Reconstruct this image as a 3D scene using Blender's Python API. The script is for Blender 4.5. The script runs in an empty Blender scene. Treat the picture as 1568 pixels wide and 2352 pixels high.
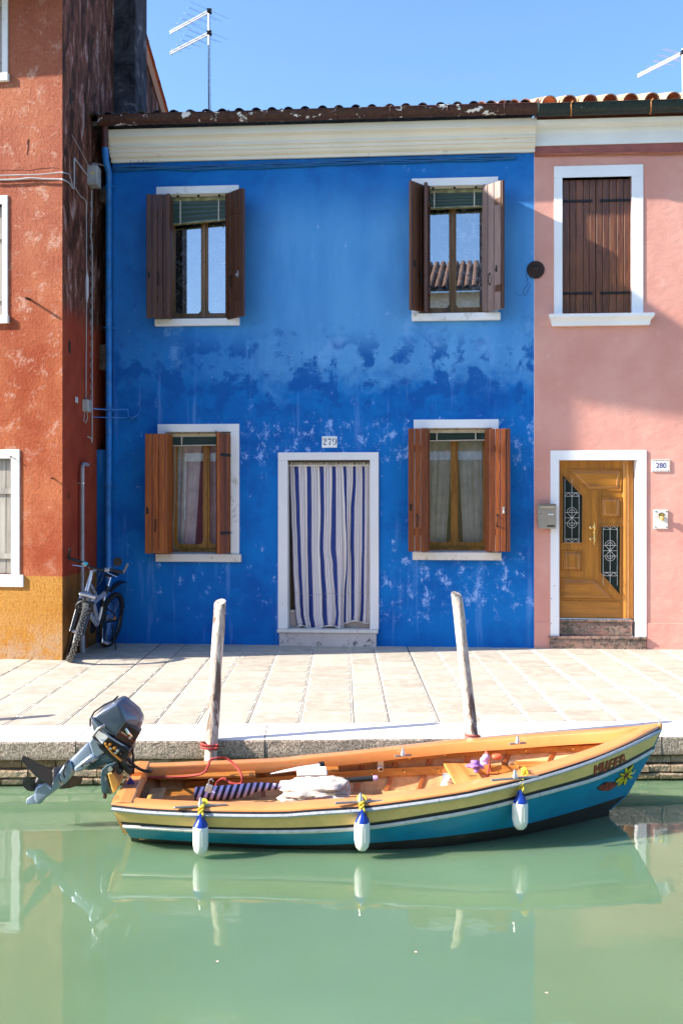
import bpy, math, random
import numpy as np
from mathutils import Matrix, Vector, noise
random.seed(7)
C = bpy.context.scene.collection
SC = bpy.context.scene

# ------------------------------------------------------------------ camera
FPX, CU, CV, ZC = 2287.0, 784.0, 1140.0, 1.8      # focal length and horizon, in 1568 x 2352 picture units
cam = bpy.data.cameras.new('camera'); cam_o = bpy.data.objects.new('camera', cam); C.objects.link(cam_o)
cam_o.location = (0, 0, ZC); cam_o.rotation_euler = (math.radians(90), 0, 0)
cam.sensor_fit = 'VERTICAL'; cam.sensor_height = 36.0; cam.lens = 36.0*FPX/2352.0
cam.shift_y = -36.0/2352.0; cam.clip_start = .05; cam.clip_end = 2000
SC.camera = cam_o

# ------------------------------------------------------------------ light
SUN_D = Vector((1.0, .148, -.60)).normalized()     # direction the sunlight travels
EL = math.asin(-SUN_D.z); AZ = math.atan2(-SUN_D.x, -SUN_D.y)
w = bpy.data.worlds.new('World'); SC.world = w; w.use_nodes = True
nt = w.node_tree; nt.nodes.clear()
sky = nt.nodes.new('ShaderNodeTexSky'); sky.sky_type = 'NISHITA'; sky.sun_disc = False
sky.sun_elevation = EL; sky.sun_rotation = AZ; sky.altitude = 0; sky.air_density = 1.0; sky.dust_density = 1.6; sky.ozone_density = 7.0
bg = nt.nodes.new('ShaderNodeBackground'); bg.inputs['Strength'].default_value = .138
wo = nt.nodes.new('ShaderNodeOutputWorld')
nt.links.new(sky.outputs[0], bg.inputs[0]); nt.links.new(bg.outputs[0], wo.inputs[0])
sl = bpy.data.lights.new('sun', 'SUN'); sl.energy = 4.7; sl.angle = math.radians(.55); sl.color = (1.0, .93, .82)
sun = bpy.data.objects.new('sun', sl); C.objects.link(sun)
sun.rotation_euler = SUN_D.to_track_quat('-Z', 'Y').to_euler(); sun.location = (-20, -4, 14)
SC.view_settings.view_transform = 'Standard'; SC.view_settings.look = 'None'
SC.view_settings.exposure = 1.46; SC.view_settings.gamma = 1.0; SC.view_settings.use_curve_mapping = False
SC.cycles.max_bounces = 8; SC.cycles.caustics_reflective = False; SC.cycles.caustics_refractive = False

# ------------------------------------------------------------------ frames and picture measurements
def world_pt(u, v, Y): return Vector(((u-CU)/FPX*Y, Y, ZC-(v-CV)/FPX*Y))
class Frame:
    """a vertical plane: x along it, y into it, z up"""
    def __init__(s, ox, oy, slope):
        s.th = math.atan(slope); s.ox, s.oy = ox, oy
        s.M = Matrix.Translation((ox, oy, 0)) @ Matrix.Rotation(-s.th, 4, 'Z')
    def P(s, u, v, off=0.0):
        a = (u-CU)/FPX; c, sn = math.cos(s.th), math.sin(s.th)
        x = (a*(s.oy+off*c)-s.ox-off*sn)/(c+a*sn)
        Y = s.oy - x*sn + off*c
        return x, ZC-(v-CV)/FPX*Y
    def X(s, u, off=0.0): return s.P(u, 1000, off)[0]
    def Z(s, u, v, off=0.0): return s.P(u, v, off)[1]
FB = Frame(0.0, 12.01, .075)          # blue and pink facades
FL = Frame(-3.06, 10.93, .15)         # red house front
FW = Frame(0, 0, 0)                   # world
WM = {}                               # object -> its world matrix

# ------------------------------------------------------------------ materials
def rgb(c): return (c[0], c[1], c[2], 1.0)
class NT:
    def __init__(s, name):
        s.m = bpy.data.materials.new(name); s.m.use_nodes = True
        s.t = s.m.node_tree; s.t.nodes.clear()
        s.out = s.t.nodes.new('ShaderNodeOutputMaterial'); s.b = s.t.nodes.new('ShaderNodeBsdfPrincipled')
        s.t.links.new(s.b.outputs[0], s.out.inputs[0]); s._tc = None; s._oi = None
    def n(s, k): return s.t.nodes.new(k)
    def l(s, a, b):
        if isinstance(a, (int, float)): b.default_value = a
        elif isinstance(a, (tuple, list, Vector)): b.default_value = rgb(a) if len(b.default_value) == 4 else a[:3]
        else: s.t.links.new(a, b)
    def co(s):
        if not s._tc: s._tc = s.n('ShaderNodeTexCoord')
        return s._tc.outputs['Object']
    def rnd(s):
        if not s._oi: s._oi = s.n('ShaderNodeObjectInfo')
        return s._oi.outputs['Random']
    def mp(s, scale=(1, 1, 1), loc=(0, 0, 0), rot=(0, 0, 0), src=None):
        m = s.n('ShaderNodeMapping'); s.l(src or s.co(), m.inputs[0])
        m.inputs['Scale'].default_value = scale; m.inputs['Location'].default_value = loc; m.inputs['Rotation'].default_value = rot
        return m.outputs[0]
    def shift(s, vec, k=17.3):           # different grain for every piece
        a = s.n('ShaderNodeVectorMath'); a.operation = 'ADD'; c = s.n('ShaderNodeCombineXYZ')
        q = s.ma('MULTIPLY', s.rnd(), k)
        for i in range(3): s.l(q, c.inputs[i])
        s.l(vec, a.inputs[0]); s.l(c.outputs[0], a.inputs[1]); return a.outputs[0]
    def noise(s, scale, detail=4, rough=.55, vec=None, dist=0):
        q = s.n('ShaderNodeTexNoise'); s.l(vec if vec is not None else s.co(), q.inputs['Vector'])
        q.inputs['Scale'].default_value = scale; q.inputs['Detail'].default_value = detail
        q.inputs['Roughness'].default_value = rough; q.inputs['Distortion'].default_value = dist
        return q.outputs['Fac']
    def vor(s, scale, vec=None, feat='F1'):
        q = s.n('ShaderNodeTexVoronoi'); q.feature = feat; s.l(vec if vec is not None else s.co(), q.inputs['Vector'])
        q.inputs['Scale'].default_value = scale; return q.outputs['Distance']
    def ss(s, x, a, b, lo=0.0, hi=1.0):      # smoothstep a..b -> lo..hi
        q = s.n('ShaderNodeMapRange'); q.interpolation_type = 'SMOOTHSTEP'
        s.l(x, q.inputs[0]); q.inputs[1].default_value = a; q.inputs[2].default_value = b
        q.inputs[3].default_value = lo; q.inputs[4].default_value = hi; return q.outputs[0]
    def ma(s, op, a, b=0.0):
        q = s.n('ShaderNodeMath'); q.operation = op; s.l(a, q.inputs[0]); s.l(b, q.inputs[1]); return q.outputs[0]
    def xyz(s, vec=None):
        q = s.n('ShaderNodeSeparateXYZ'); s.l(vec if vec is not None else s.co(), q.inputs[0]); return q.outputs
    def mix(s, f, a, b):
        q = s.n('ShaderNodeMix'); q.data_type = 'RGBA'; s.l(f, q.inputs[0]); s.l(a, q.inputs[6]); s.l(b, q.inputs[7]); return q.outputs[2]
    def bump(s, h, strength=.5, dist=.01, prev=None):
        q = s.n('ShaderNodeBump'); s.l(h, q.inputs['Height']); q.inputs['Strength'].default_value = strength
        q.inputs['Distance'].default_value = dist
        if prev is not None: s.l(prev, q.inputs['Normal'])
        return q.outputs[0]
    def done(s, col, rough=.6, nrm=None, metal=0.0, spec=.5, **kw):
        s.l(col, s.b.inputs['Base Color']); s.l(rough, s.b.inputs['Roughness']); s.l(metal, s.b.inputs['Metallic'])
        s.b.inputs['Specular IOR Level'].default_value = spec
        if nrm is not None: s.l(nrm, s.b.inputs['Normal'])
        for k, v in kw.items(): s.b.inputs[k.replace('_', ' ')].default_value = v
        return s.m
MATS = {}
def simple(name, col, rough=.5, metal=0.0, var=.15, bs=60, bd=.002, spec=.5, dirt=None, scale=6, perpiece=0.0, coat=0.0):
    if name in MATS: return MATS[name]
    t = NT(name); n = t.noise(scale, 5, .6)
    dk = tuple(c*(1-var) for c in col); lt = tuple(min(1, c*(1+var)) for c in col)
    c = t.mix(t.ss(n, .3, .7), dk, lt)
    if dirt:
        c = t.mix(t.ma('MULTIPLY', t.ss(t.noise(scale*2.3, 6, .7), .55, .72), .8), c, dirt)
    if perpiece:
        c = t.mix(t.ma('MULTIPLY', t.rnd(), perpiece), c, tuple(x*.45 for x in col))
    b = t.bump(t.noise(bs, 3, .6), .4, bd)
    MATS[name] = t.done(c, rough, b, metal, spec, **({'Coat_Weight': coat, 'Coat_Roughness': .08} if coat else {}))
    return MATS[name]
def wood(name, a, b, axis='Z', rough=.42, streak=14, worn=None, var=.5, coat=0.0, wornamt=(.6, .75)):
    t = NT(name); sc = {'Z': (1, 1, .06), 'X': (.06, 1, 1), 'Y': (1, .06, 1)}[axis]
    v = t.shift(t.mp(sc))
    g = t.noise(streak*3.2, 6, .65, v, 1.2); g2 = t.noise(streak*.6, 3, .5, v, .6)
    c = t.mix(t.ss(g, .32, .68), a, b)
    c = t.mix(t.ma('MULTIPLY', t.ss(g2, .4, .7), .55), c, tuple(x*.45 for x in a))
    c = t.mix(t.ma('MULTIPLY', t.rnd(), var), c, tuple(x*.55 for x in a))
    if worn: c = t.mix(t.ss(t.noise(9, 6, .7, t.shift(t.co())), *wornamt), c, worn)
    MATS[name] = t.done(c, rough, t.bump(g, .35, .002), 0, .5, **({'Coat_Weight': coat, 'Coat_Roughness': .12} if coat else {}))
    return MATS[name]

# ------------------------------------------------------------------ mesh building
class MB:
    def __init__(s): s.v = []; s.f = []; s.mi = []; s.cur = 0
    def add(s, vs, fs):
        o = len(s.v); s.v += [tuple(p) for p in vs]; s.f += [tuple(i+o for i in f) for f in fs]; s.mi += [s.cur]*len(fs); return s
    def box(s, x0, x1, y0, y1, z0, z1, M=None):
        vs = [Vector((x, y, z)) for z in (z0, z1) for y in (y0, y1) for x in (x0, x1)]
        if M is not None: vs = [M @ p for p in vs]
        return s.add(vs, [(0, 2, 3, 1), (4, 5, 7, 6), (0, 1, 5, 4), (2, 6, 7, 3), (0, 4, 6, 2), (1, 3, 7, 5)])
    def prism(s, poly, y0, y1, M=None):      # polygon in x,z pushed along y
        n = len(poly); vs = [Vector((p[0], y0, p[1])) for p in poly]+[Vector((p[0], y1, p[1])) for p in poly]
        if M is not None: vs = [M @ p for p in vs]
        return s.add(vs, [tuple(range(n)), tuple(range(2*n-1, n-1, -1))]+[(i, i+n, (i+1) % n+n, (i+1) % n) for i in range(n)])
    def extrude_x(s, prof, x0, x1, close=True):   # profile of (y,z) pushed along x
        n = len(prof); vs = [(x0, p[0], p[1]) for p in prof]+[(x1, p[0], p[1]) for p in prof]
        fs = [(i, (i+1) % n, (i+1) % n+n, i+n) for i in range(n if close else n-1)]
        if close: fs += [tuple(range(n-1, -1, -1)), tuple(range(n, 2*n))]
        return s.add(vs, fs)
    def tube(s, pts, r, n=8, cap=True, flat=1.0, up=None):
        pts = [Vector(p) for p in pts]; R = r if isinstance(r, (list, tuple)) else [r]*len(pts)
        rings = []; pu = None
        for i, p in enumerate(pts):
            d = (pts[min(i+1, len(pts)-1)]-pts[max(i-1, 0)]).normalized()
            if pu is None:
                a = Vector(up) if up else (Vector((0, 0, 1)) if abs(d.z) < .9 else Vector((0, 1, 0)))
            else: a = pu
            x = d.cross(a).normalized(); y = x.cross(d).normalized(); pu = y
            rings.append([p+x*math.cos(2*math.pi*k/n)*R[i]+y*math.sin(2*math.pi*k/n)*R[i]*flat for k in range(n)])
        return s.loft(rings, cap)
    def loft(s, rings, cap=True, wrap=True):
        n = len(rings[0]); vs = [p for r in rings for p in r]; fs = []
        for i in range(len(rings)-1):
            for k in range(n if wrap else n-1):
                k2 = (k+1) % n; fs.append((i*n+k, i*n+k2, (i+1)*n+k2, (i+1)*n+k))
        if cap and wrap: fs += [tuple(range(n-1, -1, -1)), tuple(range((len(rings)-1)*n, len(rings)*n))]
        return s.add(vs, fs)
    def lathe(s, prof, org=(0, 0, 0), axis=(0, 0, 1), n=20):     # prof of (radius, distance along axis)
        ax = Vector(axis).normalized(); a = Vector((1, 0, 0)) if abs(ax.x) < .9 else Vector((0, 1, 0))
        x = ax.cross(a).normalized(); y = ax.cross(x); o = Vector(org)
        return s.loft([[o+ax*h+(x*math.cos(2*math.pi*k/n)+y*math.sin(2*math.pi*k/n))*max(r, 1e-4) for k in range(n)] for r, h in prof], True)
    def torus(s, c, axis, R, r, n=36, m=10, flat=1.0):
        ax = Vector(axis).normalized(); a = Vector((0, 0, 1)) if abs(ax.z) < .9 else Vector((1, 0, 0))
        x = ax.cross(a).normalized(); y = ax.cross(x); c = Vector(c); vs = []; fs = []
        for i in range(n):
            t = 2*math.pi*i/n; d = x*math.cos(t)+y*math.sin(t)
            for k in range(m):
                q = 2*math.pi*k/m; vs.append(c+d*(R+r*math.cos(q))+ax*r*flat*math.sin(q))
        for i in range(n):
            for k in range(m): fs.append((i*m+k, ((i+1) % n)*m+k, ((i+1) % n)*m+(k+1) % m, i*m+(k+1) % m))
        return s.add(vs, fs)
    def build(s, name, mat, parent=None, F=FW, bev=0.0, smooth=False, seg=1, loc=None):
        """loc: object origin in frame F coordinates"""
        PM = WM[parent] if parent else Matrix.Identity(4)
        FM = F.M if isinstance(F, Frame) else F
        T = PM.inverted() @ FM
        L = T @ Vector(loc) if loc is not None else Vector((0, 0, 0))
        me = bpy.data.meshes.new(name); me.from_pydata([T @ Vector(p)-L for p in s.v], [], s.f)
        for m in (mat if isinstance(mat, (list, tuple)) else [mat]): me.materials.append(m)
        if any(s.mi): me.polygons.foreach_set('material_index', s.mi)
        me.update(); me.validate()
        import bmesh
        bm = bmesh.new(); bm.from_mesh(me); bmesh.ops.recalc_face_normals(bm, faces=bm.faces); bm.to_mesh(me); bm.free()
        if smooth:
            me.polygons.foreach_set('use_smooth', [True]*len(me.polygons))
            try: me.set_sharp_from_angle(angle=math.radians(50))
            except Exception: pass
        o = bpy.data.objects.new(name, me); C.objects.link(o); o.location = L
        if parent: o.parent = parent
        WM[o] = PM @ Matrix.Translation(L)
        if bev:
            b = o.modifiers.new('bevel', 'BEVEL'); b.width = bev; b.segments = seg; b.limit_method = 'ANGLE'; b.angle_limit = math.radians(35)
        return o
def tag(o, label, cat=None, group=None, kind=None):
    if label: o['label'] = label
    if cat: o['category'] = cat
    if group: o['group'] = group
    if kind: o['kind'] = kind
    return o
def thing(name, label, cat, loc=(0, 0, 0), F=FW, group=None):
    o = bpy.data.objects.new(name, None); C.objects.link(o); o.empty_display_size = .1
    M = (F.M if isinstance(F, Frame) else F) @ Matrix.Translation(loc)
    o.matrix_world = M; o.location = M.to_translation(); o.rotation_euler = M.to_euler()
    WM[o] = M; return tag(o, label, cat, group)
def struct(o): o['kind'] = 'structure'; return o
def stuff(o): o['kind'] = 'stuff'; return o
def copy_piece(src, parent, loc, rot=None):
    c = src.copy(); C.objects.link(c); c.parent = parent; c.location = loc
    if rot: c.rotation_euler = rot
    WM[c] = WM[parent] @ Matrix.Translation(loc); return c
def wall_cells(mb, x0, x1, z0, z1, holes, depth=.3, skirt=.4):
    xs = sorted({x0, x1} | {h[0] for h in holes} | {h[1] for h in holes}); zs = sorted({z0, z1} | {h[2] for h in holes} | {h[3] for h in holes})
    def add_more(a):
        r = [a[0]]
        for q in a[1:]:
            k = max(1, int((q-r[-1])/.8)); p = r[-1]
            r += [p+(q-p)*(i+1)/k for i in range(k)]
        return r
    xs, zs = add_more(xs), add_more(zs)
    for i in range(len(xs)-1):
        for j in range(len(zs)-1):
            cx, cz = (xs[i]+xs[i+1])/2, (zs[j]+zs[j+1])/2
            if any(h[0] < cx < h[1] and h[2] < cz < h[3] for h in holes): continue
            mb.add([(xs[i], 0, zs[j]), (xs[i+1], 0, zs[j]), (xs[i+1], 0, zs[j+1]), (xs[i], 0, zs[j+1])], [(0, 1, 2, 3)])
    for a, b, c, d in holes:
        mb.add([(a, 0, c), (b, 0, c), (b, 0, d), (a, 0, d), (a, depth, c), (b, depth, c), (b, depth, d), (a, depth, d)],
               [(0, 3, 7, 4), (1, 5, 6, 2), (3, 2, 6, 7), (0, 4, 5, 1)])
def smooth_line(pts, n=6):
    pts = [Vector(p) for p in pts]; out = []
    for i in range(len(pts)-1):
        p0, p1, p2, p3 = pts[max(i-1, 0)], pts[i], pts[i+1], pts[min(i+2, len(pts)-1)]
        for k in range(n):
            t = k/n; out.append(.5*((2*p1)+(p2-p0)*t+(2*p0-5*p1+4*p2-p3)*t*t+(3*p1-p0-3*p2+p3)*t**3))
    return out+[pts[-1]]
# ------------------------------------------------------------------ plaster and stone materials
def mat_blue():
    t = NT('blue_plaster'); x, y, z = t.xyz(); V = t.co()
    n1 = t.noise(1.1, 5, .6); n2 = t.noise(3.2, 7, .68, dist=.6); n3 = t.noise(9, 6, .7)
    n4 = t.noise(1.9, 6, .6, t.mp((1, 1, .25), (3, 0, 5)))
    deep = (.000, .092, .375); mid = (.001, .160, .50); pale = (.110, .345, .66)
    c = t.mix(t.ss(t.ma('ADD', n1, t.ma('MULTIPLY', t.ma('SUBTRACT', t.noise(4, 7, .7), .5), .5)), .30, .62), deep, mid)
    zz = t.ma('ADD', z, t.ma('MULTIPLY', t.ma('SUBTRACT', n2, .5), 1.1))
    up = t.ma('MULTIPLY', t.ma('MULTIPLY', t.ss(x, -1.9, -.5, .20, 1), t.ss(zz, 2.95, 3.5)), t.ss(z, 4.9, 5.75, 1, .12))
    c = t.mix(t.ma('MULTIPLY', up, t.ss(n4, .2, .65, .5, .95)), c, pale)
    # damp blotches with crisp, darker rims along the tide mark
    damp = t.ma('MULTIPLY', t.ss(t.noise(2.3, 8, .62, dist=.3), .50, .56), t.ma('MULTIPLY', t.ss(z, 2.55, 2.95), t.ss(z, 3.45, 3.85, 1, 0)))
    c = t.mix(t.ma('MULTIPLY', damp, .9), c, (.001, .095, .37))
    d2 = t.ma('MULTIPLY', t.ss(t.noise(6.5, 5, .6, t.mp(loc=(7, 0, 2))), .57, .67), t.ma('MULTIPLY', t.ss(z, 2.7, 3.1), t.ss(z, 3.6, 4.1, 1, 0)))
    c = t.mix(t.ma('MULTIPLY', d2, .55), c, (.001, .07, .31))
    wash = t.ma('MULTIPLY', t.ss(t.noise(1.6, 6, .65, t.mp((1, 1, 1), (11, 0, 4))), .56, .66), t.ma('MULTIPLY', t.ss(z, 3.1, 3.5), t.ss(z, 3.9, 4.2, 1, 0)))
    c = t.mix(t.ma('MULTIPLY', wash, .55), c, (.18, .40, .74))
    # powdery salt patches
    e = t.noise(6.2, 9, .80, t.mp((1, 1, .75), (2, 0, 9)), .15); fine = t.noise(30, 5, .8)
    ee = t.ma('ADD', e, t.ma('MULTIPLY', t.ma('SUBTRACT', fine, .5), .16))
    hi = t.ma('MULTIPLY', t.ss(z, 1.95, 2.45), t.ss(z, 2.62, 2.85, 1, 0))
    lo = t.ma('MULTIPLY', t.ss(z, .1, .35), t.ss(z, 1.0, 1.45, 1, 0)); md = t.ma('MULTIPLY', t.ss(z, 1.1, 1.4), .42)
    hx = t.ma('ADD', t.ma('MULTIPLY', t.ss(x, -1.6, -1.0), t.ma('MULTIPLY', hi, .82)), t.ma('MULTIPLY', lo, t.ss(x, -1.2, .9, .62, .95)))
    band = t.ma('ADD', hx, md)
    th = t.ma('SUBTRACT', ee, t.ma('MULTIPLY', t.ma('MINIMUM', band, 1.0), -.145))
    c = t.mix(t.ma('MULTIPLY', t.ss(th, .665, .76), t.ma('MULTIPLY', t.ss(band, .05, .3), .8)), c, (.33, .50, .86))
    chip = t.ma('MULTIPLY', t.ss(t.noise(14, 4, .6, t.mp(loc=(4, 0, 1))), .735, .75), t.ma('MULTIPLY', t.ss(z, 2.6, 2.75), t.ss(z, 3.0, 3.2, 1, 0)))
    c = t.mix(t.ma('MULTIPLY', chip, .6), c, (.62, .66, .72))
    # rain streaks
    st = t.ss(t.noise(7, 4, .6, t.mp((1, 1, .09), (1, 0, 0))), .56, .72)
    c = t.mix(t.ma('MULTIPLY', t.ma('MULTIPLY', st, .35), t.ss(z, 3.1, 4.3, 1, 0)), c, (.16, .34, .72))
    h = t.ma('ADD', t.ma('MULTIPLY', t.noise(95, 4, .65), .6), t.ma('MULTIPLY', n3, .8))
    nb = t.bump(h, .75, .008)
    nb = t.bump(t.noise(2.5, 3, .5), .5, .03, nb)
    return t.done(c, .78, nb, 0, .25)
def mat_red():
    t = NT('red_plaster'); x, y, z = t.xyz()
    n1 = t.noise(1.4, 6, .65); n2 = t.noise(5.5, 8, .72, dist=.5); n3 = t.noise(26, 5, .7)
    c = t.mix(t.ss(n1, .35, .68), (.40, .075, .028), (.60, .19, .08))
    c = t.mix(t.ma('MULTIPLY', t.ss(z, 3.0, 5.2), .40), c, (.56, .22, .15))
    sc = t.ma('MULTIPLY', t.ss(t.ma('ADD', n2, t.ma('MULTIPLY', t.ma('SUBTRACT', n3, .5), .25)), .53, .66), t.ma('MULTIPLY', t.ss(z, 1.8, 2.6, .35, 1.0), .75))
    c = t.mix(sc, c, (.72, .42, .31))
    oc = t.mix(t.ss(n1, .3, .7), (.58, .25, .035), (.66, .34, .08))
    oc = t.mix(t.ss(n2, .6, .7, 0, .7), oc, (.55, .20, .08))
    oc = t.mix(t.ma('MULTIPLY', t.ss(z, .55, .05), t.ss(n2, .42, .6)), oc, (.60, .38, .22))
    zl = t.ma('ADD', z, t.ma('MULTIPLY', t.ma('SUBTRACT', n3, .5), .03))
    c = t.mix(t.ss(zl, .915, .925), oc, c)
    h = t.ma('ADD', t.noise(30, 7, .78), t.ma('MULTIPLY', n2, .5))
    c = t.mix(t.ma('MULTIPLY', t.ss(t.noise(34, 6, .85), .50, .62), .55), c, (.27, .06, .02)); nb = t.bump(h, 1.0, .06)
    return t.done(c, .88, nb, 0, .2)
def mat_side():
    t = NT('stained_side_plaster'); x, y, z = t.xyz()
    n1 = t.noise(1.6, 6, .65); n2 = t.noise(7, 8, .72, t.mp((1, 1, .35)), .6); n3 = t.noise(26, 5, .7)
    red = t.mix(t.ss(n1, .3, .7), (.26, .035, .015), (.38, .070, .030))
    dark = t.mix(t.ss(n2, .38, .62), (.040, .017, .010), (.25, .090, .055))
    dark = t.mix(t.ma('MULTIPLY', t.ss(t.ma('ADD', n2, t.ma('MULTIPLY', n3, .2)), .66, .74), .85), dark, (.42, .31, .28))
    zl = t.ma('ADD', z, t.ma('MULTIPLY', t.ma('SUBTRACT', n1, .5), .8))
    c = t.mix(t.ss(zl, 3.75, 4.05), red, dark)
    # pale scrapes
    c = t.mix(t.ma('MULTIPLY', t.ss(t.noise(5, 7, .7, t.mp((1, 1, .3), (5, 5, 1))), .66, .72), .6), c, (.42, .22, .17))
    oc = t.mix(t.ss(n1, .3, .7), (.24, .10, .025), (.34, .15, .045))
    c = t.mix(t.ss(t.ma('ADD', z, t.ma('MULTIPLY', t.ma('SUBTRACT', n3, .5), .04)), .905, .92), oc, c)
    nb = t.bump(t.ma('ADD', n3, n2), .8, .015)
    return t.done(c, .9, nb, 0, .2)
def mat_chimney():
    t = NT('soot_plaster'); n = t.noise(4, 8, .7, dist=.6); n3 = t.noise(30, 5, .7)
    c = t.mix(t.ss(n, .3, .6), (.012, .011, .012), (.075, .070, .074)); c = t.mix(t.ss(n, .56, .66), c, (.22, .21, .21))
    return t.done(c, .92, t.bump(n3, .8, .012), 0, .2)
def mat_pink():
    t = NT('pink_plaster'); n1 = t.noise(1.2, 5, .6); n2 = t.noise(5, 7, .65, dist=.4)
    c = t.mix(t.ss(n1, .3, .7), (.63, .285, .225), (.71, .365, .29))
    c = t.mix(t.ss(n2, .58, .72, 0, .4), c, (.74, .44, .36))
    h = t.ma('ADD', t.ma('MULTIPLY', t.noise(60, 4, .6), .35), t.noise(7, 4, .55, t.mp((1, 1, 1.6))))
    return t.done(c, .82, t.bump(h, .55, .012), 0, .25)
def mat_white(name='white_paint', base=(.86, .85, .85), worn=(.42, .38, .33), amt=(.60, .74), sc=7):
    t = NT(name); n = t.noise(sc, 8, .72, dist=.3); n2 = t.noise(2, 4, .5)
    c = t.mix(t.ss(n2, .3, .7), base, tuple(q*.93 for q in base))
    c = t.mix(t.ma('MULTIPLY', t.ss(n, *amt), .7), c, worn)
    return t.done(c, .6, t.bump(t.ma('ADD', n, t.ma('MULTIPLY', t.noise(70, 3, .6), .3)), .35, .006), 0, .35)
def mat_marble_step():
    t = NT('step_marble'); x, y, z = t.xyz(); n = t.noise(9, 8, .7, dist=.4); n2 = t.noise(1.5, 4, .6)
    c = t.mix(t.ss(n2, .3, .7), (.52, .42, .38), (.66, .58, .54))
    bl = t.ma('MULTIPLY', t.ss(t.ma('ADD', n, t.ma('MULTIPLY', t.noise(40, 4, .7), .2)), .66, .74), t.ss(z, .22, .1))
    c = t.mix(t.ma('MULTIPLY', bl, .85), c, (.07, .065, .06))
    return t.done(c, .5, t.bump(n, .3, .004), 0, .4)
def mat_granite():
    t = NT('granite'); n = t.noise(22, 8, .75, dist=.8); n2 = t.noise(4, 6, .7, t.mp((1, 1, 2.5)), 1.5); v = t.vor(70)
    c = t.mix(t.ss(n, .38, .62), (.035, .028, .025), (.28, .20, .16)); c = t.mix(t.ss(n2, .45, .6, 0, .7), c, (.34, .17, .13))
    c = t.mix(t.ss(v, .12, .3, .55, 0), c, (.50, .44, .38)); c = t.mix(t.ss(t.noise(6, 5, .6, t.mp(loc=(5, 2, 1))), .6, .68, 0, .7), c, (.04, .05, .035))
    return t.done(c, .16, None, 0, .55)
def mat_slab():
    t = NT('slab_stone'); x, y, z = t.xyz(); V = t.shift(t.co(), 31)
    n = t.noise(7, 7, .65, V); n2 = t.noise(1.4, 3, .5, V); sp = t.noise(60, 4, .75, V)
    c = t.mix(t.ss(t.rnd(), 0, 1), (.35, .30, .235), (.45, .39, .31))
    c = t.mix(t.ss(n, .35, .7, 0, .55), c, (.57, .51, .42))
    c = t.mix(t.ss(t.rnd(), .90, .94, 0, .22), c, (.22, .20, .185))
    c = t.mix(t.ss(n2, .6, .75, 0, .35), c, (.36, .32, .27))
    pit = t.ss(sp, .66, .74); c = t.mix(t.ma('MULTIPLY', pit, .5), c, (.20, .16, .12))
    h = t.ma('SUBTRACT', n, t.ma('MULTIPLY', pit, .5))
    return t.done(c, .8, t.bump(h, .5, .008), 0, .25)
def mat_grout():
    t = NT('lime_mortar'); n = t.noise(8, 7, .7); n2 = t.noise(60, 4, .7)
    c = t.mix(t.ss(n, .3, .7), (.50, .44, .36), (.62, .56, .47)); c = t.mix(t.ss(n2, .6, .75, 0, .5), c, (.27, .22, .17))
    return t.done(c, .9, t.bump(t.ma('ADD', n, n2), .5, .006), 0, .2)
def mat_coping():
    """pale top, bush hammered brown face"""
    t = NT('istrian_stone'); x, y, z = t.xyz(); g = t.n('ShaderNodeNewGeometry')
    nz = t.xyz(g.outputs['True Normal'])[2]; V = t.shift(t.co(), 23)
    n = t.noise(5, 7, .7, V); sp = t.noise(26, 6, .7, V)
    top = t.mix(t.ss(n, .35, .7), (.80, .74, .69), (.70, .62, .57)); top = t.mix(t.ss(sp, .66, .74, 0, .5), top, (.40, .34, .30))
    a = t.noise(85, 3, .6, t.mp((.5, 1, 1.5), src=V)); b = t.noise(85, 3, .6, t.mp((1.5, 1, .5), (3, 0, 0), src=V))
    sel = t.ss(t.noise(24, 2, .5, V), .48, .52); ham = t.ma('ADD', t.ma('MULTIPLY', a, sel), t.ma('MULTIPLY', b, t.ma('SUBTRACT', 1.0, sel)))
    face = t.mix(t.ss(ham, .38, .60), (.25, .185, .14), (.70, .57, .45))
    face = t.mix(t.ma('MULTIPLY', t.ss(n, .55, .68), t.ss(z, -.05, -.005, 0, .8)), face, (.07, .055, .045))
    face = t.mix(t.ss(z, -.10, -.14, 0, .55), face, (.14, .10, .05))
    up = t.ss(nz, .4, .8); c = t.mix(up, face, top)
    h = t.ma('ADD', t.ma('MULTIPLY', ham, t.ma('SUBTRACT', 1.0, up)), t.ma('MULTIPLY', t.ma('ADD', n, t.ma('MULTIPLY', sp, .3)), .2))
    return t.done(c, .82, t.bump(h, 1.0, .028), 0, .3)
def mat_quay_brick():
    t = NT('wet_quay_stone'); x, y, z = t.xyz(); g = t.n('ShaderNodeNewGeometry'); wz = t.xyz(g.outputs['Position'])[2]
    V = t.shift(t.co(), 19); n = t.noise(9, 7, .7, V); n2 = t.noise(40, 4, .7, V)
    c = t.mix(t.ss(t.rnd(), 0, 1), (.44, .31, .17), (.56, .44, .32)); c = t.mix(t.ss(n, .4, .65, 0, .8), c, (.20, .13, .06))
    m = t.ma('ADD', wz, t.ma('MULTIPLY', t.ma('SUBTRACT', n, .5), .12))
    c = t.mix(t.ss(m, -.275, -.315, 0, .9), c, (.07, .075, .012)); c = t.mix(t.ss(m, -.32, -.34, 0, .8), c, (.02, .02, .008))
    return t.done(c, .6, t.bump(t.ma('ADD', n, n2), 1.0, .035), 0, .4)
def mat_tile(name, a, b, dark, amt):
    t = NT(name); V = t.shift(t.co(), 13); n = t.noise(12, 7, .7, V); n2 = t.noise(45, 4, .7, V)
    c = t.mix(t.rnd(), a, b); c = t.mix(t.ss(n, amt, amt+.12), c, dark); c = t.mix(t.ss(n2, .66, .72, 0, .5), c, (.45, .40, .32))
    return t.done(c, .85, t.bump(n2, .5, .005), 0, .2)
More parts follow.
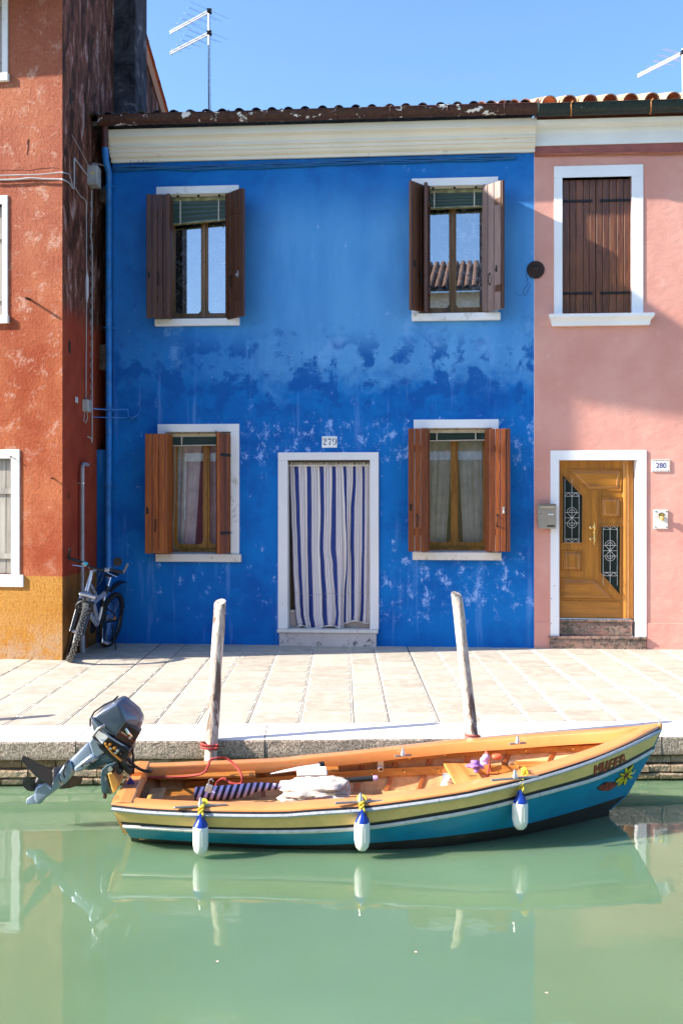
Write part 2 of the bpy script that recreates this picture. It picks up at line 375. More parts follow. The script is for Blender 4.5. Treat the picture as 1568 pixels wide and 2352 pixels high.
def mat_gutter(name, base, chip, amt=.66):
    t = NT(name); x, y, z = t.xyz(); n = t.noise(10, 6, .65, t.mp((.8, 1, 1)), .3); n2 = t.noise(30, 5, .7)
    c = t.mix(t.ss(n2, .35, .65), base, tuple(q*.45 for q in base))
    c = t.mix(t.ss(n, amt, amt+.02), c, chip)
    return t.done(c, .55, t.bump(n2, .4, .004), 0, .4)
def mat_water():
    t = NT('canal_water'); n = t.noise(1.6, 3, .5, t.mp((.6, 1, 1))); n2 = t.noise(9, 3, .5, t.mp((.55, 1, 1)))
    c = t.mix(t.ss(t.noise(.5, 3, .5), .3, .7), (.118, .194, .106), (.146, .230, .128))
    h = t.ma('ADD', t.ma('MULTIPLY', n, 1.0), t.ma('MULTIPLY', n2, .16))
    t.b.inputs['Subsurface Weight'].default_value = .8; t.b.inputs['Subsurface Radius'].default_value = (.35, .5, .3); t.b.inputs['Subsurface Scale'].default_value = 1.0
    return t.done(c, .02, t.bump(h, .10, .03), 0, .5, IOR=1.62)
def mat_glass(name='window_glass', tint=(.9, .93, .95), k=.30):
    m = bpy.data.materials.new(name); m.use_nodes = True; t = m.node_tree; t.nodes.clear()
    o = t.nodes.new('ShaderNodeOutputMaterial'); mx = t.nodes.new('ShaderNodeMixShader'); tr = t.nodes.new('ShaderNodeBsdfTransparent'); gl = t.nodes.new('ShaderNodeBsdfGlossy')
    lw = t.nodes.new('ShaderNodeLayerWeight'); lw.inputs[0].default_value = .35; mr = t.nodes.new('ShaderNodeMapRange')
    mr.inputs[3].default_value = k; mr.inputs[4].default_value = 1.0
    t.links.new(lw.outputs['Fresnel'], mr.inputs[0]); mr.inputs[1].default_value = .05
    gl.inputs['Roughness'].default_value = .01; gl.inputs['Color'].default_value = rgb((.95, .97, 1)); tr.inputs['Color'].default_value = rgb(tint)
    t.links.new(mr.outputs[0], mx.inputs[0]); t.links.new(tr.outputs[0], mx.inputs[1]); t.links.new(gl.outputs[0], mx.inputs[2]); t.links.new(mx.outputs[0], o.inputs[0])
    return m
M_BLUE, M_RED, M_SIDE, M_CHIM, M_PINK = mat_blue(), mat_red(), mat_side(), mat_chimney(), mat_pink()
M_WHITE = mat_white(); M_TRIM = mat_white('worn_white_stone', (.84, .82, .80), (.44, .40, .35), (.56, .68), 5)
M_SILL = mat_white('sill_stone', (.72, .66, .58), (.45, .33, .23), (.54, .66), 9)
M_CORN = mat_white('cornice_cream', (.84, .76, .63), (.55, .46, .34), (.62, .76), 6)
M_FRESH = mat_white('fresh_white_paint', (.87, .87, .87), (.66, .63, .60), (.72, .85), 4)
M_STEP, M_GRAN, M_SLAB, M_GROUT, M_COPE, M_QB = mat_marble_step(), mat_granite(), mat_slab(), mat_grout(), mat_coping(), mat_quay_brick()
M_TILE_O = mat_tile('old_roof_tile', (.11, .07, .05), (.20, .15, .11), (.03, .026, .024), .42)
M_TILE_N = mat_tile('terracotta_tile', (.56, .27, .15), (.66, .38, .24), (.20, .11, .07), .58)
M_GUT_B = mat_gutter('brown_gutter', (.085, .032, .022), (.80, .78, .78), .60); M_GUT_G = mat_gutter('green_gutter', (.018, .035, .032), (.30, .42, .38), .70)
M_WATER = mat_water(); M_GLASS = mat_glass(k=.20); M_GLASS_UP = mat_glass('upper_window_glass', k=.42); M_GLASS_D = mat_glass('door_glass', (.35, .42, .42), .10)
M_WIN = wood('window_wood', (.28, .11, .010), (.52, .25, .035), 'Z', .45, 16, var=.2)
M_WIN_UP = wood('upper_window_wood', (.20, .09, .025), (.36, .18, .06), 'Z', .4, 16, var=.2)
M_SH_O = wood('orange_varnished_wood', (.25, .048, .003), (.46, .125, .008), 'Z', .5, 14, var=.6)
M_SH_R = wood('reddish_varnished_wood', (.15, .030, .004), (.36, .090, .010), 'Z', .5, 14, var=.6)
M_SH_D = wood('dark_varnished_wood', (.065, .020, .008), (.15, .052, .018), 'Z', .5, 14, var=.5)
M_SH_P = wood('weathered_brown_wood', (.10, .030, .012), (.30, .105, .036), 'Z', .45, 14, worn=(.36, .20, .13), var=.5, coat=.25, wornamt=(.68, .8))
M_DOOR = wood('honey_oak', (.36, .13, .010), (.50, .20, .020), 'Z', .4, 20, var=.15, coat=.25)
M_DOORX = wood('honey_oak_rail', (.36, .13, .010), (.50, .20, .020), 'X', .4, 20, var=.15, coat=.25)
M_GREY = wood('grey_weathered_boards', (.30, .28, .24), (.46, .43, .37), 'Z', .8, 10, worn=(.30, .15, .06), var=.2)
M_IRON = simple('black_iron', (.012, .012, .013), .5, .3); M_RUST = simple('rusty_iron', (.035, .018, .014), .75, .2, .4)
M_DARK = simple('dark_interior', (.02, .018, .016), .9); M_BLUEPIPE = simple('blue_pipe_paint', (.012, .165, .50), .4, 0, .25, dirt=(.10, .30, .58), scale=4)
M_BROWNPIPE = simple('brown_pipe', (.09, .032, .026), .5); M_CABLE = simple('grey_cable', (.42, .40, .39), .6); M_BLUECABLE = simple('blue_painted_cable', (.004, .12, .33), .5)
M_PINKCABLE = simple('pink_painted_cable', (.42, .14, .08), .6); M_PLASTIC = simple('grey_plastic_box', (.36, .36, .34), .5, dirt=(.14, .13, .12))
M_STEEL = simple('galvanised_steel', (.62, .62, .62), .38, .85); M_CHROME = simple('chrome', (.8, .8, .8), .12, 1.0); M_BRASS = simple('polished_brass', (.78, .52, .18), .2, 1.0)
M_PVC = simple('grey_pvc', (.30, .30, .32), .45); M_BLACK = simple('black_rubber', (.012, .012, .012), .6); M_BLIND = simple('dark_green_blind', (.045, .085, .075), .45)
M_BLINDRAIL = simple('mossy_rail', (.30, .29, .16), .7, 0, .4, scale=14); M_CREAM = simple('cream_box', (.58, .50, .38), .6); M_GREENPC = simple('cloth_tape', (.55, .52, .42), .8)
# ================================================================== SETTING
WZ = -.33                                             # water level
def quay_y(x): return 7.39+.032*x
mb = MB(); q_ = [(-400, quay_y(-400)+.05), (400, quay_y(400)+.05), (400, -2.45), (-400, -2.45)]; mb.add([(a, b, WZ) for a, b in q_]+[(a, b, -2.9) for a, b in q_], [(0, 3, 2, 1), (4, 5, 6, 7), (0, 1, 5, 4), (1, 2, 6, 5), (2, 3, 7, 6), (3, 0, 4, 7)])
water = struct(mb.build('water', M_WATER))
mb = MB()
mb.add([(-500, 7.60, -.035), (500, 7.60, -.035), (500, 700, -.035), (-500, 700, -.035)], [(0, 1, 2, 3)])
mb.add([(-500, -700, -.035), (500, -700, -.035), (500, -2.2, -.035), (-500, -2.2, -.035)], [(0, 1, 2, 3)])
M_EARTH = simple('dark_joint_earth', (.10, .075, .055), .95, 0, .4)
struct(mb.build('ground', M_EARTH))
mb = MB(); mb.add([(-500, quay_y(-500), -3), (500, quay_y(500), -3), (500, -2.6, -3), (-500, -2.6, -3)], [(0, 1, 2, 3)])
struct(mb.build('canal_bed', simple('canal_mud', (.05, .05, .03), .9)))

# ---- pavement: mortar strips with open joints, stone slabs bedded in them
rg = random.Random(3)
cols = [-.742, -.33, .098, .385, .783, 1.11]
x = -.742
left = []
for wd in (.40, .33, .42, .31, .44, .36, .41, .34, .43, .38, .40):
    x -= wd; left.append(x)
right = []; x = 1.11
for wd in (.40, .31, .42, .36, .43, .30, .41, .38, .42, .35, .42): x += wd; right.append(x)
cols = left[::-1]+cols+right
CURB = .515                                        # curb width
mb = MB(); gap = .009
def back_y(x): return (12.02-.075*x) if x > -2.99 else 10.96-.15*(x+3.06)+.05
for i in range(len(cols)-1):
    a, b = cols[i], cols[i+1]; j = (rg.random()-.5)*.01
    g2 = gap*rg.choice((.5, 1, 1.2)) if a < 1.0 else .0012
    ya, yb = quay_y(a)+CURB+.004, quay_y(b)+CURB+.004
    mb.add([(a+g2/2, ya, -.004), (b-g2/2, yb, -.004), (b-g2/2+j, 12.6, -.004), (a+g2/2+j, 12.6, -.004)], [(0, 1, 2, 3)])
mb.add([(-60, quay_y(-60)+CURB, -.006), (cols[0], quay_y(cols[0])+CURB, -.006), (cols[0], 14, -.006), (-60, 22, -.006)], [(0, 1, 2, 3)])
mb.add([(cols[-1], quay_y(cols[-1])+CURB, -.006), (60, quay_y(60)+CURB, -.006), (60, 14, -.006), (cols[-1], 14, -.006)], [(0, 1, 2, 3)])
pavement = struct(mb.build('pavement', M_GROUT)); WM[pavement] = Matrix.Identity(4)
def slab(x0, x1, y0, y1, ej):
    w_, d_ = x1-x0, y1-y0; r = min(.03, w_*.1); pts = []
    for (sx, sy) in ((-1, -1), (1, -1), (1, 1), (-1, 1)):
        cx, cy = sx*(w_/2-r), sy*(d_/2-r)
        for k in (0, 1):
            a0 = math.atan2(sy, sx)+(-.785+1.57*k) ; pts.append((cx+r*math.cos(a0)+(rg.random()-.5)*ej, cy+r*math.sin(a0)+(rg.random()-.5)*ej))
    m = MB(); n = len(pts)
    m.add([(p[0], p[1], -.012) for p in pts]+[(p[0]*.99, p[1]*.984, -.0014) for p in pts], [(i, (i+1) % n, (i+1) % n+n, i+n) for i in range(n)]+[tuple(range(n, 2*n))])
    z = (rg.random()-.5)*.0008+.0004
    M = Matrix.Translation(((x0+x1)/2, (y0+y1)/2, z))@Matrix.Rotation((rg.random()-.5)*.003, 4, 'X')
    o = m.build('paving_slab', M_SLAB); o.parent = pavement; o.matrix_basis = M; return o
for i in range(len(cols)-1):
    a, b = cols[i], cols[i+1]
    if b < -4.6 or a > 4.9: continue
    y = quay_y((a+b)/2)+CURB+.012; tight = a > 1.6
    end = back_y((a+b)/2)-.0
    while y < end-.04:
        d = rg.uniform(.26, .46); y1 = min(y+d, end)
        if end-y1 < .15: y1 = end
        vis = abs((a+b)/2) < y*.345+.5
        m_ = .016 if not tight else .026
        if vis: slab(a+m_, b-m_, y+.008, y1-.008, .008)
        y = y1
# ---- quay: coping stones and the coursed wall under them
qw = thing('quay_wall', 'low canal wall of pale hammered coping stones over mossy brick courses behind the boat', 'quay wall', (0, 7.4, WZ))
F_Q = Matrix.Translation((0, 7.39, 0)) @ Matrix.Rotation(math.atan(.032), 4, 'Z')
mb = MB(); mb.box(-60, 60, .09, .7, -3, -.02); mb.build('wall_core', simple('dark_core', (.05, .045, .035), .9), qw, F_Q)
stones = [-14, -5.2, -3.55, -1.955, -.57, .87, 2.4, 3.9, 5.4, 14]
for i in range(len(stones)-1):
    a, b = stones[i]+.003, stones[i+1]-.003; m = MB(); k = max(2, int((b-a)/.12)); r0, r1 = [], []
    prof = [(.0, -.138), (.0, -.08), (.001, -.018), (.006, -.005), (.018, 0), (CURB-.002, 0), (CURB-.002, -.138)]
    rings = []
    for q in range(k+1):
        xx = a+(b-a)*q/k; e = noise.noise(Vector((xx*2.3, i*3.1, 0)))*.006; z_ = noise.noise(Vector((xx*1.7, i, 5)))*.004
        rings.append([(xx, p[0]+(e if j < 5 else 0)+noise.noise(Vector((xx*6, p[1]*20, i)))*.004*(j < 4), p[1]+(z_ if p[1] < -.1 else 0)) for j, p in enumerate(prof)])
    m.loft(rings, True); m.build('coping_stone', M_COPE, qw, F_Q, loc=((a+b)/2, 0, 0))
rows_ = [(-.207, -.148), (-.268, -.216), (-.322, -.276), (-.40, -.330)]
M_PTG = simple('mossy_mortar', (.16, .12, .06), .9, 0, .5, 40, .006)
mb = MB(); mb.box(-60, 60, .052, .1, -1, -.14); mb.build('mortar_bed', M_PTG, qw, F_Q)
for r_, (z0, z1) in enumerate(rows_):
    x = -4.0+.1*r_
    while x < 4.0:
        L_ = rg.uniform(.17, .34); pr = rg.uniform(-.014, .006) if r_ else rg.uniform(.03, .045)
        m = MB(); n_ = 4; rings = []
        for q in range(n_+1):
            xx = x+.004+(L_-.008)*q/n_; e = lambda s: noise.noise(Vector((xx*9, r_*7+s, s)))*.009
            rings.append([(xx, pr+.01+e(0), z0+e(1)), (xx, pr+e(2), z0+.008), (xx, pr+e(3), z1-.008), (xx, pr+.01, z1+e(4)), (xx, .1, z1), (xx, .1, z0)])
        m.loft(rings, True); m.build('brick', M_QB, qw, F_Q, loc=(x+L_/2, .03, (z0+z1)/2)); x += L_
# far side quay under the camera
mb = MB(); mb.box(-60, 60, -3.2, -2.4, -3, 0); mb.build('opposite_quay_wall', M_COPE)
tag(bpy.data.objects['opposite_quay_wall'], 'stone quay on the near side of the canal behind the viewpoint', 'quay wall')

# ================================================================== FACADE HELPERS
def surround(root, F, outer, inner, mat, pr=.025, bottom=False, name='window_surround', sides='LTR', zb=None):
    (x0, x1, z0, z1), (a, b, c, d) = outer, inner
    m = MB()
    if 'T' in sides: m.box(x0, x1, -pr, .06, d, z1)
    if 'L' in sides: m.box(x0, a, -pr, .06, z0, d-.0005)
    if 'R' in sides: m.box(b, x1, -pr, .06, z0, d-.0005)
    # reveals
    m.add([(a, -pr, c), (b, -pr, c), (b, -pr, d), (a, -pr, d), (a+.004, .21, c), (b-.004, .21, c), (b-.004, .21, d-.004), (a+.004, .21, d-.004)], [(0, 3, 7, 4), (1, 5, 6, 2), (3, 2, 6, 7)])
    return m.build(name, mat, root, F, bev=.004)
def planked(root, F, p0, p1, z0, z1, n, mat, th=.032, edge=None, label=None, name='shutter', straps=None):
    """a shutter leaf whose boards run from p0 to p1 (x,y in the wall frame); boards, battens at the back"""
    p0, p1 = Vector(p0), Vector(p1); d = p1-p0; L = d.length; ang = math.atan2(d.y, d.x)
    T = F.M @ Matrix.Translation((p0.x, p0.y, 0)) @ Matrix.Rotation(ang, 4, 'Z')
    # local: x along the leaf, y = towards its back
    m = MB()
    for zz in (z0+.16*(z1-z0), z1-.16*(z1-z0)): m.box(.02, L-.02, th*.9, th*.9+.022, zz-.04, zz+.04)
    m.box(0, .02, th*.3, th*.9+.012, z0+.004, z1-.004); m.box(L-.02, L, th*.3, th*.9+.012, z0+.004, z1-.004)
    sh = m.build(name, mat, root, T, bev=.003)
    if label: sh['label'] = label
    wv = [rg.uniform(.9, 1.15) for _ in range(n)]; s = sum(wv); x = 0
    for k in range(n):
        wd = wv[k]/s*L; q = MB(); q.box(x+.0022, x+wd-.0022, 0, th*.88, z0+rg.uniform(0, .003), z1)
        q.build('plank', mat, sh, T, bev=.0045, loc=(x+wd/2, 0, z0)); x += wd
    return sh, T, L
def pull_handle(sh, T, x, z, s=1.0):
    m = MB(); m.tube([(x, -.002, z+.065*s), (x+.003, -.028, z+.055*s), (x+.010*s, -.036, z+.02*s), (x+.006*s, -.034, z-.03*s), (x, -.02, z-.055*s), (x, -.002, z-.07*s)], [.005, .006, .007, .007, .006, .006], 6)
    m.box(x-.008, x+.008, -.006, 0, z+.055*s, z+.085*s); m.box(x-.008, x+.008, -.006, 0, z-.085*s, z-.058*s)
    return m.build('handle', M_IRON, sh, T, smooth=True)
def escutcheon(sh, T, x, z, steel=False):
    m = MB(); m.lathe([(.001, -.006), (.012, -.006), (.014, 0)], (x, 0, z), (0, 1, 0), 10); m.box(x-.012, x+.012, -.006, 0, z-.04, z+.04)
    m.tube([(x, -.006, z), (x, -.02, z), (x, -.022, z-.03)], .005, 6)
    return m.build('latch', M_STEEL if steel else M_IRON, sh, T, bev=.003)
def lace_mat():
    t = NT('lace'); V = t.mp((1, 1, 1)); a = t.noise(14, 3, .5, V, 1.5); v = t.vor(10, V)
    f = t.ss(t.ma('ADD', a, t.ma('MULTIPLY', v, -.4)), .28, .46)
    t.done((.88, .90, .92), .9, None, 0, .1)
    t.l(t.ma('ADD', t.ma('MULTIPLY', f, .5), .15), t.b.inputs['Alpha']); return t.m
M_LACE = lace_mat()
M_NET = simple('net_curtain', (.66, .62, .56), .95); M_LINEN = simple('linen_curtain', (.80, .77, .74), .95)
def curtain_sheet(x0, x1, y, z0, z1, waves, amp, taper=0.0):
    m = MB(); n = waves*8; k = 8; vs = []
    for j in range(k+1):
        s = j/k
        for i in range(n+1):
            t = i/n; xx = x0+(x1-x0)*(t*(1-taper*(1-s)*.6)); vs.append((xx, y+amp*math.sin(t*waves*6.283+.6*math.sin(s*3+t*5))+amp*.4*math.sin(t*17+s), z0+(z1-z0)*s))
    fs = [(j*(n+1)+i, j*(n+1)+i+1, (j+1)*(n+1)+i+1, (j+1)*(n+1)+i) for j in range(k) for i in range(n)]
    return m.add(vs, fs)
def casement(root, F, a, b, c, d, zb, uc0, uc1, wmat, gmat, upper, tilt):
    """window set back .21 m in the opening a..b, c..d; zb = underside of the blind"""
    y = .205; m = MB(); fr = .045
    m.box(a, a+fr, y, y+.06, c, d); m.box(b-fr, b, y, y+.06, c, d); m.box(a+fr, b-fr, y, y+.06, d-fr, d); m.box(a+fr, b-fr, y, y+.06, c, c+.05)
    win = m.build('window', wmat, root, F, bev=.004)
    mid = (uc0+uc1)/2; hw = (uc1-uc0)/2; s = .042
    for sx, (l, r) in ((-1, (a+fr, mid-.001)), (1, (mid+.001, b-fr))):
        q = MB(); yy = y+.008
        q.box(l, l+s, yy, yy+.045, c+.052, d-fr); q.box(r-s, r, yy, yy+.045, c+.052, d-fr)
        q.box(l+s, r-s, yy, yy+.045, c+.052, c+.11); q.box(l+s, r-s, yy, yy+.045, d-fr-s, d-fr)
        for cx, dx in ((l+s, 1), (r-s, -1)):     # little curved brackets in the lower corners
            q.prism([(cx, c+.11), (cx+dx*.038, c+.11), (cx+dx*.028, c+.116), (cx+dx*.02, c+.12), (cx+dx*.012, c+.132), (cx+dx*.006, c+.143), (cx, c+.15)], yy+.006, yy+.03)
        q.build('sash', wmat, win, F, bev=.004)
        g = MB(); g.add([(l+s, yy+.022, c+.11), (r-s, yy+.022, c+.11), (r-s, yy+.022, d-fr-s), (l+s, yy+.022, d-fr-s)], [(0, 1, 2, 3)])
        g.build('pane', gmat, win, F)
    q = MB(); q.box(mid-.017, mid+.017, y-.010, y+.012, c+.05, d-fr); q.lathe([(.004, 0), (.011, -.012), (.009, -.02), (.002, -.024)], (mid, y-.01, (c+d)/2-.02), (0, 1, 0), 8)
    q.build('mullion', wmat, win, F, bev=.004)
    # rolled blind hung from three hooks
    q = MB(); zt = d-.012; hgt = zt-zb; n = 9
    for i in range(n):
        z0 = zt-.04-(hgt-.04)*(i+1)/n; z1 = zt-.04-(hgt-.04)*i/n-.0025; dz = tilt
        w0 = a+.012; w1 = b-.012
        q.add([(w0, .10+.012*(i % 2), z0-dz*(i+1)/n), (w1, .10+.012*(i % 2), z0+dz*(i+1)/n*.3), (w1, .10, z1+dz*i/n*.3), (w0, .10, z1-dz*i/n),
               (w0, .15, z0-dz*(i+1)/n), (w1, .15, z0+dz*(i+1)/n*.3), (w1, .15, z1+dz*i/n*.3), (w0, .15, z1-dz*i/n)], [(0, 1, 2, 3), (4, 7, 6, 5), (0, 4, 5, 1), (3, 2, 6, 7), (0, 3, 7, 4), (1, 5, 6, 2)])
    q.build('blind', M_BLIND, win, F)
    q = MB(); q.box(a+.008, b-.008, .09, .16, zt-.04, zt); q.add([(a+.01, .092, zb-tilt-.012), (b-.01, .092, zb+tilt*.3-.012), (b-.01, .092, zb+tilt*.3), (a+.01, .092, zb-tilt), (a+.01, .158, zb-tilt-.012), (b-.01, .158, zb+tilt*.3-.012), (b-.01, .158, zb+tilt*.3), (a+.01, .158, zb-tilt)], [(0, 1, 2, 3), (4, 7, 6, 5), (0, 4, 5, 1), (3, 2, 6, 7), (0, 3, 7, 4), (1, 5, 6, 2)])
    q.build('blind_rail', M_BLINDRAIL if upper else M_CREAM, win, F)
    for fx in (.22, .78): q = MB(); q.box(a+(b-a)*fx-.008, a+(b-a)*fx+.008, .086, .092, zb-tilt*(1-fx)-.014, zt-.03); q.build('blind_tape', M_GREENPC, win, F)
    q = MB()
    for fx in (.2, .5, .8): q.lathe([(.003, 0), (.014, -.004), (.016, -.014), (.008, -.022), (.001, -.024)], (a+(b-a)*fx, .03, d-.002), (0, 0, 1), 10)
    q.build('hook', M_IRON if upper else M_BRASS, win, F, smooth=True)
    # dark room behind
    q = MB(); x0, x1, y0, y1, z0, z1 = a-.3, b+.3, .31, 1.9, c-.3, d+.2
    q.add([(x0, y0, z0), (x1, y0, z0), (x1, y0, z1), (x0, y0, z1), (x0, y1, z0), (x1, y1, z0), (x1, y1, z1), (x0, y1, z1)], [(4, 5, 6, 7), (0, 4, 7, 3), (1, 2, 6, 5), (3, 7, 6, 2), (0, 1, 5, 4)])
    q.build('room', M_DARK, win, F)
    return win
# ================================================================== BLUE HOUSE
blue = thing('blue_house', 'blue two-storey house with weathered plaster, white trims, brown shutters and a striped door curtain', 'house', (0, 0, 0), FB)
xb0, xb1 = FB.X(259), FB.X(1225.5); xlow = FB.X(217); zlow = FB.Z(230, 1033)
z_corn = .5*(FB.Z(260, 378)+FB.Z(1223, 348))
wins = dict(   # outer lintel rect, opening, shutters
 UL=dict(out=(360, 549, 733, 428), inn=(376, 534, 733, 446)),
 UR=dict(out=(945, 1143, 720, 409), inn=(961, 1126, 720, 427)),
 LL=dict(out=(363, 550, 1272, 974), inn=(381, 530.5, 1272, 992)),
 LR=dict(out=(949.5, 1144, 1268, 963.6), inn=(968, 1128, 1268, 983)))
def rect(F, t):
    return (F.X(t[0]), F.X(t[1]), F.Z((t[0]+t[1])/2, t[2]), F.Z((t[0]+t[1])/2, t[3]))
for k in wins: wins[k]['o'] = rect(FB, wins[k]['out']); wins[k]['i'] = rect(FB, wins[k]['inn'])
door_o = rect(FB, (639, 869.6, 1446, 1039)); door_i = rect(FB, (661, 849, 1446, 1057))
mb = MB()
wall_cells(mb, xb0, xb1, -.3, z_corn+.4, [wins[k]['i'] for k in wins]+[(door_i[0], door_i[1], -.3, door_i[3])], .24)
mb.add([(xlow, 0, -.3), (xb0, 0, -.3), (xb0, 0, zlow), (xlow, 0, zlow), (xlow, .5, -.3), (xlow, .5, zlow), (xb0, .5, zlow)], [(0, 1, 2, 3), (0, 3, 5, 4), (3, 2, 6, 5)])
mb.add([(xb0, 0, zlow), (xb0, 0, z_corn+.4), (xb0, 1.2, z_corn+.4), (xb0, 1.2, zlow)], [(0, 1, 2, 3)])
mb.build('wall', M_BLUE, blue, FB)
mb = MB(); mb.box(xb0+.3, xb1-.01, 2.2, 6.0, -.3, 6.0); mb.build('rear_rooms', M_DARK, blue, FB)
# recessed strip between the houses with its stone lintels
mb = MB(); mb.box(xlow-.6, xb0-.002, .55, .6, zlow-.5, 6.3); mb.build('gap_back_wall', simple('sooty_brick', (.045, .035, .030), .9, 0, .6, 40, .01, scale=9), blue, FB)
for (u0, v0, u1, v1) in ((216, 424, 259, 456), (216, 787, 259, 846), (216, 1600, 259, 1601)):
    if v0 > 1500: continue
    m = MB(); m.box(FB.X(u0)-.1, xb0-.003, .12, .5, FB.Z(240, v1), FB.Z(240, v0)); m.build('lintel_stone', simple('grubby_stone', (.13, .095, .075), .9, 0, .5, 30, .008), blue, FB, bev=.01)
# cornice
zg = FB.Z(740, 283, -.26)     # underside of the gutter
mb = MB(); prof = [(.05, z_corn), (-.035, z_corn), (-.035, z_corn+.042), (-.055, z_corn+.044), (-.075, z_corn+.060), (-.088, z_corn+.085), (-.088, z_corn+.092), (-.105, z_corn+.094), (-.108, z_corn+.138), (-.132, z_corn+.140), (-.135, z_corn+.156), (-.122, z_corn+.160), (-.128, z_corn+.19), (-.150, z_corn+.225), (-.185, z_corn+.245), (-.20, z_corn+.25), (-.20, zg+.02), (.05, zg+.02)]
mb.extrude_x(prof, FB.X(257), FB.X(1227)); mb.build('cornice', M_CORN, blue, FB, bev=.004)
# gutter, half round and slightly bent, in brackets
def gutter(root, x0, x1, yc, zc, r, mat, brmat, brx, lip=.006):
    m = MB(); k = int((x1-x0)/.15); rings = []
    for i in range(k+1):
        x = x0+(x1-x0)*i/k; dz = noise.noise(Vector((x*.7, 3, 1)))*.008
        a = [(x, yc+math.cos(t)*r, zc+dz+math.sin(t)*r) for t in [math.pi+math.pi*q/10 for q in range(11)]]
        a = [(x, yc-r-.012, zc+dz+.004), (x, yc-r-.006, zc+dz+.012)]+a+[(x, yc+r-lip, zc+dz)]+[(x, yc+math.cos(t)*(r-lip), zc+dz+math.sin(t)*(r-lip)) for t in [2*math.pi-math.pi*q/10 for q in range(11)]]
        rings.append(a)
    m.loft(rings, False); g = m.build('gutter', mat, root, FB, smooth=True)
    for x in brx:
        q = MB(); q.tube([(x, yc+r*.7, zc+.02)]+[(x-.003*j, yc+math.cos(t)*(r+.006), zc+math.sin(t)*(r+.006)) for j, t in enumerate([2*math.pi-.5-(math.pi-.5)*p/8 for p in range(9)])]+[(x, yc-r-.012, zc+.022)], .009, 5, flat=.5)
        q.build('gutter_bracket', brmat, g, FB)
    return g
gy = -.285
gutter(blue, FB.X(230, gy), FB.X(1232, gy), gy, zg+.12, .088, M_GUT_B, M_GUT_B, [FB.X(u, gy) for u in (294, 410, 530, 650, 775, 900, 1030, 1160)])
mb = MB(); mb.box(FB.X(230, gy), FB.X(230, gy)+.004, gy-.088, gy+.088, zg+.04, zg+.12); mb.build('gutter_end', M_GUT_B, blue, FB)
# roof: sloping deck with barrel tiles in front rows
pink_or = None
def roof(root, x0, x1, y0, z0, slope, depth, mat_a, mats, pitch, rows, rfirst, lift=.0, rr=.062):
    m = MB(); m.add([(x0, y0, z0), (x1, y0, z0), (x1, y0+depth, z0+depth*slope), (x0, y0+depth, z0+depth*slope), (x0, y0, z0-.05), (x1, y0, z0-.05), (x1, y0+depth, z0+depth*slope-.05), (x0, y0+depth, z0+depth*slope-.05)],
                     [(0, 1, 2, 3), (4, 7, 6, 5), (0, 4, 5, 1), (0, 3, 7, 4), (1, 5, 6, 2), (2, 6, 7, 3)])
    rf = m.build('roof', mat_a, root, FB)
    def tile_mesh(up):
        q = MB(); n = 8; L = .42; rings = []
        for (yy, r) in ((0, rr*1.08), (L, rr*.88)):
            a = [(math.cos(math.pi*k/n)*r, yy, (math.sin(math.pi*k/n)*r if up else -math.sin(math.pi*k/n)*r*.75+rr*.7)) for k in range(n+1)]
            b = [(math.cos(math.pi*k/n)*(r-.012), yy, (math.sin(math.pi*k/n)*(r-.012) if up else -math.sin(math.pi*k/n)*(r-.012)*.75+rr*.7+.01)) for k in range(n, -1, -1)]
            rings.append(a+b)
        q.loft(rings, True); return q
    ang = math.atan(slope); src = {}
    cnt = int((x1-x0)/pitch)
    for r_ in range(rows):
        for i in range(cnt):
            for up in ((True, False) if root is pink_or and r_ < 2 else (True,)):
                mt = mats[rg.randrange(len(mats))]; key = (up, mt.name)
                if key not in src:
                    s_ = tile_mesh(up).build('roof_tile', mt); src[key] = s_.data; bpy.data.objects.remove(s_)
                o = bpy.data.objects.new('roof_tile', src[key]); C.objects.link(o); o.parent = rf
                xx = x0+pitch*(i+(.5 if up else 0))+rg.uniform(-.008, .008)
                yy = y0-.05+r_*.34+rg.uniform(-.015, .015)
                M = WM[rf].inverted() @ FB.M @ Matrix.Translation((xx, yy, z0+(yy-y0)*slope+.022*(1 if up else 0)+lift+.012)) @ Matrix.Rotation(ang+.04, 4, 'X') @ Matrix.Rotation(rg.uniform(-.04, .04), 4, 'Z')
                o.matrix_basis = M
    # the rest of the slope: the same tiles joined
    if depth > rows*.34+.5:
        q = MB(); tm = tile_mesh(True); r_ = rows
        while r_*.34 < depth-.1:
            for i in range(cnt):
                xx = x0+pitch*(i+.5); yy = y0-.05+r_*.34
                M = Matrix.Translation((xx, yy, z0+(yy-y0)*slope+.022+lift)) @ Matrix.Rotation(ang+.04, 4, 'X')
                q.add([M @ Vector(p) for p in tm.v], tm.f)
            r_ += 1
        stuff(q.build('far_roof_tiles', mats[0], rf, FB))
    return rf
roof(blue, xb0-.25, xb1+.0, -.24, zg+.108, .27, 5.2, M_TILE_O, [M_TILE_O], .197, 2, 0)
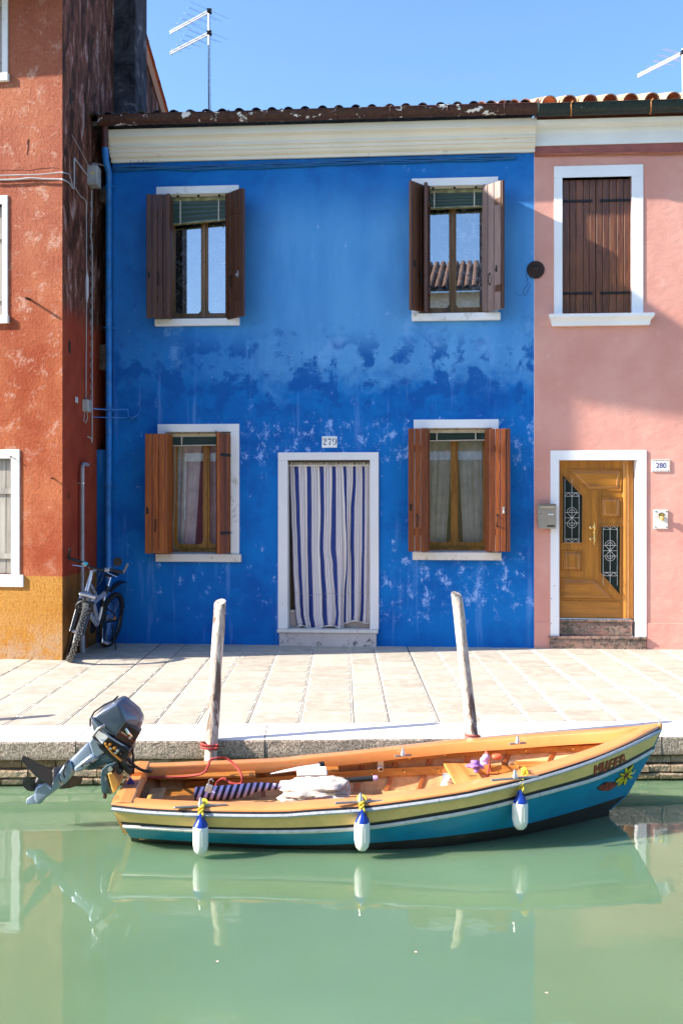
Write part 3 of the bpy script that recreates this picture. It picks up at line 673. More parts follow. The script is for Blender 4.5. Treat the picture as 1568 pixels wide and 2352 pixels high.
# trims and windows
shm = {'UL': M_SH_D, 'UR': M_SH_D, 'LL': M_SH_O, 'LR': M_SH_R}
blindv = {'UL': (505, 12), 'UR': (474, 3), 'LL': (1021, 3), 'LR': (1010, 1)}
mull = {'UL': (458, 480), 'UR': (1028, 1050), 'LL': (464, 483), 'LR': (1032, 1054)}
for k in ('UL', 'UR', 'LL', 'LR'):
    W = wins[k]; o_, i_ = W['o'], W['i']; up = k[0] == 'U'
    inn = i_
    surround(blue, FB, (o_[0], o_[1], i_[2], o_[3]), inn, M_TRIM if k != 'LR' else M_FRESH, .022)
    sv = {'UL': (358, 551, 749, 733), 'UR': (945, 1148, 737, 720), 'LL': (359.5, 555, 1290, 1272), 'LR': (947, 1150, 1286, 1268)}[k]
    sr = rect(FB, sv); m = MB(); m.box(sr[0], sr[1], -.055, .005, sr[2], sr[3]); m.box(inn[0]+.001, inn[1]-.001, .005, .26, sr[2], sr[3]-.004)
    m.build('sill', M_SILL if not up else M_TRIM, blue, FB, bev=.006)
    zb = FB.Z(*((sum(mull[k])/2), blindv[k][0]), .10); t = .045 if k == 'UL' else (.012 if k == 'UR' else .008)
    win = casement(blue, FB, inn[0], inn[1], inn[2], inn[3], zb, FB.X(mull[k][0], .2), FB.X(mull[k][1], .2), M_WIN_UP if up else M_WIN, M_GLASS_UP if up else M_GLASS, up, t)
    a, b, c, d = inn
    if up:
        curtain_sheet(a+.03, b-.03, .32, c, d, 7, .006).build('lace_curtain', M_LACE, win, FB, smooth=True)
    else:
        mid = (a+b)/2
        curtain_sheet(a+.02, mid-.02, .34, c, d, 5, .014, .45).build('curtain', M_LINEN, win, FB, smooth=True)
        curtain_sheet(b-.02, mid+.02, .34, c, d, 5, .014, .35 if k == 'LR' else .3).build('curtain', M_LINEN if k == 'LR' else M_NET, win, FB, smooth=True)
    if k in ('UL', 'LL'):     # loose blind cords
        q = MB(); x = a+.06
        for dx, zz in ((0, .03), (.022, .02), (.032, .05)):
            q.tube(smooth_line([(x+dx, .085, zb), (x+dx*1.2, .08, (zb+c)/2), (x+dx*.8-.01, .06, c+.15), (x+dx*2.2+.01, .05, c+zz), (x+dx*2.8+.04, .05, c+.012)]), .0022, 4)
        q.build('blind_cord', M_CABLE, win, FB)
    q = MB(); q.box(a+.004, b-.004, .012, .20, c-.02, c+.012); q.build('inner_sill', simple('inner_sill_stone', (.40, .37, .36), .6), win, FB, bev=.004)
M_SH_G = wood('greyed_varnished_wood', (.20, .12, .105), (.34, .235, .205), 'Z', .4, 12, worn=(.16, .07, .04), var=.3, coat=.2, wornamt=(.62, .74))
def leaf(k, u0, y0, u1, y1, n, mat, v0, v1, handle=None, esc=None, label=None, straps=False):
    p0 = (FB.X(u0, y0), y0); p1 = (FB.X(u1, y1), y1); um = (u0+u1)/2; ym = (y0+y1)/2
    z0, z1 = FB.Z(um, v0, ym), FB.Z(um, v1, ym)
    sh, T, L = planked(blue, FB, p0, p1, z0, z1, n, mat, label=label)
    if handle: pull_handle(sh, T, L*handle[0], FB.Z(um, handle[1], ym), .9)
    if esc: escutcheon(sh, T, L*esc[0], FB.Z(um, esc[1], ym), esc[2] if len(esc) > 2 else False)
    if straps:
        for q_ in (.17, .82):
            zz = z0+(z1-z0)*q_; m = MB(); m.box(0, L, -.010, -.002, zz-.016, zz+.016)
            for f_ in (.12, .4, .7): m.lathe([(.001, -.016), (.007, -.014), (.008, -.010)], (L*f_, 0, zz), (0, 1, 0), 8)
            m.build('hinge_strap', M_IRON, sh, T)
    return sh, T, L
# upper left: left leaf folded double beside the window, right leaf standing half open
leaf('UL', 336, -.235, 388, -.20, 4, M_SH_D, 731, 446, (.52, 640), (.12, 632)); leaf('UL', 389.5, -.225, 397.5, -.01, 2, M_SH_D, 731.5, 450)
leaf('UL', 517, -.03, 553, -.25, 3, M_SH_D, 731, 438.5, (.42, 645), (.82, 632, True)); leaf('UL', 563.5, -.245, 528, -.01, 3, M_SH_D, 729, 440.5)
# upper right
leaf('UR', 944.5, -.245, 977, -.03, 3, M_SH_D, 715, 420, (.55, 642), (.2, 608)); leaf('UR', 980, -.03, 973, -.19, 2, M_SH_D, 716, 423)
leaf('UR', 1106, -.03, 1149, -.24, 3, M_SH_G, 714, 420.5, (.42, 640), (.78, 620)); leaf('UR', 1159, -.235, 1120, -.01, 3, M_SH_D, 712, 421)
# lower left: right leaf swung into the opening
leaf('LL', 333, -.235, 381, -.215, 3, M_SH_O, 1271.5, 996, (.5, 1207), (.12, 1173)); leaf('LL', 384, -.22, 397.5, -.02, 2, M_SH_O, 1271, 997)
leaf('LL', 506, -.26, 529, -.02, 3, M_SH_R, 1271, 995.5, straps=True, label='shutter leaf in shade with two iron strap hinges'); leaf('LL', 500, -.262, 509, -.235, 1, M_SH_O, 1272.5, 993)
# lower right
leaf('LR', 937.5, -.235, 979, -.22, 3, M_SH_R, 1267, 984, (.46, 1195), (.13, 1165)); leaf('LR', 981, -.22, 987, -.03, 1, M_SH_R, 1267, 985)
leaf('LR', 1112, -.03, 1122.5, -.22, 2, M_SH_R, 1267, 985); leaf('LR', 1123.5, -.235, 1161, -.245, 3, M_SH_R, 1267.5, 984.5, (.45, 1195), (.86, 1172, True)); leaf('LR', 1161.5, -.22, 1172, -.19, 1, M_SH_R, 1267.5, 984)
# stay bar beside the lower left leaf
mb = MB(); x = FB.X(497, -.2); mb.tube([(x-.02, -.2, wins['LL']['i'][3]+.0), (x, -.2, wins['LL']['i'][3]), (x, -.2, wins['LL']['i'][2]+.02), (x-.02, -.2, wins['LL']['i'][2]+.02)], .006, 6); mb.build('stay_bar', M_IRON, blue, FB)
# door
a, b, c, d = door_i; zs = FB.Z(752, 1446, -.06); zs2 = FB.Z(752, 1454, -.06)
mb = MB(); mb.box(door_o[0], door_o[1], -.028, .05, d, door_o[3]); mb.box(door_o[0], a, -.028, .05, zs, d-.0005); mb.box(b, door_o[1], -.028, .05, zs, d-.0005)
mb.add([(a, -.028, zs), (b, -.028, zs), (b, -.028, d), (a, -.028, d), (a+.012, .22, zs), (b-.012, .22, zs), (b-.012, .22, d), (a+.012, .22, d)], [(0, 3, 7, 4), (1, 5, 6, 2), (3, 2, 6, 7)])
mb.build('door_surround', mat_white('worn_door_frame', (.78, .75, .74), (.50, .47, .43), (.60, .72), 5), blue, FB, bev=.004)
mb = MB(); mb.box(door_o[0]-.005, door_o[1]-.006, -.075, .22, zs2, zs); mb.build('door_step_slab', M_SILL, blue, FB, bev=.006)
mb = MB(); mb.box(FB.X(641, -.05), FB.X(864, -.05), -.055, .1, -.05, zs2-.001); mb.build('door_step', M_STEP, blue, FB, bev=.005)
mb = MB(); mb.box(a+.01, b-.01, .13, .24, zs+.001, FB.Z(752, 1403, .15)-.02); mb.build('inner_step', M_STEP, blue, FB, bev=.004)
mb = MB(); mb.box(a+.01, b-.01, .11, .24, FB.Z(752, 1403, .15)-.02, FB.Z(752, 1403, .15)+.01); mb.build('inner_step_slab', M_SILL, blue, FB, bev=.004)
mb = MB(); mb.box(a+.012, b-.012, .20, .24, FB.Z(752, 1403, .15)+.012, d-.002); mb.build('door', wood('brown_door_wood', (.07, .035, .010), (.14, .07, .02), 'Z', .5), blue, FB)
mb = MB(); mb.box(a+.001, b-.001, .0, .20, d-.028, d-.001); mb.build('door_head', simple('dark_head_wood', (.05, .028, .014), .6), blue, FB)

# ---- striped curtain on its rod
def curtain_mat():
    t = NT('striped_cotton'); u = t.n('ShaderNodeUVMap'); u.uv_map = 'cloth'; s = t.xyz(u.outputs[0])[0]
    f = t.ma('FRACT', s, 0); c = (.80, .73, .68)
    def stripe(c, lo, hi, col):
        q = t.ma('MULTIPLY', t.ma('GREATER_THAN', f, lo), t.ma('LESS_THAN', f, hi)); return t.mix(q, c, col)
    navy = (.003, .030, .19); grey = (.42, .30, .34)
    c = stripe(c, .0, .33, navy); c = stripe(c, .345, .375, navy); c = stripe(c, .40, .41, grey)
    c = stripe(c, .475, .505, navy); c = stripe(c, .565, .58, grey); c = stripe(c, .605, .635, navy); c = stripe(c, .70, .715, grey); c = stripe(c, .745, .775, navy)
    c = stripe(c, .84, .855, grey); c = stripe(c, .91, .92, grey)
    c = t.mix(t.ma('MULTIPLY', t.noise(3, 4, .6), .15), c, (.42, .34, .30))
    return t.done(c, .95, t.bump(t.noise(300, 2, .5), .2, .001), 0, .1)
M_CURT = curtain_mat()
dc = thing('door_curtain', 'blue and white striped fabric curtain hanging in the doorway of the blue house', 'curtain', ((a+b)/2, .05, zs+.05), FB)
def curtain_cloth():
    """7 wide navy stripes; horizontal positions of their left edges at several heights, read off the photograph"""
    # height (picture v) : left edges of the 7 navy stripes + right hem
    rowsv = [1065, 1100, 1180, 1260, 1300, 1380, 1410, 1440]
    E = [[664, 675, 704, 733, 762, 787, 810, 831, 849],
         [665, 677, 705, 734.5, 762.5, 789, 810, 832, 849],
         [668, 680, 705.5, 736, 761, 792, 805, 831.5, 848.5],
         [671, 683, 706, 734, 759, 795.5, 804, 831, 848.5],
         [672, 685, 707, 736, 764, 795, 806, 830, 848],
         [676, 689, 708.5, 740, 769.5, 790, 806, 829, 848],
         [678, 691, 709, 740.5, 772, 789, 806.5, 828, 848],
         [683, 696, 714, 744, 769, 789, 806, 826, 847]]
    V = []; UV = []; nx = 22; ny = 40; cols_ = 0; yb = .055
    for j in range(ny+1):
        tt = j/ny; v = 1065+(1440-1065)*tt
        k = max(i for i in range(len(rowsv)) if rowsv[i] <= v+1e-6); k = min(k, len(rowsv)-2); s = (v-rowsv[k])/(rowsv[k+1]-rowsv[k]); s = s*s*(3-2*s)
        e = [E[k][i]*(1-s)+E[k+1][i]*s for i in range(9)]
        row = []
        for i in range(8):
            for q in range(nx):
                f = q/nx; u = e[i]+(e[i+1]-e[i])*f; ph = i+f
                amp = .007+.012*tt
                y = yb+amp*math.sin(ph*6.283*1+1.2+.5*math.sin(tt*4+i))+amp*.55*math.sin(ph*6.283*2.0+i*2.1+tt*2)+.006*(1-tt)*math.sin(ph*6.283*4)
                vv = v - ((12 if i >= 5 else 0)+3*math.sin(ph*2.2))*tt
                row.append((u, y, vv, i-1+f if i else -1+.24+.76*f))
        row.append((e[8], yb, v-12*tt, 7)); V.append(row)
    m = MB(); n = len(V[0]); m.v = [(FB.X(p[0], p[1]), p[1], FB.Z(750, p[2], p[1])) for r in V for p in r]
    m.f = [(j*n+i, j*n+i+1, (j+1)*n+i+1, (j+1)*n+i) for j in range(ny) for i in range(n-1)]; m.mi = [0]*len(m.f)
    o = m.build('cloth', M_CURT, dc, FB, smooth=True)
    uvs = [(p[3], 0) for r in V for p in r]; L = o.data.uv_layers.new(name='cloth')
    for li, lp in enumerate(o.data.loops): L.data[li].uv = uvs[lp.vertex_index]
    so = o.modifiers.new('cloth', 'SOLIDIFY'); so.thickness = .002
    # hem seam and lace edge
    q = MB(); pts = V[-1][::2]; q.tube([(FB.X(p[0], p[1]), p[1]-.003, FB.Z(750, p[2], p[1])) for p in pts], .0075, 5); q.build('hem', simple('white_hem', (.66, .62, .60), .9), dc, FB)
    q = MB(); pts = V[int(ny*.82)][::4]; q.tube([(FB.X(p[0], p[1]), p[1]-.003, FB.Z(750, p[2]+(6 if i > len(pts)*.6 else 0), p[1])) for i, p in enumerate(pts)], .0022, 4); q.build('seam', simple('seam_thread', (.30, .25, .28), .9), dc, FB)
curtain_cloth()
mb = MB(); zr = FB.Z(752, 1069, .04); mb.tube([(a+.004, .038, zr), (b-.004, .038, zr)], .0085, 8); mb.build('curtain_rod', simple('ivory_rod', (.70, .62, .48), .4), dc, FB, smooth=True)
mb = MB()
for i in range(34):
    x = a+.03+(b-a-.06)*i/33+rg.uniform(-.005, .005); mb.lathe([(.004, -.02), (.009, 0), (.006, .014), (.011, .03), (.003, .034)], (x, .034, zr+.004), (0, 0, 1), 7)
mb.build('gathered_heading', simple('heading_tape', (.62, .55, .46), .9), dc, FB, smooth=True)

# ================================================================== PINK HOUSE
X3 = 3.3
pink = thing('pink_house', 'salmon pink house with a honey coloured panelled door, granite step and closed brown shutters', 'house', (X3, 0, 0), FB)
pw_o = rect(FB, (1271.5, 1476, 724, 380)); pw_i = rect(FB, (1290.5, 1449, 724, 407)); pd_o = rect(FB, (1263, 1483, 1463, 1034.5)); pd_i = rect(FB, (1283, 1462, 1463, 1056.5))
zc2 = FB.Z(1390, 333); x_p = xb1+.0015
mb = MB(); wall_cells(mb, x_p, 9.5, -.3, zc2+.5, [pw_i, (pd_i[0], pd_i[1], -.3, pd_i[3])], .16); mb.build('wall', M_PINK, pink, FB)
zd = FB.Z(1400, 1430)
mb = MB(); mb.box(x_p+.002, pd_o[0], -.008, .02, -.3, zd); mb.box(pd_o[1], 9.5, -.008, .02, -.3, zd); mb.build('plinth', M_PINK, pink, FB, bev=.004)
zg2 = FB.Z(1400, 271, -.26)
mb = MB(); prof = [(.05, zc2), (-.03, zc2), (-.032, zc2+.14), (-.05, zc2+.20), (-.10, zc2+.28), (-.17, zg2-.02), (-.19, zg2+.03), (.05, zg2+.03)]
mb.extrude_x(prof, FB.X(1226.5), 9.5); mb.build('cornice', M_FRESH, pink, FB, bev=.003)
mb = MB(); zz = FB.Z(1400, 345, -.02); mb.box(x_p, 9.5, -.02, .0, zz-.05, zc2-.002); mb.build('frieze_band', simple('dusky_rose_band', (.33, .10, .085), .8), pink, FB, bev=.003)
g2x = FB.X(1235, gy)
gutter(pink, g2x, 9.5, gy, zg2+.135, .10, M_GUT_G, simple('orange_rust', (.42, .17, .05), .7), [FB.X(u, gy) for u in (1312, 1494)]+[4.9])
mb = MB(); mb.lathe([(.098, 0), (.1, .004)], (g2x-.004, gy, zg2+.135), (1, 0, 0), 16); mb.build('gutter_end', M_GUT_G, pink, FB)
M_TILE_N2 = mat_tile('new_terracotta_tile', (.60, .32, .19), (.68, .42, .28), (.34, .17, .10), .62)
roof(pink, FB.X(1072, 1.2)+.0, 9.0, -.20, zg2+.19, .36, 5.0, M_TILE_N, [M_TILE_N, M_TILE_N2], .215, 5, 0, rr=.075) if False else None
roof(pink, x_p+.02, 7.0, -.22, zg2+.15, .37, 5.0, M_TILE_N, [M_TILE_N, M_TILE_N2], .235, 5, 0, .02, rr=.082)
# a strip of the pink roof that climbs over the neighbour
mb = MB(); xs = FB.X(1085, 2.0); z0_ = zg2+.17+.37*1.0
mb.add([(xs, 1.3, FB.Z(1085, 250, 1.3)), (x_p+.03, .6, FB.Z(1230, 243, .6)), (x_p+.03, 4.5, zg2+.17+.37*4.7), (xs, 4.5, zg2+.17+.37*4.4), (xs, 1.3, zg2), (x_p+.03, .6, zg2), (x_p+.03, 4.5, zg2), (xs, 4.5, zg2)], [(0, 1, 2, 3), (0, 4, 5, 1), (0, 3, 7, 4), (2, 6, 7, 3)])
rf2 = mb.build('roof_return', M_TILE_N, pink, FB)
src = None
for i in range(5):
    for j in range(3):
        q = MB(); n = 8; L = .42
        rr = .075; q.loft([[(math.cos(math.pi*k/n)*r, yy, math.sin(math.pi*k/n)*r) for k in range(n+1)]+[(math.cos(math.pi*k/n)*(r-.012), yy, math.sin(math.pi*k/n)*(r-.012)) for k in range(n, -1, -1)] for yy, r in ((0, rr), (L, rr*.85))], True)
        if src is None: s_ = q.build('roof_tile', M_TILE_N2); src = s_.data; bpy.data.objects.remove(s_)
        o = bpy.data.objects.new('roof_tile', src); C.objects.link(o); o.parent = rf2
        t_ = (i+.5)/5; xx = xs+(x_p+.03-xs)*t_; yy = 1.3-.7*t_+j*.33-.05; zb_ = FB.Z(1085, 250, 1.3)*(1-t_)+FB.Z(1230, 243, .6)*t_
        o.matrix_basis = WM[rf2].inverted() @ FB.M @ Matrix.Translation((xx, yy, zb_+j*.33*.3+.0)) @ Matrix.Rotation(.33, 4, 'X') @ Matrix.Rotation(rg.uniform(-.05, .05), 4, 'Z')
# window
mb = MB(); (x0, x1, z0, z1), (a, b, c, d) = pw_o, pw_i
mb.box(x0, x1, -.010, .05, d, z1); mb.box(x0, a, -.010, .05, z0, d-.0005); mb.box(b, x1, -.010, .05, z0, d-.0005)
mb.add([(a, -.010, c), (b, -.010, c), (b, -.010, d), (a, -.010, d), (a, .16, c), (b, .16, c), (b, .16, d), (a, .16, d)], [(0, 3, 7, 4), (1, 5, 6, 2), (3, 2, 6, 7), (4, 7, 6, 5)])
mb.build('window_surround', M_FRESH, pink, FB, bev=.004)
mb = MB(); sr = rect(FB, (1258, 1498, 749, 723)); h = sr[3]-sr[2]
prof = [(.0, sr[2]), (-.055, sr[2]), (-.06, sr[2]+h*.35), (-.085, sr[2]+h*.6), (-.105, sr[2]+h*.68), (-.11, sr[3]), (.05, sr[3])]
n = len(prof); ins = [.045, .045, .04, .015, .003, 0, 0]
mb.loft([[(sr[0]+ins[i], p[0], p[1]) for i, p in enumerate(prof)], [(sr[1]-ins[i], p[0], p[1]) for i, p in enumerate(prof)]], True); mb.build('sill', M_FRESH, pink, FB, bev=.004)
for (p, q, s) in ((a+.006, (a+b)/2-.004, 0), ((a+b)/2+.004, b-.006, 1)):
    sh, T, L = planked(pink, FB, (p, .055+.0), (q, .055+.0), c+.004, d-.008, 5, M_SH_P, .03)
    for fz in (FB.Z(1370, 461, .05), FB.Z(1370, 673, .05)):
        m = MB(); l0, l1 = ((.0, L*.86) if s == 0 else (L*.14, L))
        m.box(l0, l1, -.011, -.003, fz-.013, fz+.013); ex = l1 if s == 0 else l0; m.lathe([(.001, -.013), (.018, -.011), (.018, -.003)], (ex, 0, fz), (0, 1, 0), 10)
        for f_ in (.15, .5, .8): m.lathe([(.001, -.018), (.008, -.015), (.009, -.011)], (l0+(l1-l0)*f_, 0, fz), (0, 1, 0), 8)
        m.build('hinge_strap', M_IRON, sh, T)
# door
(a, b, c, d) = pd_i; dz0 = FB.Z(1365, 1421, .10); zs = FB.Z(1370, 1462, -.03); jamb_y = .13
mb = MB(); o_ = pd_o
mb.box(o_[0], o_[1], -.012, .05, d, o_[3]); mb.box(o_[0], a, -.012, .05, zs, d-.0005); mb.box(b, o_[1], -.012, .05, zs, d-.0005)
mb.add([(a, -.012, zs), (b, -.012, zs), (b, -.012, d), (a, -.012, d), (a, .16, zs), (b-.02, .16, zs), (b-.02, .16, d-.004), (a, .16, d-.004)], [(0, 3, 7, 4), (1, 5, 6, 2), (3, 2, 6, 7)])
for (u, v) in ((1272, 1345), (1265, 1375), (1265, 1432), (1471, 1346), (1478, 1376), (1478, 1432)):
    mb.cur = 1; mb.lathe([(.001, -.0135), (.006, -.013), (.006, -.01)], (FB.X(u), 0, FB.Z(u, v)), (0, 1, 0), 8)
mb.cur = 0; mb.build('door_surround', [M_FRESH, M_IRON], pink, FB, bev=.004)
mb = MB(); mb.box(FB.X(1259, -.03), FB.X(1483, -.03), -.045, .16, zs-.032, zs); mb.build('door_step_slab', M_GRAN, pink, FB, bev=.006)
mb = MB(); mb.box(FB.X(1261, -.03), FB.X(1482.5, -.03), -.032, .1, -.05, zs-.033); mb.build('door_step', M_GRAN, pink, FB, bev=.004)
mb = MB(); mb.box(a+.001, b-.045, .055, .16, zs+.001, dz0-.035); mb.build('threshold_riser', M_GRAN, pink, FB, bev=.003)
mb = MB(); mb.box(a+.001, b-.04, .035, .16, dz0-.034, dz0-.003); mb.build('threshold_slab', M_GRAN, pink, FB, bev=.006)
DY = .085
def DP(zx, zy): return (FB.X(1191.7+.24*zx, DY), FB.Z(1365, 1003.5+.24*zy, DY))
dx0, dz1 = DP(380, 226); dx1 = DP(1045, 226)[0]; dzb = DP(380, 1738)[1]
mb = MB(); mb.box(dx0, dx1, DY+.0, DY+.05, dzb, dz1)
dr = mb.build('door', M_DOOR, pink, FB, bev=.003); 
mb = MB(); mb.box(dx1+.001, b-.021, DY+.015, DY+.07, dzb, d-.006); mb.build('door_jamb', M_DOOR, pink, FB, bev=.003)
def raised(pts, inset, h=.02, name='panel', mat=M_DOOR):
    P2 = [DP(*p) for p in pts]; cx = sum(p[0] for p in P2)/len(P2); cz = sum(p[1] for p in P2)/len(P2)
    def off(poly, dd):
        n = len(poly); out = []
        for i in range(n):
            p0, p1, p2 = Vector(poly[i-1]), Vector(poly[i]), Vector(poly[(i+1) % n])
            e1 = (p1-p0).normalized(); e2 = (p2-p1).normalized(); n1 = Vector((-e1.y, e1.x)); n2 = Vector((-e2.y, e2.x))
            if n1.dot(Vector((cx, cz))-p1) < 0: n1, n2 = -n1, -n2
            bi = (n1+n2); bi = bi/max(.3, bi.length_squared)*2*.5*2; out.append(tuple(p1+bi*dd*.5*1.0 if False else p1+(n1+n2)/(1+n1.dot(n2))*dd))
        return out
    n = len(P2); r0 = P2; r1 = off(P2, .012); r2 = off(P2, .016); r3 = off(P2, inset); r4 = off(P2, inset+.006)
    rings = [[(p[0], DY-.0, p[1]) for p in r0], [(p[0], DY-.012, p[1]) for p in off(P2, .003)], [(p[0], DY-.012, p[1]) for p in r1], [(p[0], DY-.002, p[1]) for p in r2], [(p[0], DY-h, p[1]) for p in r3], [(p[0], DY-h+.004, p[1]) for p in r4]]
    m = MB(); m.loft(rings, False); k = len(m.v)-n; m.f.append(tuple(range(k, k+n))); m.mi.append(0); return m.build(name, mat, dr, FB)
raised([(450, 306), (985, 306), (972, 520), (650, 512)], .055, .016, mat=M_DOORX); raised([(772, 570), (978, 572), (976, 778), (774, 776)], .055)
raised([(402, 1088), (605, 1090), (602, 1288), (402, 1286)], .055); raised([(398, 1350), (722, 1352), (930, 1562), (398, 1558)], .055, .016, mat=M_DOORX)
def glazed(pts):
    P2 = [DP(*p) for p in pts]; m = MB(); n = len(P2)
    cx = sum(p[0] for p in P2)/n; cz = sum(p[1] for p in P2)/n
    ins = [(p[0]+(cx-p[0])*.10, p[1]+(cz-p[1])*.05) for p in P2]
    m.loft([[(p[0], DY, p[1]) for p in P2], [(p[0], DY-.014, p[1]) for p in P2], [(p[0]*.5+q[0]*.5, DY-.016, p[1]*.5+q[1]*.5) for p, q in zip(P2, ins)], [(q[0], DY-.002, q[1]) for q in ins]], False)
    fr = m.build('glazing_bead', M_DOOR, dr, FB)
    g = MB(); g.add([(q[0], DY-.003, q[1]) for q in ins], [tuple(range(n))]); t = NT('dark_leaded_glass') if 'dark_leaded_glass' not in bpy.data.materials else None
    if t: t.done((.010, .018, .017), .12, t.bump(t.noise(60, 3, .5, t.mp((1, 1, .4))), .12, .002), 0, .6)
    g.build('leaded_glass', bpy.data.materials['dark_leaded_glass'], dr, FB)
def came(lines, rings_):
    m = MB()
    for p, q in lines:
        A, B = DP(*p), DP(*q); m.tube([(A[0], DY-.006, A[1]), (B[0], DY-.006, B[1])], .0022, 4)
    for (cx, cy, r, a0, a1) in rings_:
        pts = []
        for k in range(13):
            t = math.radians(a0+(a1-a0)*k/12); A = DP(cx+r*math.cos(t), cy-r*math.sin(t)); pts.append((A[0], DY-.006, A[1]))
        m.tube(pts, .0022, 4)
    m.build('lead_came', simple('white_lead', (.68, .66, .60), .5), dr, FB)
glazed([(408, 352), (612, 556), (608, 1022), (405, 1022)]); glazed([(776, 842), (972, 842), (966, 1520), (768, 1306)])
def pattern(x0, xm, x1, yt, ytop, yb, ybot, cy, ymid):
    L = [((x0, yt), (x0, ybot)), ((xm, yt), (xm, ybot)), ((x1, ytop), (x1, ybot))]
    for (ya, yb_) in ((ytop, ytop+33), (yb-33, yb)):
        L += [((x0, ya), (x1, ya)), ((x0, yb_), (x1, yb_)), ((x0, yb_), (x0+33, ya)), ((x0+33, ya), (xm, yb_)), ((xm, yb_), (x1-33, ya)), ((x1-33, ya), (x1, yb_))]
    L += [((x0, cy-50), (x1, cy-50)), ((x0, cy), (x1, cy)), ((x0, cy+50), (x1, cy+50)), ((xm-48, cy-50), (xm+48, cy+50)), ((xm+48, cy-50), (xm-48, cy+50))]
    R = [(xm, cy-50, 48, 0, 180), (xm, cy-50, 27, 0, 180), (xm, cy+50, 48, 180, 360), (xm, cy+50, 27, 180, 360)]
    return L, R
came(*pattern(435, 502, 570, 400, 535, 1010, 1010, 774, 0)); came(*pattern(800, 867, 935, 852, 852, 1328, 1420, 1088, 0))
# turned brass pull
A = DP(709, 810); B = DP(709, 1035); m = MB(); x = A[0]; H = A[1]-B[1]
pr = [(.001, 0), (.008, .01), (.004, .02), (.012, .03), (.006, .045), (.014, .06), (.014, .085), (.008, .095), (.010, .12), (.013, H/2), (.010, H-.12), (.008, H-.095), (.014, H-.085), (.014, H-.06), (.006, H-.045), (.012, H-.03), (.004, H-.02), (.008, H-.01), (.001, H)]
m.lathe(pr, (x, DY-.05, B[1]), (0, 0, 1), 12)
for zz in (B[1]+.073, A[1]-.073): m.tube([(x-.03, DY, zz), (x-.028, DY-.03, zz), (x, DY-.05, zz)], .008, 8); m.lathe([(.018, 0), (.018, -.008), (.008, -.016)], (x-.03, DY, zz), (0, 1, 0), 12)
m.build('pull_handle', M_BRASS, dr, FB, smooth=True)
# cylinder-like highlight post on the hinge side of the door
m = MB(); m.extrude_x([(0, 0)], 0, 0) if False else None
xa, xc = DP(985, 226)[0], DP(1050, 226)[0]; m = MB(); n = 8
m.loft([[(xa+(xc-xa)*k/n, DY-.022*math.sin(math.pi*k/n), z) for k in range(n+1)]+[(xc, DY+.01, z), (xa, DY+.01, z)] for z in (dzb+.004, dz1-.004)], True); m.build('rounded_stile', M_DOOR, dr, FB, smooth=True)
m = MB(); p = DP(402, 1568); q = DP(970, 1728); m.box(p[0], q[0], DY-.006, DY+.01, q[1], p[1]); m.build('kick_board', M_DOORX, dr, FB, bev=.003)

# ================================================================== RED HOUSE
red = thing('red_house', 'tall rust red house with an ochre base and a dark stained side wall', 'house', (-.9, 0, 0), FL)
def LX(u, off=0): return FL.X(u, off)
def LZ(u, v, off=0): return FL.Z(u, v, off)
lw = [(LX(-70), LX(26.5), LZ(20, 1320), LZ(20, 1053.5)), (LX(-110), LX(6), LZ(5, 725), LZ(5, 470)), (LX(-110), LX(6), LZ(5, 170), LZ(5, -60))]
mb = MB(); wall_cells(mb, -7.5, 0, -.3, 7.62, [h for h in lw], .18); mb.build('front_wall', M_RED, red, FL)
# side wall, in world directions
def SX(y): return -3.06+.045*(y-10.93)
mb = MB(); ys = [10.93+i*.45 for i in range(16)]
def rz(y): return 7.72+.52*(y-10.42) if y < 12.9 else 8.97-.385*(y-12.9)  # front pitch, out of view, raised to keep sun off the blue wall
for i in range(len(ys)-1):
    y0, y1 = ys[i], ys[i+1]; zs_ = [-.3, .5, 1.5, 2.5, 3.5, 4.5, 5.5, 6.5]
    for j in range(len(zs_)): 
        z0_ = zs_[j]; za = zs_[j+1] if j+1 < len(zs_) else rz(y0); zb_ = zs_[j+1] if j+1 < len(zs_) else rz(y1)
        mb.add([(SX(y0), y0, z0_), (SX(y1), y1, z0_), (SX(y1), y1, zb_), (SX(y0), y0, za)], [(0, 1, 2, 3)])
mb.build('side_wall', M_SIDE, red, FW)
mb = MB(); cy0 = 13.0; cx = world_pt(312, 500, cy0).x; mb.box(SX(cy0)-.3, cx, cy0, 13.75, 4.0, 9.9); mb.build('chimney', M_CHIM, red, FW, bev=.012)
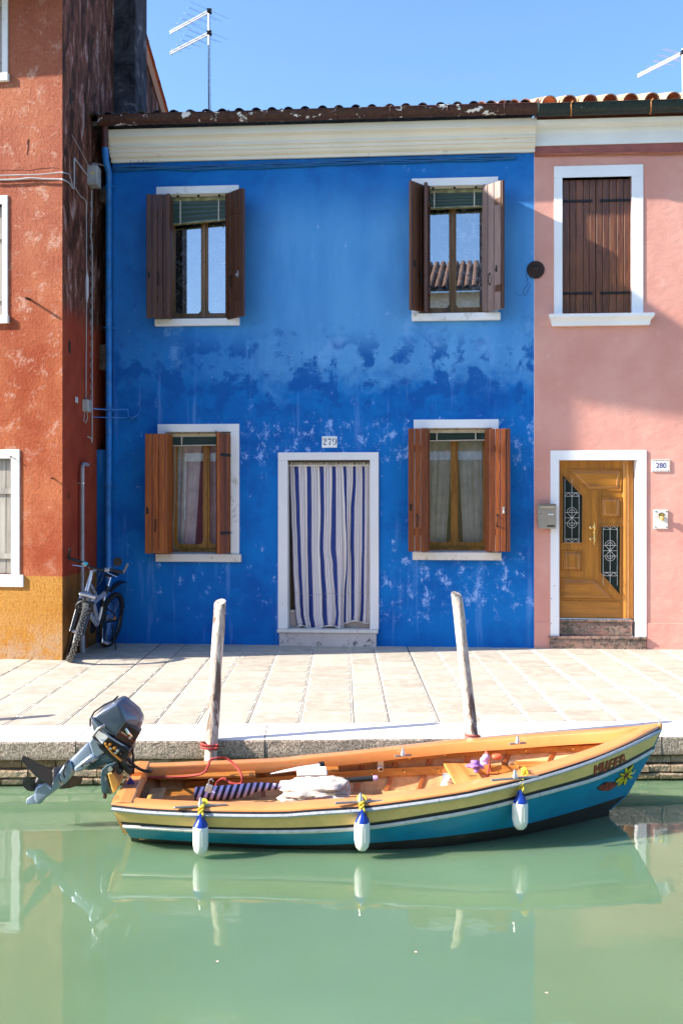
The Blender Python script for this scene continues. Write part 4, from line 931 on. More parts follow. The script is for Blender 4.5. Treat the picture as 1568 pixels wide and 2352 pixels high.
# roof slabs, front gutter and rake tiles
mb = MB(); e0 = 10.42; tz = lambda y: rz(y)+.05
for (y0, y1) in ((e0, 12.9), (12.9, 18.2)):
    mb.add([(SX(11)-6, y0+.8, tz(y0)), (SX(y0)+.06, y0, tz(y0)), (SX(y1)+.06, y1, tz(y1)), (SX(11)-6, y1+.8, tz(y1)), (SX(11)-6, y0+.8, tz(y0)-.1), (SX(y0)+.02, y0, tz(y0)-.1), (SX(y1)+.02, y1, tz(y1)-.1), (SX(11)-6, y1+.8, tz(y1)-.1)], [(0, 1, 2, 3), (4, 7, 6, 5), (0, 4, 5, 1), (1, 5, 6, 2), (2, 6, 7, 3)])
rr_ = mb.build('roof', M_TILE_N, red, FW)
src = None; y = 13.0
while y < 17.6:
    q = MB(); n = 8; L = .44; q.loft([[(math.cos(math.pi*k/n)*r, yy, math.sin(math.pi*k/n)*r) for k in range(n+1)]+[(math.cos(math.pi*k/n)*(r-.013), yy, math.sin(math.pi*k/n)*(r-.013)) for k in range(n, -1, -1)] for yy, r in ((0, .075), (L, .095))], True)
    if src is None: s_ = q.build('roof_tile', M_TILE_N); src = s_.data; bpy.data.objects.remove(s_)
    o = bpy.data.objects.new('roof_tile', src); C.objects.link(o); o.parent = rr_
    o.matrix_basis = WM[rr_].inverted() @ Matrix.Translation((SX(y)+.02, y, tz(y)+.02)) @ Matrix.Rotation(-math.atan(.36), 4, 'X') @ Matrix.Rotation(.0, 4, 'Z'); y += .38
for i in range(6):  # unseen front rake tiles, added to block sun from the blue wall
    y = 10.5+i*.38; o = bpy.data.objects.new('roof_tile', src); C.objects.link(o); o.parent = rr_
    o.matrix_basis = WM[rr_].inverted() @ Matrix.Translation((SX(y)+.0, y, tz(y)+.05)) @ Matrix.Rotation(math.atan(.52), 4, 'X')
mb = MB(); mb.extrude_x([(-.50, 7.44), (-.42, 7.40), (-.30, 7.44), (-.30, 7.58), (-.50, 7.66)], -7.5, .03); mb.build('gutter', M_GUT_B, red, FL)
mb = MB(); mb.box(-7.5, 0, -.30, .0, 7.52, 7.62); mb.build('eave_board', M_SILL, red, FL)
for (u, v, r_) in ((160, 797, .05), (163, 222, .06), (150, 350, .03), (158, 1141, .02)):
    a_ = (u-CU)/FPX; y_ = (-3.06-.045*10.93)/(a_-.045); m = MB(); m.lathe([(.001, .004), (r_*.6, .006), (r_, .002)], (SX(y_), y_, ZC-(v-CV)/FPX*y_), (1, 0, 0), 9); m.v = [(p[0], p[1], p[2]+(p[2]-(ZC-(v-CV)/FPX*y_))*.7) for p in m.v]; m.build('plaster_hole', simple('hole_dark', (.025, .014, .008), .95), red, FW)
# three windows at the frame's left edge
for i, (a, b, c, d) in enumerate(lw):
    ow = .105 if i == 0 else .07; m = MB(); m.box(a-.1, b+ow, -.014, .05, d, d+.10); m.box(b, b+ow, -.014, .05, c, d-.0005)
    m.add([(b, -.014, c), (b, .16, c), (b, .16, d), (b, -.014, d), (a, -.014, d), (a, .16, d)], [(0, 1, 2, 3), (3, 2, 5, 4)])
    m.build('window_surround', mat_white('flaking_white_%d' % i, (.76, .73, .70), (.50, .44, .38), (.56, .70), 12), red, FL, bev=.006)
    m = MB(); m.box(a-.1, b+ow+(.045 if i == 0 else .015), -.040 if i else -.024, .02, c-(.135 if i == 0 else .09), c); m.build('sill', M_TRIM, red, FL, bev=.008)
    sh, T, L = planked(red, FL, (a, .05), (b-.004, .05), c+.004, d-.006, 6, M_GREY, .03)
    for f_ in (.16, .72):
        q = MB(); zz = c+(d-c)*f_; q.box(0, L, -.02, -.003, zz-.03, zz+.03); q.build('ledge', M_GREY, sh, T)
# small iron hooks in the plaster
for (u, v) in ((122, 1098), (28, 1049), (70, 688)):
    q = MB(); x, z = LX(u), LZ(u, v); q.tube([(x, .02, z), (x+.002, -.05 if v > 700 else -.11, z-.004)], .008 if v > 700 else .013, 6); q.build('iron_peg', M_RUST, red, FL)
# ================================================================== THINGS ON THE WALLS
def FP(u, v, off=0): x, z = FB.P(u, v, off); return Vector((x, off, z))
# drainpipe
dp = thing('drainpipe', 'blue painted drainpipe with a brown top section beside the left edge of the blue house', 'drainpipe', (FB.X(250, -.07), -.07, 0), FB)
xp = FB.X(250.5, -.07); r = .040
def zf(v, off=-.07): return FB.Z(250, v, off)
mb = MB(); mb.tube([(xp, -.23, zg+.06), (xp, -.20, zf(322, -.2)), (xp-.005, -.20, zf(342, -.2))], r*.98, 14); mb.build('top_section', M_BROWNPIPE, dp, FB, smooth=True)
mb = MB(); mb.tube([(xp-.005, -.20, zf(340, -.2)), (xp, -.19, zf(368, -.19)), (xp+.006, -.13, zf(385, -.13)), (xp+.003, -.07, zf(400)), (xp, -.07, zf(800))], r, 14); mb.build('pipe', M_BLUEPIPE, dp, FB, smooth=True)
mb = MB(); mb.tube([(xp, -.07, zf(800)), (xp, -.07, zf(1035)), (xp-.012, -.07, 0)], r*.98, 14); mb.build('pipe', M_BLUEPIPE, dp, FB, smooth=True)
for v in (940, 1110): m = MB(); m.lathe([(r, -.03), (r+.006, -.028), (r+.006, .028), (r, .03)], (xp, -.07, zf(v)), (0, 0, 1), 16); m.build('socket', M_BLUEPIPE, dp, FB, smooth=True)
for v in (428, 752, 1118):
    m = MB(); m.lathe([(r, -.012), (r+.005, -.010), (r+.005, .010), (r, .012)], (xp, -.07, zf(v)), (0, 0, 1), 16); m.box(xp-.075, xp+.06, -.06, -.04, zf(v)-.006, zf(v)+.006); m.lathe([(.012, 0), (.012, .02)], (xp+.062, -.05, zf(v)), (1, 0, 0), 8); m.build('pipe_clamp', M_BLUEPIPE, dp, FB)
# bundle of cables under the cornices
def cable(name, label, pts, r, mat, F=FW, cat='cable', n=6, group=None, sm=True):
    m = MB(); m.tube(smooth_line(pts, 5) if sm else pts, r, n); o = m.build(name, mat, None, F, smooth=True); return tag(o, label, cat, group)
wires = thing('cable_bundle', 'blue painted bundle of thin cables tied up under the cream cornice', 'cables', tuple(FP(740, 366)), FB)
for k, (dz, yy) in enumerate(((0, -.025), (-.018, -.03), (-.034, -.022), (.012, -.018))):
    pts = []
    for i, u in enumerate(range(258, 1226, 44)):
        v = 380-(380-352)*((u-258)/967)+(3 if 400 < u < 700 else 0); pts.append(FP(u, v+5, yy)+Vector((0, 0, dz+.006*math.sin(i*1.7+k*2))))
    m = MB(); m.tube(smooth_line(pts, 3), .0085, 6); m.build('cable', M_BLUECABLE, wires, FB, smooth=True)
for i in range(24):
    u = 275+i*40; v = 380-(28)*((u-258)/967)+7; p = FP(u, v, -.025); m = MB(); m.tube([p+Vector((-.008, -.012, -.04)), p+Vector((.004, -.016, 0)), p+Vector((.012, -.010, .028))], .003, 4); m.build('cable_tie', M_BLUECABLE, wires, FB)
m = MB()
for u in (300, 318, 330, 338, 846, 1018, 1024): p = FP(u, 374-28*((u-258)/967), -.03); m.tube([p+Vector((0, .02, -.02)), p+Vector((.002, -.01, .018))], .004, 4)
m.build('cable_nail', M_BLUECABLE, wires, FB)
pw = thing('cable_bundle', 'pink painted pair of cables running above the closed shutters of the pink house', 'cables', tuple(FP(1400, 351)), FB)
for k, dz in enumerate((0, -.014)):
    m = MB(); m.tube([FP(u, 353-(u-1226)*.012+(.7*math.sin(u*.05+k)), -.03)+Vector((0, 0, dz)) for u in range(1226, 1620, 20)], .007, 6); m.build('cable', M_PINKCABLE, pw, FB, smooth=True)
# horizontal pipe stub and hooked tube at left of the blue wall
SXw = lambda y: SX(y)
def SP(u, v, off=.012):
    """point on the red house's side wall"""
    a = (u-CU)/FPX; y = (-3.06-.045*10.93+off)/(a-.045); return Vector((a*y, y, ZC-(v-CV)/FPX*y))
jb = thing('junction_box', 'grey weathered electric junction box with a yellow warning sticker high on the stained side wall', 'junction box', SP(210, 410))
p = SP(202, 386, .0); q = SP(222, 455, .0)
mb = MB(); mb.box(p.x-.01, p.x+.12, p.y-.02, p.y+.16, SP(212, 432).z, SP(212, 388).z); mb.build('box', M_PLASTIC, jb, FW, bev=.008)
mb = MB(); yk = p.y-.0215; cxm = p.x+.065; zt_ = SP(212, 402).z; mb.add([(cxm-.02, yk, zt_-.04), (cxm+.02, yk, zt_-.04), (cxm, yk, zt_)], [(0, 1, 2)]); mb.build('warning_sticker', simple('yellow_sticker', (.75, .50, .03), .5), jb)
conduit = simple('cable_sleeve', (.40, .38, .38), .55)
# cables on red house front, wrapping round the corner
for k, (pts, lab) in enumerate((
    ([(-20, 404), (40, 402), (90, 401), (140, 396), (146, 397)], 'upper grey cable stapled across the red front towards the corner'),
    ([(-20, 414), (40, 412), (70, 409), (100, 411), (140, 412), (146, 413)], 'lower grey cable pair clipped across the red front towards the corner'))):
    P_ = []
    for (u, v) in pts: x, z = FL.P(u, v, -.03); P_.append(FL.M @ Vector((x, -.03, z)))
    P_ += [SP(160, 402 if k == 0 else 421), SP(168, 432)]
    if k: P_ += [SP(171, 425), SP(171, 368), SP(176, 370), SP(200, 402)]
    cable('cable', lab, P_, .010 if k else .007, conduit)
cable('cable', 'grey cable looping from the side wall box to the blue drainpipe', [SP(212, 390), SP(214, 378), SP(220, 376), FB.M @ Vector((FB.X(240, -.1), -.1, FB.Z(240, 380, -.1)))], .012, conduit)
cable('cable', 'thin cable running down the stained side wall from the upper left to the box', [SP(166, 310), SP(180, 335), SP(207, 386)], .004, conduit)
cable('cable', 'grey cable hanging down the side wall with a long white splice sleeve', [SP(170, 426), SP(185, 450), SP(197, 462), SP(199, 500), SP(199, 700), SP(198, 900), SP(197, 935)], .006, conduit)
mb = MB(); mb.tube([SP(200, 625), SP(200, 640), SP(200, 680), SP(200, 695)], [.006, .022, .022, .006], 10); tag(mb.build('cable_splice', simple('splice_sleeve', (.55, .52, .55), .5), None, FW, smooth=True), 'pale cylindrical cable splice sleeve halfway up the side wall', 'cable splice')
cable('cable', 'thick twisted grey cable dropping straight down beside the gap', [SP(211, 436), SP(211, 500), SP(209, 540), SP(212, 580), SP(212, 800), SP(212, 1000), SP(210, 1006), SP(202, 1003)], .008, conduit)
mb = MB(); P_ = [SP(210+2.5*math.sin(i*1.4), 450+i*5.5, .026+.008*math.cos(i*1.4)) for i in range(92)]; mb.tube(P_, .0028, 4); tag(mb.build('cable', conduit, None, FW), 'thin wire twisted around the thick cable on the side wall', 'cable')
jb2 = thing('junction_box', 'small light grey meter box at mid height on the dark red side wall', 'junction box', SP(196, 930))
mb = MB(); p = SP(190, 930, 0); mb.box(p.x-.01, p.x+.07, p.y, p.y+.16, SP(196, 946).z, SP(196, 918).z); mb.build('box', M_PLASTIC, jb2, FW, bev=.01)
mb = MB(); mb.tube([SP(195, 946), SP(193, 965), SP(197, 972), SP(201, 962), SP(201, 946)], .005, 6); mb.build('cable_loop', conduit, jb2, FW, smooth=True)
mb = MB(); p = SP(176, 914, .004); mb.box(p.x, p.x+.006, p.y-.05, p.y+.05, SP(178, 925).z, SP(178, 912).z); tag(mb.build('warning_sign', simple('small_sign_white', (.62, .60, .56), .5)), 'tiny pale warning label stuck on the red side wall', 'sign')
# hooked tubes crossing from the side wall to the blue house
cable('tube', 'slim blue tube crossing the gap and hooking upward on the blue wall', [SP(213, 938), FP(250, 941, -.13), FP(290, 940, -.06), FP(294, 942, -.05), FP(296, 955, -.06), FP(303, 962, -.06), FP(309, 957, -.06), FP(312, 950, -.05), FP(320, 946, -.01)] if False else [FB.M.inverted() @ SP(213, 938), FP(250, 941, -.13), FP(290, 940, -.06), FP(294, 944, -.05), FP(296, 955, -.06), FP(303, 961, -.06), FP(309, 956, -.05), FP(311, 950, -.02)], .008, M_BLUEPIPE, FB, 'tube')
cable('tube', 'second thinner blue tube just below the hooked one', [FB.M.inverted() @ SP(214, 958), FP(250, 959, -.13), FP(285, 959, -.04), FP(312, 956, -.05), FP(319, 948, -.03)], .006, M_BLUEPIPE, FB, 'tube')
# vent pipe on side wall behind the bicycle
vp = thing('waste_pipe', 'grey plastic waste pipe rising along the red side wall behind the bicycle', 'pipe', SP(190, 1500))
A = SP(190, 1066, .05); mb = MB(); xq = A.x; mb.tube([(xq, A.y+.24, A.z), (xq, A.y+.05, A.z+.005), (xq, A.y, A.z-.03), (xq, A.y, A.z-.06), (xq+.002, A.y-.02, .0)], .022, 12); mb.build('pipe', M_PVC, vp, FW, smooth=True)
mb = MB(); mb.tube([(xq+.002, A.y-.02, .0), (xq+.002, A.y-.02, .33)], .032, 12); mb.build('pipe_foot', M_PVC, vp, FW, smooth=True)
for z in (A.z-.22, .62): mb = MB(); mb.lathe([(.022, -.01), (.027, -.008), (.027, .008), (.022, .01)], (xq, A.y-.01, z), (0, 0, 1), 12); mb.box(xq-.05, xq, A.y-.02, A.y, z-.005, z+.005); mb.build('pipe_clamp', M_STEEL, vp)
# wall tie plate
tp = thing('wall_anchor', 'round dark iron anchor plate where the blue and pink walls meet', 'wall anchor', tuple(FP(1229, 620)), FB)
c_ = FP(1229, 620); mb = MB(); mb.lathe([(.104, 0), (.104, -.014), (.095, -.020), (.075, -.014), (.05, -.018), (.045, -.03), (.026, -.034), (.024, -.05), (.012, -.058), (.001, -.06)], c_, (0, 1, 0), 32); mb.build('plate', M_RUST, tp, FB, smooth=True)

# ---- signs
def flat_text(s, size, mat, M, name='lettering', parent=None, bold=.0, extr=.0008, sx=1.0):
    cu = bpy.data.curves.new(name, 'FONT'); cu.body = s; cu.size = size; cu.align_x = 'CENTER'; cu.align_y = 'CENTER'; cu.extrude = extr; cu.offset = bold
    t = bpy.data.objects.new('tmp', cu); C.objects.link(t); bpy.context.view_layer.update()
    me = bpy.data.meshes.new_from_object(t); bpy.data.objects.remove(t)
    W = M @ Matrix.Rotation(math.radians(90), 4, 'X') @ Matrix.Diagonal((sx, 1, 1, 1))
    P_ = WM[parent].inverted() if parent else Matrix.Identity(4)
    me.transform(P_ @ W); me.materials.clear(); me.materials.append(mat); o = bpy.data.objects.new(name, me); C.objects.link(o)
    if parent: o.parent = parent
    WM[o] = WM[parent] if parent else Matrix.Identity(4); return o
def ribbon(mb, pts, w, y):
    """flat stroke with varying width in the x,z plane"""
    P_ = smooth_line([(p[0], 0, p[1]) for p in pts], 6); n = len(P_); k = (n-1)/(len(w)-1); L = []; R = []
    for i, p in enumerate(P_):
        d = (P_[min(i+1, n-1)]-P_[max(i-1, 0)]).normalized(); nn = Vector((-d.z, 0, d.x)); f = i/k; a = int(min(f, len(w)-2)); ww = w[a]+(w[a+1]-w[a])*(f-a)
        L.append(p+nn*ww/2); R.append(p-nn*ww/2)
    vs = [(q.x, y, q.z) for q in L]+[(q.x, y, q.z) for q in R]; mb.add(vs, [(i, i+1, n+i+1, n+i) for i in range(n-1)])
M_INK = simple('black_paint', (.012, .012, .014), .5)
sg = thing('house_number_sign', 'small white square sign with black stencil number 279 above the striped curtain', 'sign', tuple(FP(756, 1015)), FB)
x0, z1 = FB.P(739, 1002, -.012); x1, z0 = FB.P(774, 1028, -.012)
mb = MB(); mb.box(x0, x1, -.012, .004, z0, z1); mb.build('plate', simple('enamel_white', (.80, .80, .80), .4), sg, FB, bev=.002)
W_, H_ = x1-x0, z1-z0; mb = MB()
def dig(strokes, cx, s):
    for pts, w in strokes: ribbon(mb, [(cx+p[0]*s, (z0+z1)/2+p[1]*s) for p in pts], [q*s for q in w], -.0135)
s = H_*.58
dig([([(-.22, .25), (-.24, .38), (-.10, .5), (.10, .44), (.12, .22), (-.02, -.02), (-.26, -.40)], [.13, .10, .03, .12, .16, .10, .03]), ([(-.27, -.43), (-.10, -.36), (.10, -.46), (.24, -.30)], [.06, .14, .14, .03])], x0+W_*.21, s)
dig([([(-.26, .28), (-.24, .46), (-.05, .40), (.12, .44), (.26, .48)], [.02, .14, .15, .10, .03]), ([(.26, .48), (.06, .1), (-.04, -.2), (-.04, -.48)], [.02, .07, .16, .17])], x0+W_*.53, s)
dig([([(.02, .02), (-.18, .06), (-.26, .26), (-.14, .46), (.0, .49)], [.02, .08, .15, .10, .03]), ([(.06, .49), (.22, .38), (.26, .06), (.10, -.36), (-.14, -.46)], [.03, .13, .16, .08, .03]), ([(-.16, -.30), (-.17, -.40)], [.11, .11])], x0+W_*.83, s)
mb.build('number', M_INK, sg, FB)
sg = thing('house_number_tile', 'glazed house number tile 280 with a coloured flower border, right of the door', 'sign', tuple(FP(1517, 1070)), FB)
x0, z1 = FB.P(1496, 1056, -.012); x1, z0 = FB.P(1538, 1083.5, -.012)
mb = MB(); mb.box(x0, x1, -.012, .004, z0, z1); mb.build('tile', simple('glazed_white', (.80, .78, .74), .15), sg, FB, bev=.002)
flat_text('280', (z1-z0)*.62, simple('cobalt_glaze', (.05, .04, .22), .2), FB.M @ Matrix.Translation(((x0+x1)/2, -.0135, (z0+z1)/2)), 'number', sg, .0006, .0003, .92)
k = 0
for i in range(15):
    for (xx, zz) in ((x0+(x1-x0)*(i+.5)/15, z0+.010), (x0+(x1-x0)*(i+.5)/15, z1-.010)):
        mb = MB(); mb.cur = 0; r_ = .007 if i % 2 else .005; mb.lathe([(r_, -.0128), (.0005, -.0135)], (xx, 0, zz), (0, 1, 0), 7); mb.build('flower', [simple('orange_glaze', (.75, .20, .06), .2), simple('blue_glaze', (.03, .07, .35), .2), simple('green_glaze', (.10, .25, .10), .2)][(i*2+k) % 3], sg, FB); k += 1
for i in range(6):
    for xx in (x0+.008, x1-.008): mb = MB(); mb.lathe([(.006, -.0128), (.0005, -.0135)], (xx, 0, z0+.02+(z1-z0-.04)*(i+.5)/6), (0, 1, 0), 7); mb.build('flower', [simple('blue_glaze', (.03, .07, .35)), simple('orange_glaze', (.75, .2, .06)), simple('yellow_glaze', (.75, .5, .08), .2)][(i+k) % 3], sg, FB); k += 1
# mailbox
mx = thing('mailbox', 'beige metal mailbox fixed to the left side of the white door frame', 'mailbox', tuple(FP(1256, 1215)), FB)
def MP(zx, zy, off=-.10): return FB.P(1191.7+.24*zx, 1003.5+.24*zy, off)
x0, z1 = MP(181, 650); x1, z0 = MP(354, 878); M_MB = simple('champagne_metal', (.38, .33, .27), .38, .35, .08)
mb = MB(); mb.box(x0, x1, -.10, -.036, z0+.03, z1); mb.build('body', M_MB, mx, FB, bev=.003)
mb = MB(); mb.box(x0-.002, x1+.002, -.104, -.034, z1+.0005, z1+.012); mb.build('lid', simple('champagne_dark', (.22, .19, .16), .4, .35), mx, FB, bev=.003)
mb = MB(); mb.box(x0+.001, x1-.001, -.103, -.036, z0, z0+.0295+.012); mb.build('bottom_flap', M_MB, mx, FB, bev=.003)
a0, b1 = MP(198, 662); a1, b0 = MP(338, 686); mb = MB(); mb.box(a0-.004, a1+.004, -.1035, -.1, b0-.004, b1+.004); mb.build('slot_frame', simple('slot_dark', (.10, .085, .06), .5), mx, FB); mb = MB(); mb.box(a0, a1, -.106, -.1, b0, b1); mb.build('slot_flap', simple('slot_cream', (.55, .46, .33), .4, .3), mx, FB, bev=.001)
a0, b1 = MP(267, 732); a1, b0 = MP(335, 751); mb = MB(); mb.box(a0, a1, -.103, -.1, b0, b1); mb.build('name_holder', M_INK, mx, FB); mb = MB(); mb.box(a0+.006, a1-.006, -.1045, -.1, b0+.003, b1-.003); mb.build('name_card', simple('paper_white', (.80, .78, .74), .6), mx, FB)
a0, b1 = MP(267, 844); a1, b0 = MP(338, 862); mb = MB(); mb.box(a0, a1, -.1045, -.1, b0, b1); mb.build('viewing_window', simple('smoked_plastic', (.05, .045, .04), .3), mx, FB)
a0, b1 = MP(208, 742); mb = MB(); mb.lathe([(.014, -.1), (.014, -.106), (.010, -.107), (.001, -.107)], (a0, 0, b1), (0, 1, 0), 16); mb.build('lock', M_CHROME, mx, FB, smooth=True)
# intercom with a little brass head
ic = thing('intercom_panel', 'white rectangular intercom plate with a brass ornament and speaker holes right of the door', 'intercom', tuple(FP(1516, 1193)), FB)
def IP(zx, zy, off=-.015): return FB.P(1191.7+.24*zx, 1003.5+.24*zy, off)
x0, z1 = IP(1286, 698); x1, z0 = IP(1421, 880); mb = MB(); mb.box(x0, x1, -.015, .004, z0, z1); mb.build('plate', simple('plate_white', (.74, .70, .64), .3), ic, FB, bev=.003)
for (zx, zy) in ((1307, 714), (1408, 714), (1303, 863), (1408, 863)): a0, b0 = IP(zx, zy); mb = MB(); mb.lathe([(.008, -.015), (.007, -.019), (.001, -.021)], (a0, 0, b0), (0, 1, 0), 10); mb.build('screw', M_RUST, ic, FB)
mb = MB()
for i in range(7):
    for j in range(5):
        if (i in (0, 6) and j in (0, 4)): continue
        a0, b0 = IP(1320+i*12, 812+j*11); mb.lathe([(.0024, -.0155), (.0005, -.0158)], (a0, 0, b0), (0, 1, 0), 5)
mb.build('speaker_holes', M_INK, ic, FB)
a0, b0 = IP(1355, 768); mb = MB()      # bearded face ornament, generic
mb.lathe([(.001, -.085), (.014, -.08), (.024, -.062), (.029, -.04), (.027, -.018), (.020, -.014)], (a0, 0, b0), (0, 1, 0), 16)
for i, (dx, dz, r_) in enumerate(((-.011, .009, .006), (.011, .009, .006), (0, -.004, .007), (-.016, -.014, .009), (.016, -.014, .009), (0, -.022, .011), (-.009, -.030, .008), (.009, -.030, .008), (0, -.038, .006))):
    mb.lathe([(.001, -.012), (r_*.8, -.008), (r_, 0), (r_*.8, .008)], (a0+dx, -.075+abs(dx)*.6, b0+dz), (0, 1, 0), 8)
mb.build('brass_ornament', M_BRASS, ic, FB, smooth=True)
pts = []; mb = MB()
for k in range(9): t = math.radians(155-130*k/8); pts.append((a0+.036*math.cos(t), -.05, b0+.0+.042*math.sin(t)))
mb.tube(pts, .009, 6, flat=1.6); mb.build('brass_hood', M_BRASS, ic, FB, smooth=True)

# ================================================================== ANTENNAS
def antenna(label, mu, v_top, v_bot, Y, booms, th, nel, el):
    base = world_pt(mu, v_bot+10, Y); t = thing('tv_antenna', label, 'antenna', base)
    top = world_pt(mu-2, v_top, Y); m = MB(); m.tube([base, base.lerp(top, .5), top], [.023, .020, .017], 8); m.build('mast', M_STEEL, t, FW, smooth=True)
    for v0 in booms:
        s0 = world_pt(mu-1, v0, Y); d = Vector((-math.sin(th), math.cos(th), .0)); e = Vector((math.cos(th), math.sin(th), 0)); L = el
        m = MB(); 
        for dz in (.016, -.016): m.tube([s0+Vector((0, 0, dz))-d*.06, s0+d*L+Vector((0, 0, dz))], .009, 6)
        b_ = m.build('boom', simple('white_aluminium', (.80, .80, .80), .35, .3), t, FW)
        m = MB(); m.lathe([(.028, -.03), (.028, .03)], s0, (0, 0, 1), 10); m.box(s0.x-.03, s0.x+.03, s0.y-.04, s0.y+.04, s0.z-.025, s0.z+.025); m.build('clamp', M_IRON, t, FW)
        m = MB()
        for i in range(nel):
            f = i/(nel-1); p = s0+d*(L*(1-f)*.97); h = .035+.30*f**1.4; z = .016 if i % 2 else -.016; m.tube([p-e*h+Vector((0, 0, z)), p+e*h+Vector((0, 0, z))], .0022, 4)
        m.build('antenna_elements', M_STEEL, b_, FW)
antenna('television antenna on the blue house roof with two long booms pointing left', 482, 20, 282, 14.0, (26, 76), math.radians(46), 12, .92)
antenna('television antenna at the right edge above the pink house roof', 1569, 112, 236, 13.6, (121,), math.radians(28), 11, .85)

# ================================================================== MOORING POSTS
def post_mat():
    t = NT('weathered_post'); v = t.mp((1, 1, .07)); g = t.noise(38, 7, .7, v, .8); g2 = t.noise(12, 5, .65, t.mp((1, 1, .12), (4, 1, 0)), .6)
    c = t.mix(t.ss(g, .35, .65), (.40, .31, .23), (.70, .62, .54)); c = t.mix(t.ss(g2, .56, .63, 0, .85), c, (.13, .075, .05)); c = t.mix(t.ss(t.noise(3, 4, .6), .55, .7, 0, .5), c, (.34, .30, .26))
    x, y, z = t.xyz(); c = t.mix(t.ss(z, .55, .25, 0, .8), c, (.07, .06, .03))
    return t.done(c, .85, t.bump(t.ma('ADD', g, t.ma('MULTIPLY', g2, 1.5)), .9, .012), 0, .2)
M_POST = post_mat()
def post(label, base, tip, r, cut):
    t = thing('mooring_post', label, 'post', base, group='grey wooden mooring posts standing in the canal along the quay')
    B, T = Vector(base), Vector(tip); m = MB(); n = 22; rings = []
    for i in range(31):
        s = i/30; p = B.lerp(T, s); R = []
        for k in range(n):
            a = 2*math.pi*k/n; rr = r*(1-.08*s)*(1+.10*noise.noise(Vector((math.cos(a)*1.2, math.sin(a)*1.2, s*2.5+r*50)))+.10*noise.noise(Vector((math.cos(a)*3, math.sin(a)*3, s*5)))-.22*max(0, math.cos(a-.1-.5*math.sin(s*7+r*90))-.955)/.045*.8)
            q = p+Vector((math.cos(a)*rr, math.sin(a)*rr, 0)); 
            rr2 = 1; 
            if i == 30: q.z += math.cos(a)*cut+math.sin(a)*.02
            R.append(q)
        rings.append(R)
    m.loft(rings, True); m.build('timber', M_POST, t, FW, smooth=True); return t
post('grey wooden mooring post standing upright behind the stern half of the boat', (-.975, 7.13, -.75), (-.930, 7.63, .99), .049, .006)
post('grey wooden mooring post leaning left, roped to the boat near its bench', (1.03, 7.15, -.75), (.888, 7.70, 1.04), .046, -.012)
post('grey wooden mooring post left of the outboard motor, casting its shadow on the paving', (-4.25, 7.10, -.75), (-4.12, 7.92, 1.02), .052, .01)
# ================================================================== BICYCLE
ang = math.atan2(-1.0, -.17)      # heading of the frame
rear = Vector((-2.80, 11.93, 0)); front = rear+Vector((math.cos(ang), math.sin(ang), 0))*1.06
BM = Matrix.Translation(rear) @ Matrix.Rotation(ang, 4, 'Z') @ Matrix.Rotation(math.radians(-9.0), 4, 'X')
bk = bpy.data.objects.new('bicycle', None); C.objects.link(bk); bk.matrix_world = BM; bk.location = BM.to_translation(); bk.rotation_euler = BM.to_euler(); WM[bk] = BM
tag(bk, 'silver full suspension mountain bicycle leaning in the corner by the blue drainpipe', 'bicycle')
M_SILVER = simple('brushed_silver_frame', (.60, .61, .64), .28, .7); M_TYRE = simple('black_tyre', (.018, .018, .018), .75, bs=120); M_TYREG = simple('dusty_tyre', (.24, .235, .20), .9, 0, .35, bs=120)
M_GLOSSB = simple('gloss_black', (.012, .012, .014), .25); M_GREYP = simple('grey_alloy', (.35, .35, .36), .35, .7)
R = .33
def wheel(c, M, name, tread):
    m = MB(); m.torus(c, (0, 1, 0), R-.026, .025, 40, 8); tagm = (M_TYREG if tread else M_TYRE)
    w_ = m.build('wheel', M_TYRE, bk, M, smooth=True)
    m = MB()          # tread blocks
    for i in range(64):
        t = 2*math.pi*i/64; d = Vector((math.cos(t), 0, math.sin(t))); e = Vector((-math.sin(t), 0, math.cos(t)))
        for yy in ((-.014, .014) if i % 2 else (-.0, -.024, .024)):
            rr = R-.002-abs(yy)*.35; p = Vector(c)+d*rr+Vector((0, yy, 0)); T = Matrix.Translation(p) @ Matrix((e.to_4d(), (0, 1, 0, 0), d.to_4d(), (0, 0, 0, 1))).transposed()
            T[3][0] = T[3][1] = T[3][2] = 0; T[3][3] = 1; T = Matrix(((e.x, 0, d.x, p.x), (e.y, 1, d.y, p.y), (e.z, 0, d.z, p.z), (0, 0, 0, 1))); m.box(-.009, .009, -.007, .007, -.004, .006, T)
    m.build('tyre_tread', tagm, w_, M)
    m = MB(); m.torus(c, (0, 1, 0), R-.062, .014, 40, 6, .8); m.build('rim', M_GLOSSB if not tread else M_GREYP, w_, M, smooth=True)
    m = MB()
    for i in range(28):
        t = 2*math.pi*i/28; t2 = t+(.35 if i % 2 else -.35); s = .02 if i % 4 < 2 else -.02
        m.tube([Vector(c)+Vector((math.cos(t2)*.02, s, math.sin(t2)*.02)), Vector(c)+Vector((math.cos(t)*(R-.07), 0, math.sin(t)*(R-.07)))], .0013, 3)
    m.build('spokes', M_STEEL, w_, M)
    m = MB(); m.lathe([(.008, -.06), (.02, -.035), (.014, 0), (.02, .035), (.008, .06)], c, (0, 1, 0), 12); m.build('hub', M_GREYP, w_, M, smooth=True)
    return w_
wheel((0, 0, R), BM, 'rear', False)
